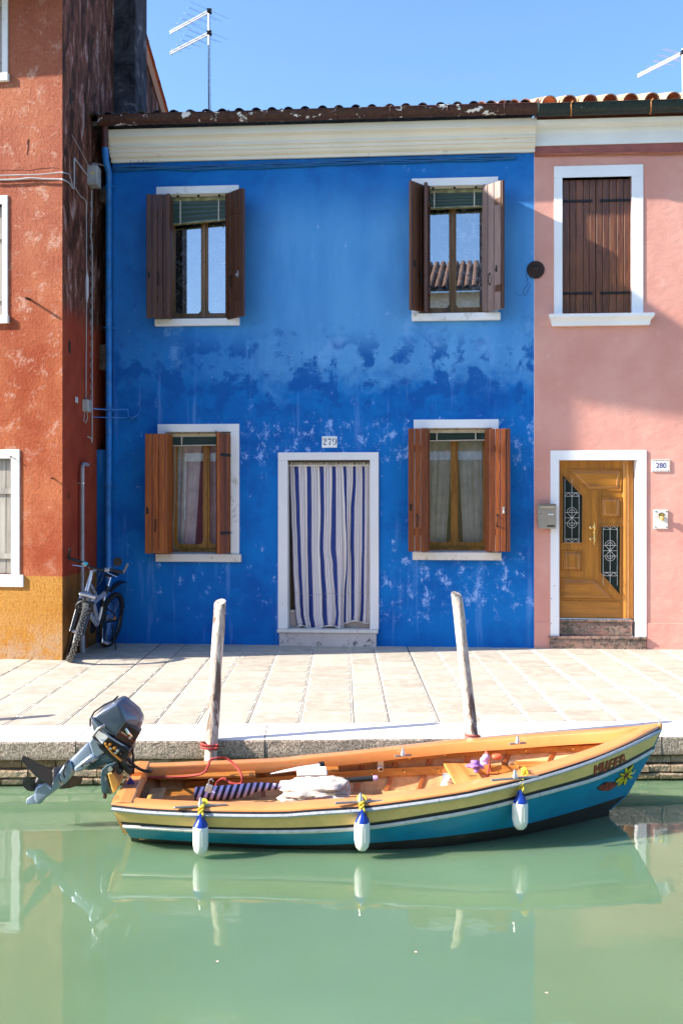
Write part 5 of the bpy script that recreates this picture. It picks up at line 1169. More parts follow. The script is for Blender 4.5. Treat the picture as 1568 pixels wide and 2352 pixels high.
# steered front end
SA = math.radians(26); hx, hz = .78, .92       # head tube foot
axis_d = Vector((-.32, 0, .95)).normalized()     # steering axis, leaning back
FM_ = BM @ Matrix.Translation((hx+.085, 0, .60)) @ Matrix.Rotation(SA, 4, axis_d) @ Matrix.Translation((-hx-.085, 0, -.60))
wheel((1.06, 0, R), FM_, 'front', True)
def tubeb(name, pts, r, mat, M=BM, flat=1, n=8): m = MB(); m.tube(pts, r, n, flat=flat); return m.build(name, mat, bk, M, smooth=True)
crown = Vector((.895, 0, .70)); head0 = Vector((.868, 0, .755)); head1 = Vector((.818, 0, .905)); stem = Vector((.80, 0, .985))
for s in (-1, 1):
    tubeb('fork_leg', [(.90, s*.068, .72), (.955, s*.068, .56)], .017, M_GREYP, FM_); tubeb('fork_leg', [(.952, s*.068, .57), (1.055, s*.066, R-.01)], .023, M_GLOSSB, FM_); tubeb('fork_boot', [(.915, s*.068, .67), (.94, s*.068, .60)], .026, M_BLACK, FM_)
m = MB(); m.box(.865, .93, -.095, .095, .695, .74, None); m.build('fork_crown', M_SILVER, bk, FM_, bev=.012)
m = MB(); m.torus((1.0, 0, .60), (.9, 0, -.43), .085, .014, 24, 6); m.build('front_lock_ring', M_BLACK, bk, FM_, smooth=True)
tubeb('head_tube', [head0, head1], .026, M_SILVER); tubeb('stem', [head1, stem], .021, M_SILVER); tubeb('stem_clamp', [stem, stem+Vector((.055, 0, .03))], .02, M_GREYP, FM_)
H = stem+Vector((.05, 0, .035))
bar = [H+Vector(p) for p in ((-.05, -.31, .03), (-.03, -.16, .028), (-.005, -.07, .005), (0, 0, 0), (-.005, .07, .005), (-.03, .16, .028), (-.05, .31, .03))]
tubeb('handlebar', bar, .0135, M_GLOSSB, FM_)
for s in (-1, 1):
    e = H+Vector((-.05, s*.31, .03)); g = H+Vector((-.035, s*.19, .028)); tubeb('grip', [g, e], .018, M_BLACK, FM_)
    tubeb('bar_end', [e, e+Vector((.07, s*.01, .085)), e+Vector((.10, s*.01, .12))], .013, M_GREYP if s > 0 else M_BLACK, FM_)
    tubeb('brake_lever', [H+Vector((-.01, s*.12, .02)), H+Vector((.04, s*.15, -.005)), H+Vector((.035, s*.25, -.02))], .008, M_CHROME, FM_, .6)
    tubeb('shifter', [H+Vector((-.01, s*.10, .01)), H+Vector((-.015, s*.15, .03))], .026, M_GREYP, FM_)
m = MB(); m.box(H.x-.0, H.x+.04, -.14, -.09, H.z+.02, H.z+.05); m.build('bell', simple('turquoise_plastic', (.02, .35, .50), .3), bk, FM_, bev=.01)
tubeb('mirror_arm', [H+Vector((-.03, .17, .03)), H+Vector((0, .19, .10)), H+Vector((0, .20, .12))], .005, M_BLACK, FM_)
m = MB(); m.lathe([(.001, -.012), (.045, -.01), (.05, .0), (.045, .008), (.001, .01)], H+Vector((.0, .21, .14)), (1, 0, .1), 18); m.build('mirror', M_GLOSSB, bk, FM_, smooth=True)
for (a_, b_, c_) in (((.03, -.1, .02), (.12, -.06, -.02), (-.0, .0, -.35)), ((.03, .1, .02), (.13, .05, -.03), (.02, .05, -.33)), ((.03, -.09, .0), (.10, -.12, -.10), (-.10, .03, -.22)), ((.02, .09, .0), (.09, .10, -.08), (-.16, .02, -.28))):
    m = MB(); m.tube(smooth_line([H+Vector(a_), H+Vector(b_), H+(Vector(b_)+Vector(c_))*.5+Vector((.05, 0, -.04)), H+Vector(c_)]), .003, 4); m.build('brake_cable', M_BLACK, bk, FM_)
bb = Vector((.40, 0, .295)); st0 = Vector((.30, 0, .66)); st1 = Vector((.235, 0, .86))
piv = Vector((.62, 0, .60))
tubeb('frame_tube', [head0+Vector((-.01, 0, .02)), piv, st0+Vector((.05, 0, .02))], .026, M_SILVER, BM, 1.2); tubeb('frame_tube', [head1+Vector((0, 0, -.06)), Vector((.52, 0, .64)), st0], .020, M_SILVER)
tubeb('frame_tube', [head0, Vector((.66, 0, .46)), bb+Vector((.03, 0, .03))], .027, M_SILVER, BM, 1.2); tubeb('frame_tube', [piv, bb+Vector((0, 0, .04))], .022, M_SILVER, BM, 1.3); tubeb('frame_tube', [st0+Vector((.02, 0, -.02)), Vector((.36, 0, .50)), bb+Vector((-.01, 0, .03))], .018, M_SILVER)
tubeb('seat_tube', [st0, st0+Vector((-.03, 0, .10))], .022, M_BLACK); tubeb('seat_post', [st0+Vector((-.03, 0, .09)), st1], .0145, M_CHROME)
m = MB()       # saddle
P_ = []
for (x, w_, z, h) in ((-.14, .02, .0, .02), (-.12, .06, .012, .035), (-.06, .078, .012, .04), (.0, .058, .002, .036), (.07, .032, -.002, .03), (.13, .022, -.004, .026), (.15, .008, -.008, .014)):
    P_.append([st1+Vector((x, math.cos(t)*w_, .035+z+math.sin(t)*h*.6-(abs(math.cos(t))**3)*.015)) for t in [2*math.pi*k/12 for k in range(12)]])
m.loft(P_, True); m.build('saddle', M_GLOSSB, bk, BM, smooth=True)
tubeb('saddle_rail', [st1+Vector((-.09, .02, .005)), st1, st1+Vector((.09, .02, .01))], .005, M_CHROME); tubeb('saddle_rail', [st1+Vector((-.09, -.02, .005)), st1, st1+Vector((.09, -.02, .01))], .005, M_CHROME)
m = MB(); rings = []
for k in range(9):
    t = k/8; p = Vector((.20-.46*t, 0, .69+.08*math.sin(t*2.6)+.03*t)); w_ = .022+.028*math.sin(min(1, t*1.3)*math.pi*.5)*(1 if t < .9 else .6)
    rings.append([p+Vector((0, -w_, -.018)), p+Vector((0, -w_*.6, .004)), p+Vector((0, w_*.6, .004)), p+Vector((0, w_, -.018)), p+Vector((0, w_*.5, -.004)), p+Vector((0, -w_*.5, -.004))])
m.loft(rings, True); m.build('mudguard', M_GLOSSB, bk, BM)
for s in (-1, 1): tubeb('swingarm', [bb+Vector((0, s*.04, .06)), Vector((.20, s*.062, .34)), Vector((.0, s*.066, R))], .014, M_GLOSSB); tubeb('swingarm', [Vector((.30, s*.05, .50)), Vector((.14, s*.065, .44)), Vector((.0, s*.066, R))], .010, M_GLOSSB)
tubeb('shock_absorber', [Vector((.34, 0, .60)), Vector((.34, 0, .40))], .022, M_BLACK); tubeb('shock_absorber', [Vector((.345, 0, .57)), Vector((.34, 0, .43))], .028, M_IRON)
m = MB(); m.torus(bb+Vector((0, -.05, 0)), (0, 1, 0), .085, .006, 28, 5); m.lathe([(.085, -.002), (.085, .002)], bb+Vector((0, -.05, 0)), (0, 1, 0), 28); m.build('chainring', M_IRON, bk, BM)
m = MB(); m.lathe([(.02, -.09), (.055, -.05), (.02, -.03)], (0, 0, R), (0, 1, 0), 20); m.build('cassette', M_GREYP, bk, BM)
tubeb('crank', [bb+Vector((0, .065, 0)), bb+Vector((-.03, .075, -.165))], .012, M_CHROME, BM, .7); tubeb('crank', [bb+Vector((0, -.065, 0)), bb+Vector((.03, -.075, .165))], .012, M_CHROME, BM, .7)
m = MB(); q = bb+Vector((-.03, .12, -.17)); m.box(q.x-.045, q.x+.045, q.y-.045, q.y+.045, q.z-.012, q.z+.012); m.build('pedal', M_CHROME, bk, BM, bev=.004)
m = MB(); q = bb+Vector((.03, -.12, .17)); m.box(q.x-.045, q.x+.045, q.y-.045, q.y+.045, q.z-.012, q.z+.012); m.build('pedal', M_GLOSSB, bk, BM, bev=.004)
tubeb('kickstand', [Vector((.12, .06, .30)), Vector((.16, .17, .03)), Vector((.20, .172, .026))], .009, M_BLACK)
m = MB(); m.box(.05, .09, .06, .075, R+.02, R+.05); m.build('reflector', simple('amber_reflector', (.8, .3, .02), .3), bk, BM)

# ================================================================== BOAT
TH = math.atan(.075); BO = Vector((-1.36, 6.42, WZ)); BMx = Matrix.Translation(BO) @ Matrix.Rotation(TH, 4, 'Z')
def yc(X): return 6.42+.075*(X+1.36)
def solve_b(u, v, b):
    a = (u-CU)/FPX; bb_ = b/math.cos(TH)
    Y = (6.42+.075*1.36-bb_)/(1-.075*a); X = a*Y; z = ZC-(v-CV)/FPX*Y
    l = BMx.inverted() @ Vector((X, Y, z)); return l.x, -l.y, l.z
def interp(tab, t):
    for i in range(len(tab)-1):
        if t <= tab[i+1][0] or i == len(tab)-2:
            s = (t-tab[i][0])/(tab[i+1][0]-tab[i][0]); s = max(0, min(1, s)); return [p+(q-p)*s for p, q in zip(tab[i][1:], tab[i+1][1:])]
def spl(tab, t):      # monotone-ish cubic through table
    xs = [r[0] for r in tab]; i = max(0, min(len(tab)-2, sum(1 for x in xs if x <= t)-1)); p = [tab[max(0, min(len(tab)-1, j))] for j in (i-1, i, i+1, i+2)]
    h = p[2][0]-p[1][0]; s = (t-p[1][0])/h; out = []
    for c in range(1, len(tab[0])):
        m1 = (p[2][c]-p[0][c])/max(1e-6, p[2][0]-p[0][0])*h; m2 = (p[3][c]-p[1][c])/max(1e-6, p[3][0]-p[1][0])*h
        if i == 0: m1 = p[2][c]-p[1][c]
        if i == len(tab)-2: m2 = p[2][c]-p[1][c]
        out.append((2*s**3-3*s**2+1)*p[1][c]+(s**3-2*s**2+s)*m1+(-2*s**3+3*s**2)*p[2][c]+(s**3-s**2)*m2)
    return out
NS = 40
gun_uv = [(257, 1851), (331, 1859), (443, 1864.5), (555, 1867), (658, 1866.5), (716, 1862), (836, 1854), (956, 1839), (1066, 1822), (1111, 1812.5), (1219, 1787), (1327, 1754), (1400, 1728), (1471, 1696), (1514, 1674)]
gtab = [(0, .46), (.15, .545), (.32, .60), (.46, .625), (.56, .62), (.64, .60), (.68, .58), (.766, .50), (.85, .385), (.91, .275), (.966, .13), (1, .012)]
w_uv = [(303, 1930), (400, 1938), (600, 1948), (830, 1951), (1003, 1946), (1155, 1926), (1270, 1904), (1363, 1879), (1398, 1861)]
wt_ = [(0, .27), (.088, .34), (.27, .45), (.48, .525), (.64, .51), (.777, .39), (.88, .24), (.966, .07), (1, .012)]
rows_uv = [gun_uv, [(u+1, v+(10 if u < 1200 else 8 if u < 1400 else 5)) for u, v in gun_uv],
  [(277, 1887), (443, 1898), (658, 1901), (836, 1891), (1003, 1866), (1111, 1846), (1219, 1819), (1349, 1782), (1435, 1748), (1500, 1713)],
  [(280, 1892), (443, 1903), (658, 1906), (836, 1896), (1003, 1871), (1111, 1851), (1219, 1824), (1349, 1787), (1435, 1753), (1500, 1718)],
  [(285, 1901), (443, 1908), (658, 1912), (836, 1904), (1003, 1881), (1111, 1860), (1212, 1834), (1309, 1808), (1363, 1793), (1435, 1761), (1494, 1727)],
  [(300, 1924), (443, 1933), (658, 1941), (836, 1937), (1003, 1923), (1183, 1898), (1291, 1871), (1363, 1850), (1437, 1826)], w_uv]
frac = [1, .995, .86, .84, .78, .30, 0]
H = []         # H[row][station] = (x, half beam, z) in boat coordinates
for r_, uv in enumerate(rows_uv):
    u0, u1 = uv[0][0], uv[-1][0]; row = []
    for k in range(NS+1):
        t = k/NS; t = 1-(1-t)**1.25 if False else t; u = u0+(u1-u0)*t; v = spl(uv, u)[0]; g = spl(gtab, t)[0]; ww = spl(wt_, t)[0]
        b = g*frac[r_]+ww*(1-frac[r_]); row.append(solve_b(u, v, max(b, .010)))
    H.append(row)
for k in range(NS+1): x, b, z = H[6][k]; H[6][k] = (x, b, -.004 if k < NS else H[6][k][2])
H.append([(x-.0, b*.80, -.10) for (x, b, z) in H[6]]); H.append([(x-.05*(k/NS), .008, -.17) for k, (x, b, z) in enumerate(H[6])])
boat = bpy.data.objects.new('boat', None); C.objects.link(boat); boat.matrix_world = BMx; boat.location = BO; boat.rotation_euler = (0, 0, TH); WM[boat] = BMx
tag(boat, 'open wooden boat with orange gunwale, cream band and turquoise hull moored in the canal', 'boat')
def hullmat(name, col, rough=.3, scr=(.9, .85, .7), amt=.70, coat=.3, scuff=.5, low=None):
    t = NT(name); x, y, z = t.xyz(); n = t.noise(5, 6, .6); s = t.noise(26, 5, .7, t.mp((.4, 1, 1.4), rot=(0, .5, 0)))
    c = t.mix(t.ss(n, .3, .7), col, tuple(q*.8 for q in col)); c = t.mix(t.ma('MULTIPLY', t.ss(s, amt, amt+.06), scuff), c, scr)
    if low: c = t.mix(t.ma('MULTIPLY', t.ss(t.ma('ADD', z, t.ma('MULTIPLY', n, .05)), .09, .03), t.ss(x, 1.9, .9)), c, low)
    return t.done(c, rough, t.bump(t.noise(9, 4, .6), .15, .004), 0, .5, Coat_Weight=coat, Coat_Roughness=.1)
M_CRM = hullmat('cream_hull_paint', (.84, .56, .20), amt=.66, scr=(.80, .66, .36), coat=.08, rough=.5); M_TURQ = hullmat('turquoise_hull_paint', (.008, .27, .48), amt=.70, scr=(.18, .42, .50), low=(.06, .27, .34)); M_BOT = hullmat('dark_bottom_paint', (.045, .038, .030), .5, (.12, .11, .08), .6, 0, .6)
M_LINE = simple('black_trim_line', (.014, .013, .014), .4); M_ORG = simple('orange_gunwale_paint', (.70, .27, .085), .28, 0, .07, 14, .004, scale=3, coat=.5, dirt=(.66, .24, .07)); M_STRK = simple('white_strake', (.62, .60, .56), .5, 0, .1, dirt=(.20, .17, .14), scale=16)
M_RUB = simple('grey_rubber_rail', (.42, .43, .46), .45, 0, .1, dirt=(.10, .09, .09), scale=20); M_INNER = simple('inner_hull_paint', (.58, .32, .14), .5, 0, .22, dirt=(.34, .14, .05), scale=9)
def sgn(row, s): return [Vector((x, s*b, z)) for x, b, z in row]
def skin(rows, name, mat, s_list=(1, -1)):
    m = MB()
    for s in s_list: m.loft([sgn(H[r], s) for r in rows], False, False)
    return m.build(name, mat, boat, BMx, smooth=True)
hull = skin([5, 6, 7, 8], 'hull_bottom', M_BOT); skin([4, 5], 'hull_side', M_TURQ); skin([2, 3, 4], 'black_line', M_LINE); skin([0, 1, 2], 'cream_band', M_CRM)
mb = MB(); tr = [Vector((x, -b, z)) for x, b, z in (H[r][0] for r in range(9))]; tr2 = [Vector((p.x, -p.y, p.z)) for p in tr]
mb.add(tr+tr2, [(i, i+1, 9+i+1, 9+i) for i in range(8)]); mb.build('transom', M_CRM, boat, BMx)
for s in (1, -1):
    m = MB(); P_ = [Vector((x, s*(b+.004), z)) for (x, b, z) in [tuple((p+q)/2 for p, q in zip(H[0][k], H[1][k])) for k in range(NS+1)]]; m.tube([p-Vector((0, 0, .004)) for p in P_], .013, 6); m.build('rub_rail', M_RUB, boat, BMx, smooth=True)
    m = MB(); P_ = [Vector((x, s*(b+.004), z)) for (x, b, z) in [tuple(p*.35+q*.65 for p, q in zip(H[3][k], H[4][k])) for k in range(NS+1)]]; m.tube(P_, .0125, 6); m.build('strake', M_STRK, boat, BMx, smooth=True)
    m = MB(); P_ = [Vector((x, s*(b-.001), z+.001)) for (x, b, z) in H[0]]; m.tube(P_, .0065, 6); m.build('dark_edge_bead', M_LINE, boat, BMx, smooth=True)
# gunwale cap
def cap_ring(k, s):
    x, b, z = H[0][k]; i = max(b-.135, .0); j = max(b-.105, 0); z += .004
    dz = .0 if i > 0 else .01
    return [Vector((x, s*(b+.002), z-.004)), Vector((x, s*(b-.004), z+.010)), Vector((x, s*(b*.96-.008 if b > .02 else b), z+.018)), Vector((x, s*max(b-.07, i), z+.023+dz)), Vector((x, s*(i+.006 if i > 0 else 0), z+.021+dz)), Vector((x, s*i, z+.012+dz)), Vector((x, s*i, z-.052 if i > 0 else z-.01)), Vector((x, s*j, z-.052 if i > 0 else z-.012)), Vector((x, s*max(b-.012, 0), z-.02))]
for s in (1, -1):
    m = MB(); m.loft([cap_ring(k, s) for k in range(NS+1)], True); m.build('gunwale', M_ORG, boat, BMx, smooth=True)
m = MB(); x, b, z = H[0][0]
m.loft([[(x-.004, y, z+.0), (x-.002, y, z+.018), (x+.05, y, z+.027), (x+.12, y, z+.022), (x+.125, y, z-.05), (x+.03, y, z-.06)] for y in (-b*.99, -.24, -.2)], True); m.loft([[(x-.004, y, z+.0), (x-.002, y, z+.018), (x+.05, y, z+.027), (x+.12, y, z+.022), (x+.125, y, z-.05), (x+.03, y, z-.06)] for y in (.2, .24, b*.99)], True)
m.loft([[(x+.0, y, z-.02), (x+.0, y, z-.005), (x+.10, y, z-.005), (x+.125, y, z-.05), (x+.03, y, z-.06)] for y in (-.2, .2)], True); m.build('stern_gunwale', M_ORG, boat, BMx, smooth=False, bev=.006)
m = MB(); x, b, z = H[0][NS]; m.lathe([(.001, .05), (.014, .045), (.020, .02), (.018, -.01), (.012, -.03)], (x-.002, 0, z-.01), (.2, 0, 1), 10); m.build('stem_head', M_ORG, boat, BMx, smooth=True)
m = MB(); P_ = [Vector((H[r][NS][0]+.002, 0, H[r][NS][2])) for r in range(7)]; m.tube(P_, .012, 6); m.build('stem', M_TURQ, boat, BMx)
# inner skin, ribs, stringers, floor
KI = [k for k in range(NS+1) if H[0][k][1] > .17]
def inner(k, f, off=.030):
    """f 0 = under the gunwale, 1 = floor"""
    g, m_, w_ = H[0][k], H[4][k], H[6][k]; zf_ = .045
    z0 = g[2]-.02; z = z0+(zf_-z0)*f; bt = g[1]-.035; bl = w_[1]*.75+m_[1]*.25-.035; b = bt+(bl-bt)*(f**1.5); x = g[0]+(w_[0]-g[0])*f*(1 if k > 3 else .5)
    return x, max(b-(off-.030), .02), z
for s in (1, -1):
    m = MB(); m.loft([[Vector((inner(k, f)[0], s*inner(k, f)[1], inner(k, f)[2])) for k in KI] for f in (0, .25, .5, .75, 1)], False, False); m.build('inner_planking', M_INNER, boat, BMx, smooth=True)
m = MB(); m.loft([[Vector((inner(k, 1)[0], inner(k, 1)[1], inner(k, 1)[2])) for k in KI], [Vector((inner(k, 1)[0], 0, .035)) for k in KI], [Vector((inner(k, 1)[0], -inner(k, 1)[1], inner(k, 1)[2])) for k in KI]], False, False); m.build('bottom_boards', M_INNER, boat, BMx)
k0, k1 = KI[0], KI[-1]
m = MB()
for k in (k0, k1): P_ = [Vector((inner(k, f)[0], s*inner(k, f)[1], inner(k, f)[2])) for s in (1,) for f in (0, .5, 1)]; Q_ = [Vector((p.x, -p.y, p.z)) for p in P_]; m.add(P_+Q_, [(0, 1, 4, 3), (1, 2, 5, 4)])
m.build('bulkhead', M_INNER, boat, BMx)
M_BW = wood('boat_varnish', (.42, .15, .028), (.62, .27, .06), 'X', .3, 14, var=.35, coat=.5); M_RIB = wood('rib_wood', (.40, .11, .03), (.52, .19, .06), 'Z', .4, 14, var=.3)
for s in (1, -1):
    for f_, hgt, nm in ((.18, .018, 'inwale'), (.52, .028, 'stringer')):
        seg_ = [k for k in KI if (4 <= k <= 38)]; m = MB(); R_ = []
        for k in seg_:
            x, b, z = inner(k, f_, .058); R_.append([Vector((x, s*b, z-hgt)), Vector((x, s*b, z+hgt)), Vector((x, s*(b+.018), z+hgt)), Vector((x, s*(b+.018), z-hgt))])
        m.loft(R_, True); st_ = m.build(nm, M_BW, boat, BMx)
        for k in seg_[2::3]:
            x, b, z = inner(k, f_, .060); q = MB(); q.lathe([(.001, -.008), (.008, -.005), (.009, 0)], (x, s*b, z), (0, s, 0), 8); q.build('bolt', M_BRASS, st_, BMx)
    for k in KI[2:-1:3]:
        m = MB(); R_ = []
        for f in (.05, .3, .6, .9, 1.0):
            x, b, z = inner(k, f, .046); R_.append([Vector((x-.014, s*b, z)), Vector((x+.014, s*b, z)), Vector((x+.014, s*(b+.017), z)), Vector((x-.014, s*(b+.017), z))])
        m.loft(R_, True); m.build('rib', M_RIB, boat, BMx)
def bpt(u, v, z):       # picture point on the horizontal plane z (world) -> boat coordinates
    Y = (ZC-z)*FPX/(v-CV); return BMx.inverted() @ Vector(((u-CU)/FPX*Y, Y, z))
def hb(x, row=0):       # half beam at x
    r = H[row]; 
    for k in range(NS):
        if r[k][0] <= x <= r[k+1][0]: s = (x-r[k][0])/(r[k+1][0]-r[k][0]); return r[k][1]*(1-s)+r[k+1][1]*s, r[k][2]*(1-s)+r[k+1][2]*s
    return r[-1][1], r[-1][2]
# stern sheets: varnished boards
zz = -.175-WZ
for i, (y0, y1) in enumerate(((-.42, -.25), (-.245, -.075), (-.07, .10), (.105, .29))):
    m = MB(); x0, x1 = .13, .60-.015*i; m.box(x0, x1, y0, y1, zz-.018, zz); m.build('stern_board', M_BW, boat, BMx, bev=.004)
m = MB(); m.box(.13, .80, .33, .44, zz+.05, zz+.07); m.build('side_bench', M_BW, boat, BMx, bev=.004)
m = MB(); m.box(.125, .155, -.34, -.10, .10, .235); m.build('motor_board', simple('yellow_wood_pad', (.62, .36, .08), .5, dirt=(.30, .15, .03)), boat, BMx, bev=.006)
m = MB(); m.box(.10, .20, -.34, .30, .03, .16); m.build('knee', M_INNER, boat, BMx)
# thwart
A_ = [bpt(1015, 1747, -.09), bpt(1075, 1742, -.09), bpt(1117, 1801, -.09), bpt(1052, 1812, -.09)]
m = MB(); m.add([Vector((p.x, p.y, p.z)) for p in A_]+[Vector((p.x, p.y, p.z-.022)) for p in A_], [(0, 1, 2, 3), (4, 7, 6, 5), (0, 4, 5, 1), (1, 5, 6, 2), (2, 6, 7, 3), (3, 7, 4, 0)]); 
c_ = sum(A_, Vector())/4; th_ = m.build('thwart', wood('thwart_wood', (.56, .25, .06), (.72, .38, .12), 'Y', .35, 10, var=.1, coat=.3), boat, BMx, bev=.005)
m = MB(); m.box(c_.x+.02, c_.x+.07, c_.y-.10, c_.y-.085, c_.z-.03, c_.z+.0015); m.build('oval_slot', M_DARK, th_, BMx)
# foredeck boards
for i in range(3):
    m = MB(); xa_, xb_ = 2.60, 3.12; ya = .36-.13*i; m.add([(xa_, ya-.12, .275), (xb_+.0, (ya-.12)*.55+.02, .315), (xb_, ya*.55+.02, .315), (xa_, ya, .275), (xa_, ya-.12, .255), (xb_, (ya-.12)*.55+.02, .295), (xb_, ya*.55+.02, .295), (xa_, ya, .255)], [(0, 1, 2, 3), (4, 7, 6, 5), (0, 4, 5, 1), (1, 5, 6, 2), (2, 6, 7, 3), (3, 7, 4, 0)])
    m.build('bow_board', M_BW, boat, BMx, bev=.003)
# rowlock plates along the gunwale
for (u, v, s) in ((461, 1852, -1), (828, 1842, -1), (1182, 1788, -1), (925, 1736, 1), (1188, 1708, 1)):
    zg_ = hb(bpt(u, v, -.05).x)[1]+WZ+.026; c_ = bpt(u, v, zg_); 
    m = MB(); T = Matrix.Translation(c_) @ Matrix.Rotation(.10*(-s) if u < 900 else .20, 4, 'Z'); m.box(-.155 if s < 0 else -.06, .155 if s < 0 else .06, -.010, .010, -.004, .006, T); o = m.build('rowlock_plate', M_GREYP, boat, BMx, bev=.002)
    q = MB(); q.lathe([(.016, 0), (.016, .02), (.010, .03), (.010, .05), (.001, .055)], c_, (0, 0, 1), 10); q.build('rowlock_socket', M_STEEL, o, BMx, smooth=True)
# shackle brackets on the far stringer
for u, v in ((464+96, 1789), (884, 1766), (1189, 1743)):
    p = bpt(u, v, -.06 if u < 1000 else -.0); b_ = hb(p.x)[0]-.09; m = MB(); m.box(p.x-.022, p.x+.022, b_-.012, b_, .20+.02*(u > 1000), .255+.02*(u > 1000)); m.torus((p.x, b_-.02, .195+.02*(u > 1000)), (0, 1, .3), .018, .005, 14, 5); m.build('shackle', M_STEEL, boat, BMx, smooth=False)
# ---- painted name, flower and leaf on the hull side facing the viewer
import itertools
GR = []; NR = 60; NC = 360
def S(rr, t):      # rr in row units 0..6, t 0..1
    r = min(int(rr), 5); f = rr-r; k = min(int(t*NS), NS-1); s = t*NS-k
    p = [(H[r][k][i]*(1-s)+H[r][k+1][i]*s)*(1-f)+(H[r+1][k][i]*(1-s)+H[r+1][k+1][i]*s)*f for i in range(3)]
    return BMx @ Vector((p[0], -p[1], p[2]))
pts_ = []; par = []
for i in range(NR+1):
    for j in range(NC+1):
        rr, t = 1+4.4*i/NR, .78+.22*j/NC; p = S(rr, t); pts_.append((CU+p.x/p.y*FPX, CV+(ZC-p.z)/p.y*FPX)); par.append((rr, t))
PA = np.array(pts_)
def on_hull(u, v, off=.0035):
    i = int(np.argmin((PA[:, 0]-u)**2+(PA[:, 1]-v)**2)); rr, t = par[i]
    e = .01; p = S(rr, t); a_ = S(min(rr+.1, 5.9), t)-S(max(rr-.1, 0), t); b_ = S(rr, min(t+e, 1))-S(rr, max(t-e, 0)); n_ = a_.cross(b_).normalized()
    if n_.y > 0: n_ = -n_
    # slide to the exact picture position inside the tangent plane
    u0, v0 = pts_[i]; sc_ = p.y/FPX; return p+Vector(((u-u0)*sc_, 0, -(v-v0)*sc_))+n_*off
def decal(polys, mat, off, name, par_):
    m = MB()
    for P_ in polys:
        c = (sum(p[0] for p in P_)/len(P_), sum(p[1] for p in P_)/len(P_)); n = len(P_)
        vs = [on_hull(*c, off)]+[on_hull(*p, off) for p in P_]; m.add(vs, [(0, i+1, (i+1) % n+1) for i in range(n)])
    return m.build(name, mat, par_, FW)
def ZP(L): return [(1317+.16*x, 1631+.16*y) for x, y in L]
M_RED = simple('brown_red_paint', (.34, .055, .018), .35); M_YEL = simple('yellow_paint', (.82, .66, .02), .35)
def lens(tip, base, wd):
    tip, base = Vector(tip), Vector(base); d = base-tip; n = Vector((-d.y, d.x)).normalized()*wd; return [tuple(tip+d*t+n*h) for t, h in ((0, 0), (.12, .45), (.35, .95), (.6, 1), (.85, .75), (1, .4), (1, -.4), (.85, -.75), (.6, -1), (.35, -.95), (.12, -.45))]
petals = [((745, 812), (742, 912), 20), ((850, 765), (765, 900), 26), ((886, 855), (780, 920), 28), ((842, 980), (765, 940), 30), ((720, 1075), (745, 960), 24), ((605, 1108), (720, 970), 24), ((585, 1035), (712, 955), 27), ((648, 915), (728, 932), 26)]
decal([ZP([tuple(Vector(p)*1.0+(Vector(p)-Vector(((a[0]+b[0])/2, (a[1]+b[1])/2)))*.10) for p in lens(a, b, w_*1.12)]) for a, b, w_ in petals], M_LINE, .0025, 'flower_outline', boat)
decal([ZP(lens(a, b, w_*.86)) for a, b, w_ in petals], M_YEL, .004, 'petals', boat)
decal([ZP([(748+34*math.cos(t)*.8, 935+34*math.sin(t)) for t in [k*.524 for k in range(12)]])], M_LINE, .0050, 'flower_centre_outline', boat); decal([ZP([(748+27*math.cos(t)*.8, 935+27*math.sin(t)) for t in [k*.524 for k in range(12)]])], M_RED, .006, 'flower_centre', boat)
leafp = [(322, 1122), (370, 1085), (430, 1040), (500, 1020), (560, 1035), (630, 1048), (600, 1090), (540, 1135), (480, 1160), (410, 1158), (360, 1138)]
cx_, cy_ = 478, 1092; decal([ZP([(cx_+(x-cx_)*1.03, cy_+(y-cy_)*1.06) for x, y in leafp])], M_LINE, .0025, 'leaf_outline', boat); decal([ZP([(cx_+(x-cx_)*.955, cy_+(y-cy_)*.90) for x, y in leafp])], M_RED, .004, 'leaf', boat)
def strokes(L, w_, off, mat, name):
    m = MB()
    for (a, b) in L:
        A_, B_ = on_hull(1317+.16*a[0], 1631+.16*a[1], off), on_hull(1317+.16*b[0], 1631+.16*b[1], off); d = (B_-A_).normalized(); n = Vector((0, -1, 0)).cross(d).normalized()*w_; m.add([A_-n, B_-n, B_+n, A_+n], [(0, 1, 2, 3)])
    m.build(name, mat, boat, FW)
strokes([((335, 1118), (480, 1092)), ((480, 1092), (620, 1050)), ((420, 1105), (400, 1080)), ((450, 1100), (440, 1050)), ((490, 1090), (490, 1035)), ((530, 1080), (545, 1045)), ((450, 1098), (470, 1140)), ((500, 1088), (520, 1125)), ((400, 1108), (410, 1140))], .0013, .0055, M_LINE, 'leaf_veins')
LET = {'M': [[(285, 922), (292, 800), (318, 790), (340, 840), (365, 765), (388, 760), (392, 875), (368, 880), (352, 812), (345, 870), (336, 868), (316, 850), (318, 918)]],
 'U': [[(402, 752), (428, 742), (424, 835), (436, 850), (446, 834), (458, 732), (486, 724), (468, 850), (440, 880), (412, 872), (398, 850)]],
 'F1': [[(488, 845), (512, 715), (568, 692), (570, 712), (532, 730), (528, 765), (556, 752), (552, 772), (524, 785), (512, 840)]],
 'F2': [[(562, 810), (590, 682), (652, 660), (652, 682), (612, 698), (606, 735), (640, 722), (640, 742), (602, 756), (606, 795), (640, 780), (580, 812)]],
 'A': [[(652, 775), (668, 650), (716, 628), (724, 700), (745, 722), (712, 738), (700, 712), (682, 718), (680, 755)]]}
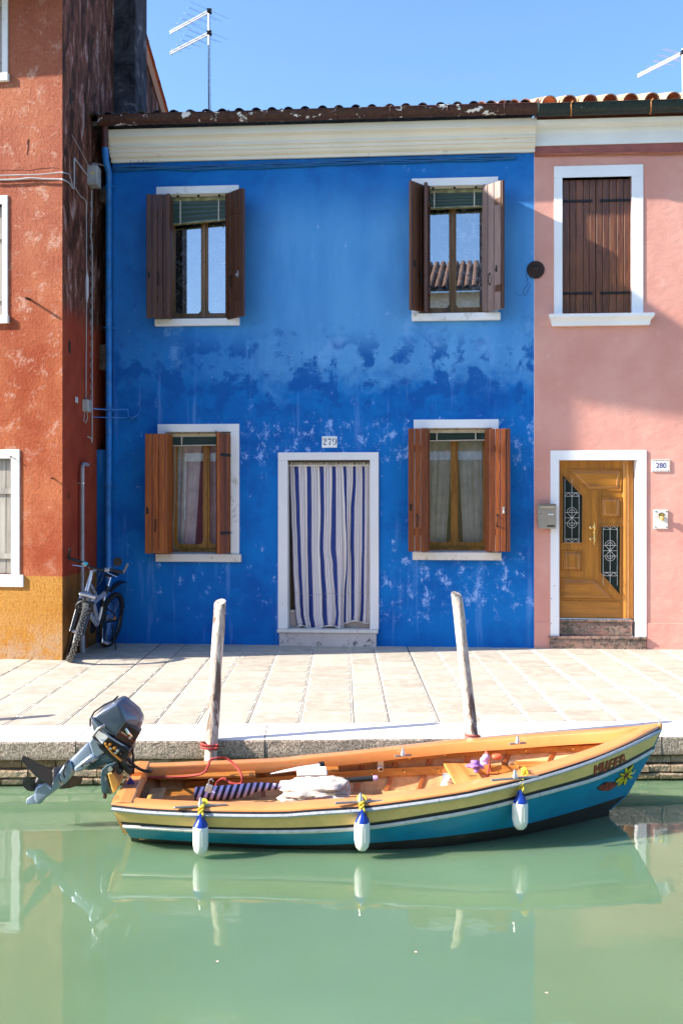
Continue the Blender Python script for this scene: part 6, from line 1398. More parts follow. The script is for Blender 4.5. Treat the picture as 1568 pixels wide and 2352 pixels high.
def inflate(P_, k):
    n = len(P_); out = []; area = sum(P_[i][0]*P_[(i+1) % n][1]-P_[(i+1) % n][0]*P_[i][1] for i in range(n)); sg_ = 1 if area > 0 else -1
    for i in range(n):
        a, b, c = Vector(P_[i-1]), Vector(P_[i]), Vector(P_[(i+1) % n]); e1, e2 = (b-a).normalized(), (c-b).normalized(); n1 = Vector((e1.y, -e1.x))*sg_; n2 = Vector((e2.y, -e2.x))*sg_
        out.append(tuple(b+(n1+n2)/max(.7, 1+n1.dot(n2))*k))
    return out
from mathutils.geometry import tessellate_polygon
def decal_poly(P_, mat, off, name):
    Z_ = ZP(P_); tri = tessellate_polygon([[Vector((p[0], p[1], 0)) for p in Z_]]); m = MB(); m.add([on_hull(*p, off) for p in Z_], [tuple(t) for t in tri]); return m.build(name, mat, boat, FW)
for ch, polys in LET.items():
    for P_ in polys: decal_poly(inflate(P_, 5), M_LINE, .003, 'letter_outline'); decal_poly(P_, M_RED, .0045, 'letter')
decal_poly([(690, 690), (704, 686), (700, 664), (692, 668)], M_CRM, .006, 'letter_counter')

# ================================================================== THINGS IN AND ON THE BOAT
M_FEN = simple('fender_white', (.78, .77, .74), .35, 0, .04, scale=3, dirt=(.62, .58, .50)); M_FBL = simple('fender_blue', (.008, .04, .30), .3); M_YRO = simple('yellow_rope', (.78, .55, .04), .8, bs=200, bd=.003)
def fender(u, vb, vt, ve, label):
    X0 = bpt(u, vb, -.05); b_, zt_ = hb(X0.x, 2); y = -(hb(X0.x, 0)[0]+.040); W = BMx @ Vector((X0.x, y, 0)); Y = W.y
    W.x = (u-CU)/FPX*Y; z1 = ZC-(vb-CV)/FPX*Y; z2 = ZC-(vt-CV)/FPX*Y; z3 = ZC-(ve-CV)/FPX*Y
    t = thing('fender', label, 'fender', (W.x, Y, z3), group='white boat fenders with blue tops hung along the hull'); r_ = 17.5/FPX*Y
    m = MB(); m.lathe([(.001, z3), (r_*.5, z3+.006), (r_*.85, z3+.026), (r_, z3+.055), (r_, z2-.02), (r_*.97, z2-.003), (r_*.9, z2)], (W.x, Y, 0), (0, 0, 1), 24); m.build('body', M_FEN, t, FW, smooth=True)
    m = MB(); m.lathe([(r_*.97, z2-.004), (r_*.86, z2+.008), (r_*.52, z2+.028), (r_*.26, z2+.05), (r_*.24, z1), (r_*.05, z1+.004)], (W.x, Y, 0), (0, 0, 1), 24)
    for k in range(4): a = k*math.pi/2+.3; m.tube([(W.x+math.cos(a)*r_*.92, Y+math.sin(a)*r_*.92, z2+.0), (W.x+math.cos(a)*r_*.5, Y+math.sin(a)*r_*.5, z2+.034), (W.x+math.cos(a)*r_*.26, Y+math.sin(a)*r_*.26, z1-.004)], .005, 5)
    m.build('cap', M_FBL, t, FW, smooth=True)
    for k in range(3): m = MB(); m.tube([(W.x+r_*.96*math.cos(k*2.1-1.2), Y+r_*.96*math.sin(k*2.1-1.2), z3+.06), (W.x+r_*.96*math.cos(k*2.1-1.2), Y+r_*.96*math.sin(k*2.1-1.2), z2-.02)], .004, 5); m.build('seam', M_FEN, t, FW, smooth=True)
    # knotted yellow rope up to the rowlock
    zg_ = hb(X0.x, 0)[1]+WZ+.03; m = MB(); top = BMx @ Vector((X0.x, -hb(X0.x)[0]+.07, zg_-WZ)); L = []
    for i in range(34): s_ = i/33; p = Vector((W.x, Y, z1-.012)).lerp(top, s_); L.append(p+Vector((.014*math.sin(i*1.5), .012*math.cos(i*1.9)-.012*math.sin(s_*3.14), .010*math.sin(i*2.3)+.02*math.sin(s_*3.14))))
    m.tube(smooth_line(L, 3), .0055, 6)
    m.tube(smooth_line([top+Vector((.0, .0, .02)), top+Vector((.03, -.02, .015)), top+Vector((.042, -.06, -.05)), top+Vector((.035, -.07, -.12))], 4), .006, 6) if u > 800 and u < 900 else None
    for k in range(3): m.torus(top+Vector((0, -.02*k, .004)), (.3, 1, .2*k), .016, .006, 14, 6)
    m.build('rope', M_YRO, t, FW, smooth=True)
fender(461, 1871, 1897, 1963, 'white and blue fender nearest the outboard motor, left of the three'); fender(831.5, 1861, 1887, 1954.5, 'white and blue fender at the middle of the hull with a long yellow rope tail'); fender(1194, 1815, 1842, 1906, 'white and blue fender nearest the bow, right of the three')
M_RROPE = simple('red_rope', (.34, .03, .022), .7, bs=220, bd=.003); M_RROPE2 = simple('faded_red_rope', (.48, .12, .09), .8, bs=220, bd=.003)
def rope(label, pts, r, mat): m = MB(); m.tube(smooth_line(pts, 5), r, 6); return tag(m.build('rope', mat, None, FW, smooth=True), label, 'rope')
def wp(u, v, z): Y = (ZC-z)*FPX/(v-CV); return Vector(((u-CU)/FPX*Y, Y, z))
rope('red rope running from the stern to the left post and looping back inside the boat', [wp(341, 1786, -.10), wp(380, 1785, -.11), wp(430, 1783, -.10), wp(466, 1776, -.07), wp(478, 1760, -.03), wp(484, 1745, 0), wp(500, 1741, 0.01), wp(520, 1742, .0), wp(545, 1763, -.05), wp(556, 1785, -.09), wp(552, 1800, -.14), wp(530, 1798, -.14), wp(515, 1788, -.12), wp(500, 1796, -.14), wp(492, 1812, -.15)], .0085, M_RROPE)
rope('faded red rope tied round the right post and dropping to the bench in the boat', [wp(1081, 1705, -.0)+Vector((-.06, -.05, 0)), wp(1094, 1702, .0)+Vector((0, -.06, 0)), wp(1107, 1716, .0), wp(1118, 1733, .0), wp(1123, 1750, -.05), wp(1121, 1770, -.12), wp(1116, 1792, -.2)], .008, M_RROPE2)
rope('second strand of faded red rope beside the purple cloth', [wp(1086, 1700, .0)+Vector((0, -.06, 0)), wp(1100, 1706, .0), wp(1114, 1726, -.0), wp(1122, 1744, -.04), wp(1126, 1768, -.12), wp(1130, 1790, -.2)], .007, M_RROPE2)
m = MB()
for k, z in enumerate((.0, .014, .03)): m.torus((.966, 7.37-.04+.02*k, z+.004), (.15, .1, 1), .056, .008, 20, 6)
tag(m.build('rope_turns', M_RROPE2), 'faded red rope turns knotted around the foot of the right post', 'rope')
m = MB()
for k, z in enumerate((-.03, -.012)): m.torus((-.962, 7.25+.02*k, z), (.15, .1, 1), .060, .0085, 20, 6)
tag(m.build('rope_turns', M_RROPE), 'red rope turns around the foot of the left post', 'rope')
# wrapped striped oar
def stripes():
    t = NT('lilac_navy_stripes'); x, y, z = t.xyz(); w_ = t.ma('FRACT', t.ma('MULTIPLY', t.ma('ADD', x, t.ma('MULTIPLY', z, -.35)), 24.0)); f = t.ma('GREATER_THAN', w_, .52)
    return t.done(t.mix(f, (.012, .014, .035), (.52, .42, .66)), .8, t.bump(t.noise(60, 3, .6), .3, .003))
oar = thing('wrapped_oar', 'long oar wrapped in lilac and navy striped cloth lying along the boat floor', 'oar', wp(449, 1824, -.14))
P_ = [wp(449, 1824, -.13), wp(520, 1820, -.12), wp(560, 1815, -.115), wp(590, 1808, -.11), wp(640, 1806, -.10), wp(700, 1802, -.09)]
m = MB(); R_ = [.05, .052, .048, .034, .022, .018]; Q_ = smooth_line(P_, 5); m.tube(Q_, [R_[min(int(i/5), 4)]*(1-(i/5-min(int(i/5), 4)))+R_[min(int(i/5), 4)+1]*(i/5-min(int(i/5), 4)) for i in range(len(Q_))], 12, flat=.9); m.build('cover', stripes(), oar, FW, smooth=True)
m = MB(); m.tube([P_[-1], wp(790, 1793, -.075), wp(856, 1788, -.065)], [.017, .018, .018], 10); m.build('shaft', M_BLACK, oar, FW, smooth=True)
m = MB(); m.lathe([(.018, -.0), (.020, .01), (.018, .03), (.001, .034)], wp(856, 1788, -.065), (1, .03, .01), 10); m.build('grip', simple('lilac_rubber', (.50, .36, .62), .6), oar, FW, smooth=True)
# canvas bundle
def blob(name, c, rx, ry, rz_, mat, parent=None, seed=0, fold=.10, pw=.75, nu=72, nv=40, M=Matrix.Identity(4)):
    m = MB(); R_ = []
    for j in range(nv+1):
        ph = -math.pi/2+math.pi*j/nv; ring = []
        for i in range(nu):
            th = 2*math.pi*i/nu; cs = lambda a: math.copysign(abs(math.cos(a))**pw, math.cos(a)); sn = lambda a: math.copysign(abs(math.sin(a))**pw, math.sin(a))
            p = Vector((rx*cs(ph)*cs(th), ry*cs(ph)*sn(th), rz_*sn(ph))); k = 1+fold*noise.noise(Vector((p.x*5+seed, p.y*9, p.z*26+seed)))-fold*.7*abs(noise.noise(Vector((p.x*14+seed, p.y*14+p.z*20, p.z*34-seed))))+fold*.5*noise.noise(Vector((p.x*16, p.y*20, p.z*40+seed))); ring.append(Vector(c)+(M.to_3x3() @ (p*k)))
        R_.append(ring)
    m.loft(R_, True); return m.build(name, mat, parent, FW, smooth=True)
M_CANV = simple('cream_canvas', (.52, .455, .39), .85, 0, .15, 25, .01, dirt=(.48, .38, .30), scale=7)
cb = thing('canvas_bundle', 'folded cream canvas bundle lying in the middle of the boat', 'canvas bundle', wp(725, 1848, -.12))
RM = Matrix.Rotation(.05, 4, 'Z')
blob('lower_fold', wp(724, 1832, -.09), .205, .13, .070, M_CANV, cb, 3, .20, .6, M=RM); blob('upper_fold', wp(727, 1808, -.03)+Vector((0, .02, -.02)), .205, .13, .070, M_CANV, cb, 9, .24, .65, M=RM)
m = MB(); m.tube([wp(650, 1826, -.05)+Vector((0, -.03, 0)), wp(690, 1828, -.05)+Vector((0, -.05, 0)), wp(760, 1818, -.04)+Vector((0, -.05, 0)), wp(798, 1822, -.05)+Vector((0, -.02, 0))], .004, 5); m.build('tie_cord', simple('cord_brown', (.30, .20, .10), .8), cb)
blob('seat_cushion', wp(722, 1779, -.10), .09, .09, .02, simple('pale_blue_cloth', (.30, .52, .72), .8), None, 2, .08, .6); tag(bpy.data.objects['seat_cushion'], 'pale blue folded cloth under papers behind the canvas bundle', 'cloth')
m = MB(); T = Matrix.Translation(wp(716, 1775, -.07)) @ Matrix.Rotation(.06, 4, 'Z') @ Matrix.Rotation(.12, 4, 'X'); m.box(-.10, .10, -.07, .07, 0, .016, T); tag(m.build('booklet', simple('paper_stack', (.74, .70, .62), .7), None, FW, bev=.003), 'white booklet lying flat on the pale blue cloth', 'booklet')
m = MB(); T = Matrix.Translation(wp(735, 1762, -.10)) @ Matrix.Rotation(.03, 4, 'Z'); m.box(-.17, .13, -.07, .12, -.02, 0, T); tag(m.build('board', M_BW, None, FW, bev=.004), 'short varnished board wedged behind the canvas bundle', 'board')
# white paddle
pd = thing('paddle', 'white paddle with a black tip resting against the far side of the boat', 'paddle', wp(620, 1777, -.08))
m = MB(); A_, B_ = wp(622, 1777, -.085), wp(745, 1755, -.055); m.tube([A_, A_.lerp(B_, .25), A_.lerp(B_, .5), A_.lerp(B_, .9)], [.006, .018, .024, .019], 8, flat=.5); m.build('blade', simple('white_plastic', (.78, .76, .78), .4), pd, FW, smooth=True)
m = MB(); m.tube([A_.lerp(B_, .9), A_.lerp(B_, .99)], .021, 8); m.build('tip', M_BLACK, pd, FW, smooth=True)
# small stuff forward
blob('plastic_bag', wp(1035, 1800, -.18), .055, .05, .065, simple('white_bag', (.68, .66, .62), .6), None, 5, .8, .8, 40, 22); tag(bpy.data.objects['plastic_bag'], 'crumpled white bag tucked under the bench plank', 'bag')
blob('purple_cloth', wp(1094, 1752, .0)+Vector((0, -.02, -.02)), .062, .04, .040, simple('purple_cloth', (.30, .16, .52), .8), None, 8, .9, .9, 44, 24); tag(bpy.data.objects['purple_cloth'], 'crumpled purple cloth bunched by the right post ropes', 'cloth')
blob('lilac_bag', wp(1112, 1741, .02)+Vector((0, -.03, -.01)), .030, .03, .042, simple('lilac_cloth', (.55, .32, .62), .7), None, 12, .6, .8, 36, 20); tag(bpy.data.objects['lilac_bag'], 'small lilac pouch beside the purple cloth', 'pouch')
blob('red_pouch', wp(1141, 1738, .02), .036, .03, .018, simple('orange_red_pouch', (.62, .12, .05), .5), None, 14, .1, .7, 20, 12); tag(bpy.data.objects['red_pouch'], 'small orange red pouch near the bow on the far side', 'pouch')
m = MB(); p = wp(480, 1811, -.06); T = Matrix.Translation(p) @ Matrix.Rotation(.3, 4, 'Y') @ Matrix.Rotation(-.2, 4, 'Z'); m.box(-.022, .022, -.006, .006, -.026, .026, T); pl = m.build('padlock', M_STEEL, None, FW, bev=.004); tag(pl, 'steel padlock hanging by the stern boards', 'padlock')
q = MB(); q.tube([T @ Vector((-.01, 0, .024)), T @ Vector((-.014, 0, .05)), T @ Vector((.0, 0, .064)), T @ Vector((.014, 0, .052))], .004, 6); q.build('bow', M_STEEL, pl)
m = MB(); p = wp(468, 1843, -.03); m.lathe([(.001, -.003), (.026, -.002), (.026, .002), (.001, .003)], p, (.1, -.7, .7), 16); tag(m.build('float_tag', simple('yellow_tag', (.66, .58, .05), .5)), 'round yellow tag beside the left fender rope', 'tag')
m = MB(); p = wp(772, 1872, -.05); 
for (u, v) in ((953, 2186), (498, 2208), (1253, 2280)): 
    p = wp(u, v, WZ+.003); q = MB(); q.add([p+Vector((.009*math.cos(t), .006*math.sin(t), .002*math.sin(t*2))) for t in [k*.785 for k in range(8)]], [tuple(range(8))]); tag(q.build('floating_leaf', simple('dry_leaf', (.55, .38, .28), .7)), 'small dry leaf floating on the green water, ' + {953: 'below the right post reflection', 498: 'below the left post reflection', 1253: 'near the lower right'}[u], 'leaf', 'dry leaves floating on the canal')

# ================================================================== OUTBOARD MOTOR
OY = 6.42; MC = (wp(300, 1800, .0))
om = thing('outboard_motor', 'dark blue outboard motor tilted up on the stern, propeller out of the water', 'outboard motor', world_pt(290, 1800, OY))
def OP(zx, zy, dy=0.0): p = world_pt(.28*zx, 1568+.28*zy, OY); return Vector((p.x, OY+dy, p.z))
M_COWL = simple('slate_blue_cowling', (.085, .110, .165), .28, .1, .08, coat=.5); M_LEG = simple('metallic_blue_grey_leg', (.25, .31, .40), .32, .45, .1); M_LEGD = simple('dark_teal_bracket', (.035, .075, .095), .35, .2, dirt=(.30, .33, .33)); M_COWD = simple('dark_cowl_panel', (.030, .028, .034), .35)
def pillow(name, poly, slices, mat, par_, cx=None, bev=.0, sm=True):
    n = len(poly); c = cx or (sum(p[0] for p in poly)/n, sum(p[1] for p in poly)/n); m = MB()
    m.loft([[OP(c[0]+(p[0]-c[0])*s, c[1]+(p[1]-c[1])*s, dy) for p in poly] for dy, s in slices], True); return m.build(name, mat, par_, FW, smooth=sm, bev=bev)
# cowl: near side plane, then the top turning away from the viewer
def cowl():
    side = [(780, 405), (765, 330), (790, 245), (880, 185), (1000, 118), (1055, 285), (975, 415), (945, 465), (1075, 540), (1110, 500)]
    near = [(870, 335), (792, 250), (880, 194), (998, 128), (1036, 205), (1052, 292), (974, 412)]
    far = [(745, 370), (745, 290), (800, 215), (900, 150), (1000, 116), (1172, 300), (1090, 500)]
    m = MB(); A_ = [OP(x, y, -.115) for x, y in near]; B_ = [OP(x, y, -.02) for x, y in [(772, 400), (750, 300), (860, 187), (1004, 118), (1118, 212), (1166, 310), (1090, 500)]]; B2 = [OP(x, y, .06) for x, y in [(772, 395), (746, 300), (858, 185), (1010, 116), (1132, 218), (1178, 305), (1120, 470)]]; Cc = [OP(x, y, .13) for x, y in [(800, 375), (790, 300), (870, 210), (1000, 150), (1090, 220), (1120, 300), (1090, 430)]]
    m.loft([A_, B_, B2, Cc], True); return m
side_n = [(778, 400), (768, 335), (790, 245), (880, 187), (1000, 118), (1055, 285), (975, 415), (900, 345)]
cw = cowl().build('cowling', M_COWL, om, FW, bev=.020, seg=3, smooth=True)
m = MB(); A_ = [OP(x, y, dy) for x, y, dy in ((1055, 285, -.113), (1165, 385, -.06), (1092, 515, -.05), (972, 415, -.115))]; Bk = [p+Vector((0, .08, 0)) for p in A_]
m.add(A_+Bk, [(0, 1, 2, 3), (4, 7, 6, 5), (0, 4, 5, 1), (1, 5, 6, 2), (2, 6, 7, 3), (3, 7, 4, 0)]); pn = m.build('front_panel', M_COWD, om, FW, bev=.004)
def PN(a, b, o=-.003): return A_[0].lerp(A_[1], a).lerp(A_[3].lerp(A_[2], a), b)+Vector((0, o, 0))
m = MB(); m.add([PN(.12, .16), PN(.80, .10), PN(.86, .52), PN(.14, .52)], [(0, 1, 2, 3)]); m.build('recess', M_INK, pn)
m = MB(); m.tube([PN(.25, .25, -.01), PN(.45, .34, -.02), PN(.75, .42, -.01)], [.008, .011, .006], 8); m.build('latch_handle', M_CHROME, pn, FW, smooth=True)
m = MB(); m.add([PN(.02, .60), PN(.97, .63), PN(.97, .655), PN(.02, .625)], [(0, 1, 2, 3)]); m.build('red_stripe', simple('red_orange_line', (.65, .08, .02), .4), pn)
ex = (A_[1]-A_[0]).normalized(); ez = (A_[0]-A_[3]).normalized(); nn = ex.cross(ez).normalized(); ez = nn.cross(ex).normalized()
def panel_text(s, size, a, b, mat):
    cu = bpy.data.curves.new('t', 'FONT'); cu.body = s; cu.size = size; cu.align_x = 'CENTER'; cu.align_y = 'CENTER'; cu.offset = size*.03; t = bpy.data.objects.new('t', cu); C.objects.link(t); bpy.context.view_layer.update(); me = bpy.data.meshes.new_from_object(t); bpy.data.objects.remove(t)
    p = PN(a, b, -.005); W = Matrix(((ex.x, ez.x, -nn.x, p.x), (ex.y, ez.y, -nn.y, p.y), (ex.z, ez.z, -nn.z, p.z), (0, 0, 0, 1))); me.transform(WM[pn].inverted() @ W); me.materials.clear(); me.materials.append(mat); o = bpy.data.objects.new('lettering', me); C.objects.link(o); o.parent = pn; WM[o] = WM[pn]
M_WTX = simple('white_print', (.75, .74, .74), .5); panel_text('8', .040, .70, .525, M_WTX); panel_text('YAMAHA', .013, .33, .545, M_WTX)
# grey vent on top left, clamp strap
m = MB(); A2 = [OP(x, y, dy) for x, y, dy in ((870, 205, -.085), (965, 138, -.085), (978, 172, -.116), (878, 238, -.118))]; m.add(A2+[p+Vector((0, .03, 0)) for p in A2], [(0, 1, 2, 3), (4, 7, 6, 5), (0, 4, 5, 1), (1, 5, 6, 2), (2, 6, 7, 3), (3, 7, 4, 0)]); m.build('rear_vent', simple('grey_vent', (.16, .16, .155), .5), om, FW, bev=.002)
m = MB(); m.tube([OP(788, 248, -.118), OP(850, 318, -.128), OP(940, 405, -.130), OP(1085, 525, -.07)], .010, 6, flat=.7); m.build('rubber_seam', M_GREYP, om, FW, smooth=True)
m = MB(); m.tube([OP(800, 405, -.12), OP(850, 340, -.138), OP(880, 320, -.14), OP(898, 322, -.13)], .010, 8); m.build('tilt_lever', M_GREYP, om, FW, smooth=True)
m = MB(); m.tube([OP(742, 360, .0), OP(742, 300, .0), OP(775, 240, -.0), OP(860, 180, 0), OP(930, 148, 0), OP(970, 110, 0)], .006, 6); m.build('rear_edge_cord', M_BLACK, om, FW, smooth=True)
# lower pan with the exposed engine
pillow('engine_pan', [(775, 400), (855, 335), (960, 425), (1095, 520), (1085, 560), (1050, 640), (880, 480), (790, 430)], [(-.10, .98), (-.07, 1), (.08, 1), (.10, .95)], M_COWD, om, bev=.004)
m = MB(); m.add([OP(845, 362, -.106), OP(925, 408, -.106), OP(870, 470, -.106), OP(815, 405, -.106)], [(0, 1, 2, 3)]); m.build('white_panel', simple('white_cowl_panel', (.74, .74, .80), .3), om)
m = MB(); m.add([OP(925, 412, -.107), OP(1075, 525, -.107), OP(1020, 590, -.107), OP(872, 470, -.107)], [(0, 1, 2, 3)]); m.build('engine_recess', M_INK, om)
M_ORGM = simple('orange_engine_paint', (.50, .20, .03), .4, .3)
for (x, y, r_, mt) in ((903, 465, .011, M_ORGM), (940, 470, .012, M_ORGM), (945, 500, .010, M_CHROME), (975, 500, .014, M_ORGM), (1000, 520, .012, M_STEEL), (1030, 545, .010, M_IRON), (985, 535, .012, M_CHROME), (920, 490, .010, M_ORGM)):
    m = MB(); m.lathe([(.001, -.125), (r_*.8, -.122), (r_, -.112), (r_, -.10)], Vector((OP(x, y).x, OY, OP(x, y).z)), (0, 1, 0), 9); m.build('engine_part', mt, om, FW, smooth=True)
m = MB(); m.tube([OP(905, 475, -.115), OP(960, 540, -.115), OP(1030, 600, -.112)], .008, 6); m.build('linkage_rod', M_ORGM, om, FW, smooth=True)
pillow('steering_plate', [(815, 470), (895, 505), (1060, 640), (1100, 690), (1095, 740), (1040, 690), (930, 590), (840, 510)], [(-.085, .95), (-.075, 1), (.05, 1), (.06, .95)], M_GLOSSB, om, bev=.003)
# leg: a tapering column down to the gearcase
def col(name, pts, rs, mat, dy=0, flat=.75, n=14): m = MB(); m.tube([OP(x, y, dy) for x, y in pts], rs, n, flat=flat, up=(0, 1, 0)); return m.build(name, mat, om, FW, smooth=True)
S_ = .28*OY/FPX
pillow('swivel_collar', [(745, 460), (790, 400), (870, 480), (905, 540), (870, 565), (800, 620), (770, 540)], [(-.075, .86), (-.055, 1), (.055, 1), (.075, .86)], M_LEG, om, bev=.006)
pillow('upper_leg', [(745, 465), (800, 540), (790, 580), (660, 700), (618, 690), (590, 620)], [(-.055, .80), (-.035, 1), (.035, 1), (.055, .80)], M_LEG, om, bev=.006)
pillow('swivel_tube', [(800, 555), (850, 590), (700, 700), (640, 715), (625, 680), (760, 570)], [(-.085, .8), (-.06, 1), (.0, 1)], M_LEG, om, bev=.006)
pillow('exhaust_collar', [(590, 618), (545, 655), (500, 720), (510, 770), (545, 820), (600, 760), (630, 700), (610, 640)], [(-.062, .86), (-.045, 1), (.045, 1), (.062, .86)], M_LEG, om, bev=.006)
m = MB(); m.tube([OP(590, 618, -.052), OP(560, 650, -.066), OP(545, 720, -.070), OP(560, 790, -.05)], .005, 6); m.build('collar_seam', M_INK, om)
pillow('lower_leg', [(500, 715), (470, 770), (440, 850), (380, 800), (330, 830), (300, 850), (290, 900), (290, 945), (310, 985), (345, 985), (370, 950), (530, 830), (510, 780)], [(-.040, .82), (-.025, 1), (.025, 1), (.040, .82)], M_LEG, om, bev=.005)
# bullet gearcase and skeg
m = MB(); a_ = OP(350, 820, -.0); b_ = OP(325, 985, 0); ax = (b_-a_).normalized(); L = (b_-a_).length; m.lathe([(.015, -.02), (.030, 0), (.038, L*.35), (.036, L*.7), (.022, L*.92), (.002, L*1.0)], a_, ax, 16); m.build('gearcase', M_LEG, om, FW, smooth=True)
pillow('skeg', [(300, 905), (225, 950), (219, 985), (228, 996), (300, 990), (330, 975)], [(-.012, .9), (-.008, 1), (.008, 1), (.012, .9)], M_LEG, om, bev=.002)
# cavitation plates
def fin(name, P_, t_, mat):
    m = MB(); Q_ = [OP(x, y, d) for x, y, d in P_]; c0 = (Q_[1]-Q_[0]).cross(Q_[2]-Q_[0]).normalized()*t_; n = len(Q_); m.add(Q_+[q+c0 for q in Q_], [tuple(range(n)), tuple(range(2*n-1, n-1, -1))]+[(i, (i+1) % n, (i+1) % n+n, i+n) for i in range(n)]); return m.build(name, mat, om, FW, bev=.002)
M_FIN = simple('matt_dark_fin', (.050, .045, .055), .5)
fin('hydrofoil_fin', [(440, 850, -.05), (425, 820, -.055), (340, 740, -.10), (290, 650, -.15), (253, 570, -.19), (262, 535, -.19), (300, 560, -.16), (350, 620, -.11), (430, 680, -.06), (443, 700, -.04), (445, 780, -.03)], .008, M_FIN)
fin('hydrofoil_fin', [(500, 775, .02), (560, 785, .04), (610, 805, .08), (638, 835, .12), (632, 872, .12), (560, 888, .06), (490, 885, .03), (455, 865, .01)], .008, M_FIN)
fin('cavitation_plate', [(443, 700, .0), (500, 695, .03), (480, 760, .02), (445, 850, -.02)], .008, M_FIN)
# propeller
m = MB(); hub_c = OP(320, 815, .0); m.lathe([(.001, -.045), (.018, -.03), (.022, .0), (.024, .035)], hub_c, ax, 14); m.build('propeller_hub', M_FIN, om, FW, smooth=True)
def blade(P_, bulge):
    m = MB(); Q_ = [OP(x, y, d) for x, y, d in P_]; c = sum(Q_, Vector())/len(Q_)+ax*bulge; n = len(Q_); off = ax*.005
    m.add([c]+Q_+[c+off]+[q+off for q in Q_], [(0, i+1, (i+1) % n+1) for i in range(n)]+[(n+1, n+2+(i+1) % n, n+2+i) for i in range(n)]+[(i+1, n+2+i, n+2+(i+1) % n, (i+1) % n+1) for i in range(n)]); m.build('propeller_blade', M_FIN, om, FW, smooth=False)
blade([(300, 800, -.02), (285, 780, -.04), (270, 755, -.06), (245, 743, -.07), (222, 755, -.07), (211, 790, -.06), (218, 830, -.05), (240, 860, -.04), (275, 875, -.03), (300, 870, -.02), (295, 840, -.01)], .010)
blade([(345, 830, .0), (325, 830, -.02), (320, 800, -.04), (335, 775, -.06), (360, 762, -.06), (390, 775, -.05), (385, 800, -.03), (370, 812, -.01)], .008)
blade([(310, 800, .02), (295, 785, .05), (300, 772, .08), (325, 766, .10), (350, 770, .08), (345, 790, .04)], .006)
# bracket clamped to the transom
pillow('clamp_bracket', [(858, 720), (865, 680), (900, 645), (985, 620), (1000, 655), (940, 690), (925, 710), (905, 725), (915, 790), (945, 880), (865, 868), (858, 800)], [(-.10, .96), (-.095, 1), (-.07, 1), (-.065, .96)], M_LEGD, om, bev=.003)
pillow('clamp_bracket', [(858, 720), (865, 680), (900, 645), (985, 620), (1000, 655), (940, 690), (925, 710), (905, 725), (915, 790), (945, 880), (865, 868), (858, 800)], [(.05, .96), (.055, 1), (.08, 1), (.085, .96)], M_LEGD, om, bev=.003)
pillow('tilt_arm', [(735, 650), (800, 600), (900, 555), (935, 565), (965, 620), (900, 640), (800, 680), (745, 700)], [(-.07, .94), (-.06, 1), (.03, 1), (.04, .94)], M_LEGD, om, bev=.004)
m = MB(); m.lathe([(.015, -.12), (.015, .1)], OP(940, 670), (0, 1, 0), 12); m.build('pivot_bolt', M_STEEL, om, FW, smooth=True)
m = MB(); 
for (x, y) in ((985, 650), (1010, 690)): m.lathe([(.020, -.11), (.022, -.10), (.022, -.08), (.008, -.078), (.008, -.0)], OP(x, y), (0, 1, 0), 10)
m.build('clamp_knob', M_IRON, om, FW, smooth=True)
m = MB(); m.tube([OP(695, 660, -.085), OP(720, 630, -.10), OP(770, 620, -.10), OP(800, 650, -.09)], .005, 6); m.build('tilt_wire', M_BLACK, om, FW, smooth=True)
m = MB(); m.tube([OP(885, 870, -.08), OP(888, 900, -.08), OP(882, 915, -.08)], .012, 8); m.build('lower_bolt', M_RUST, om, FW)
m = MB(); P_ = [OP(915, 705, -.11), OP(955, 700, -.11), OP(1000, 790, -.09), OP(960, 880, -.10)]; m.add(P_+[p+Vector((0, .16, 0)) for p in P_], [(0, 1, 2, 3), (4, 7, 6, 5), (0, 4, 5, 1), (1, 5, 6, 2), (2, 6, 7, 3), (3, 7, 4, 0)]); m.build('yellow_transom_pad', simple('yellow_wood_pad', (.62, .36, .08)), om, FW, bev=.006)
m = MB(); m.box(*(sorted((OP(1040, 700).x, OP(1070, 700).x))), OY-.02, OY+.02, OP(0, 785).z, OP(0, 705).z); m.build('safety_key', M_STEEL, om, FW, bev=.004)
# steering rod and fuel hose into the boat
m = MB(); m.tube(smooth_line([OP(1060, 590, -.06), OP(1100, 650, -.05), OP(1170, 710, -.02), OP(1230, 735, .02), (wp(349, 1770, -.08)), (wp(365, 1790, -.13))], 5), .010, 8); m.build('fuel_hose', M_BLACK, om, FW, smooth=True)
m = MB(); m.tube([OP(1085, 500, -.02), OP(1100, 600, -.02), OP(1100, 740, -.02)], .007, 6); m.build('rod', M_IRON, om, FW, smooth=True)
m = MB(); P_ = [OP(1062, 770, -.0), OP(1100, 820, -.0), OP(1080, 880, -.0), OP(1045, 830, -.0)]; m.add(P_+[p+Vector((.004, .006, 0)) for p in P_], [(0, 1, 2, 3), (4, 7, 6, 5), (0, 4, 5, 1), (1, 5, 6, 2), (2, 6, 7, 3), (3, 7, 4, 0)]); tag(m.build('licence_plate', simple('purple_blue_plate', (.05, .045, .28), .4, dirt=(.35, .33, .6), scale=30)), 'small dark blue printed plate fixed inside the stern', 'plate')

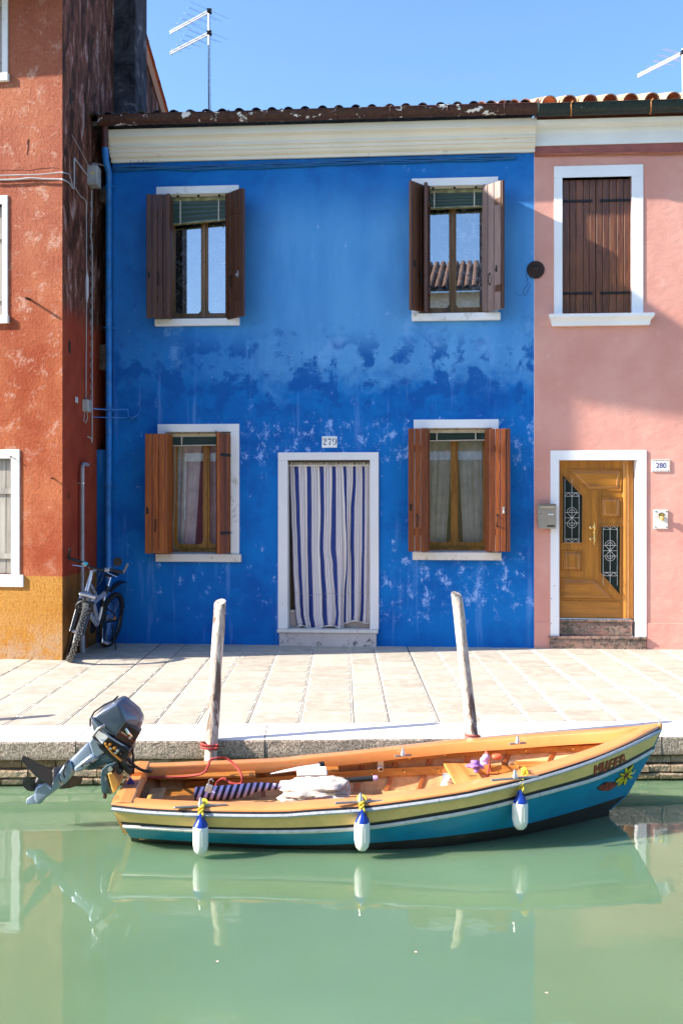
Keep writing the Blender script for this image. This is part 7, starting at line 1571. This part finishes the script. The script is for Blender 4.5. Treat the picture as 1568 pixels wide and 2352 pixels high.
# ================================================================== HOUSES ACROSS THE CANAL (seen in panes and water only)
M_OCH = simple('ochre_render', (.46, .34, .13), .85); M_PUR = simple('mauve_render', (.36, .10, .12), .85)
FO = Frame(0, 0, 0); FO.M = Matrix.Translation((0, -4.6, 0)) @ Matrix.Rotation(math.pi, 4, 'Z')
def far_house(name, label, x0, x1, H_, mat, wins_, slope, depth=6):
    t = thing(name, label, 'house', ((x0+x1)/2, 0, 0), FO.M); m = MB(); wall_cells(m, x0, x1, -.3, H_, wins_, .2); m.box(x0, x1, .25, depth, -.3, H_); m.build('wall', mat, t, FO.M)
    m = MB(); m.box(x0, x1, -.03, -.001, H_-.45, H_); m.build('cornice', M_CORN, t, FO.M)
    m = MB(); m.box(x0, x1, -.04, -.001, 2.85, 3.1); m.build('string_course', M_FRESH, t, FO.M)
    for a, b, c, d in wins_:
        m = MB(); m.box(a-.12, b+.12, -.03, .0, d, d+.12); m.box(a-.12, a, -.03, 0, c, d); m.box(b, b+.12, -.03, 0, c, d); m.box(a-.15, b+.15, -.08, 0, c-.1, c); m.build('window_surround', M_FRESH, t, FO.M)
        m = MB(); m.box(a, b, .08, .12, c, d); m.build('shutter', simple('dark_green_shutter', (.03, .06, .045), .5), t, FO.M)
    q = MB(); r0 = [(x0-.1, -.45, H_+.0), (x1+.1, -.45, H_+.0), (x1+.1, depth*.55, H_+slope*(depth*.55+.45)), (x0-.1, depth*.55, H_+slope*(depth*.55+.45))]; q.add(r0+[(p[0], p[1], p[2]-.06) for p in r0], [(0, 1, 2, 3), (4, 7, 6, 5), (0, 4, 5, 1), (1, 5, 6, 2), (2, 6, 7, 3), (3, 7, 4, 0)]); rf = q.build('roof', M_TILE_O, t, FO.M)
    q = MB(); n = int((x1-x0)/.21)
    for i in range(n):
        xx = x0+(i+.5)*.21
        for j in range(int((depth*.55+.45)/.36)):
            yy = -.45+j*.36; z = H_+slope*(yy+.45)+.03; T = Matrix.Translation((xx, yy, z)) @ Matrix.Rotation(math.atan(slope)+.06, 4, 'X'); q.loft([[T @ Vector((math.cos(math.pi*k/5)*.085, y2, math.sin(math.pi*k/5)*.085)) for k in range(6)] for y2 in (0, .42)], False, False)
    stuff(q.build('roof_tiles', mat_tile('aged_far_tile', (.24, .13, .09), (.30, .18, .12), (.05, .035, .03), .48), rf, FO.M))
    return t
far_house('ochre_house', 'ochre house with a tiled roof across the canal, reflected in the right hand windows', -9.0, 3.0, 7.7, M_OCH, [(-7, -6, 1.2, 2.7), (-4.2, -3.2, 1.2, 2.7), (-2.7, -1.8, 1.2, 2.7), (1.0, 2.0, 1.2, 2.7), (-4.2, -3.2, 4.3, 5.8), (-1.4, -.4, 4.3, 5.8)], .42)
far_house('mauve_house', 'low mauve house across the canal, reflected in the lower left window', 3.02, 13, 5.2, M_PUR, [(4.5, 5.5, 1.2, 2.7), (7.4, 8.4, 1.2, 2.7), (10, 11, 1.2, 2.7)], .30)
# fine cracks in the plaster
M_CRACK = simple('crack_shadow', (.004, .03, .12), .9)
def crack(root, F, pts, r, mat):
    m = MB(); P_ = []
    for i in range(len(pts)-1):
        for k in range(4):
            t = k/4; u = pts[i][0]+(pts[i+1][0]-pts[i][0])*t+rg.uniform(-1, 1); v = pts[i][1]+(pts[i+1][1]-pts[i][1])*t+rg.uniform(-1, 1); x, z = F.P(u, v); P_.append((x, .001, z))
    m.tube(P_, r, 4); m.build('crack', mat, root, F)
crack(blue, FB, [(1208, 630), (1212, 650), (1202, 665), (1200, 672), (1205, 680), (1222, 645)], .0035, M_CRACK); crack(blue, FB, [(1180, 672), (1190, 678), (1204, 681)], .003, M_CRACK)
crack(blue, FB, [(318, 946), (345, 956), (364, 972)], .003, M_CRACK); crack(red, FL, [(0, 1050), (10, 1046)], .003, M_RUST); crack(red, FL, [(0, 390), (70, 391), (120, 384), (142, 388)], .005, simple('red_crack', (.20, .05, .03), .9))
crack(red, FL, [(62, 332), (66, 318), (64, 345), (63, 360)], .006, MATS['red_crack'])
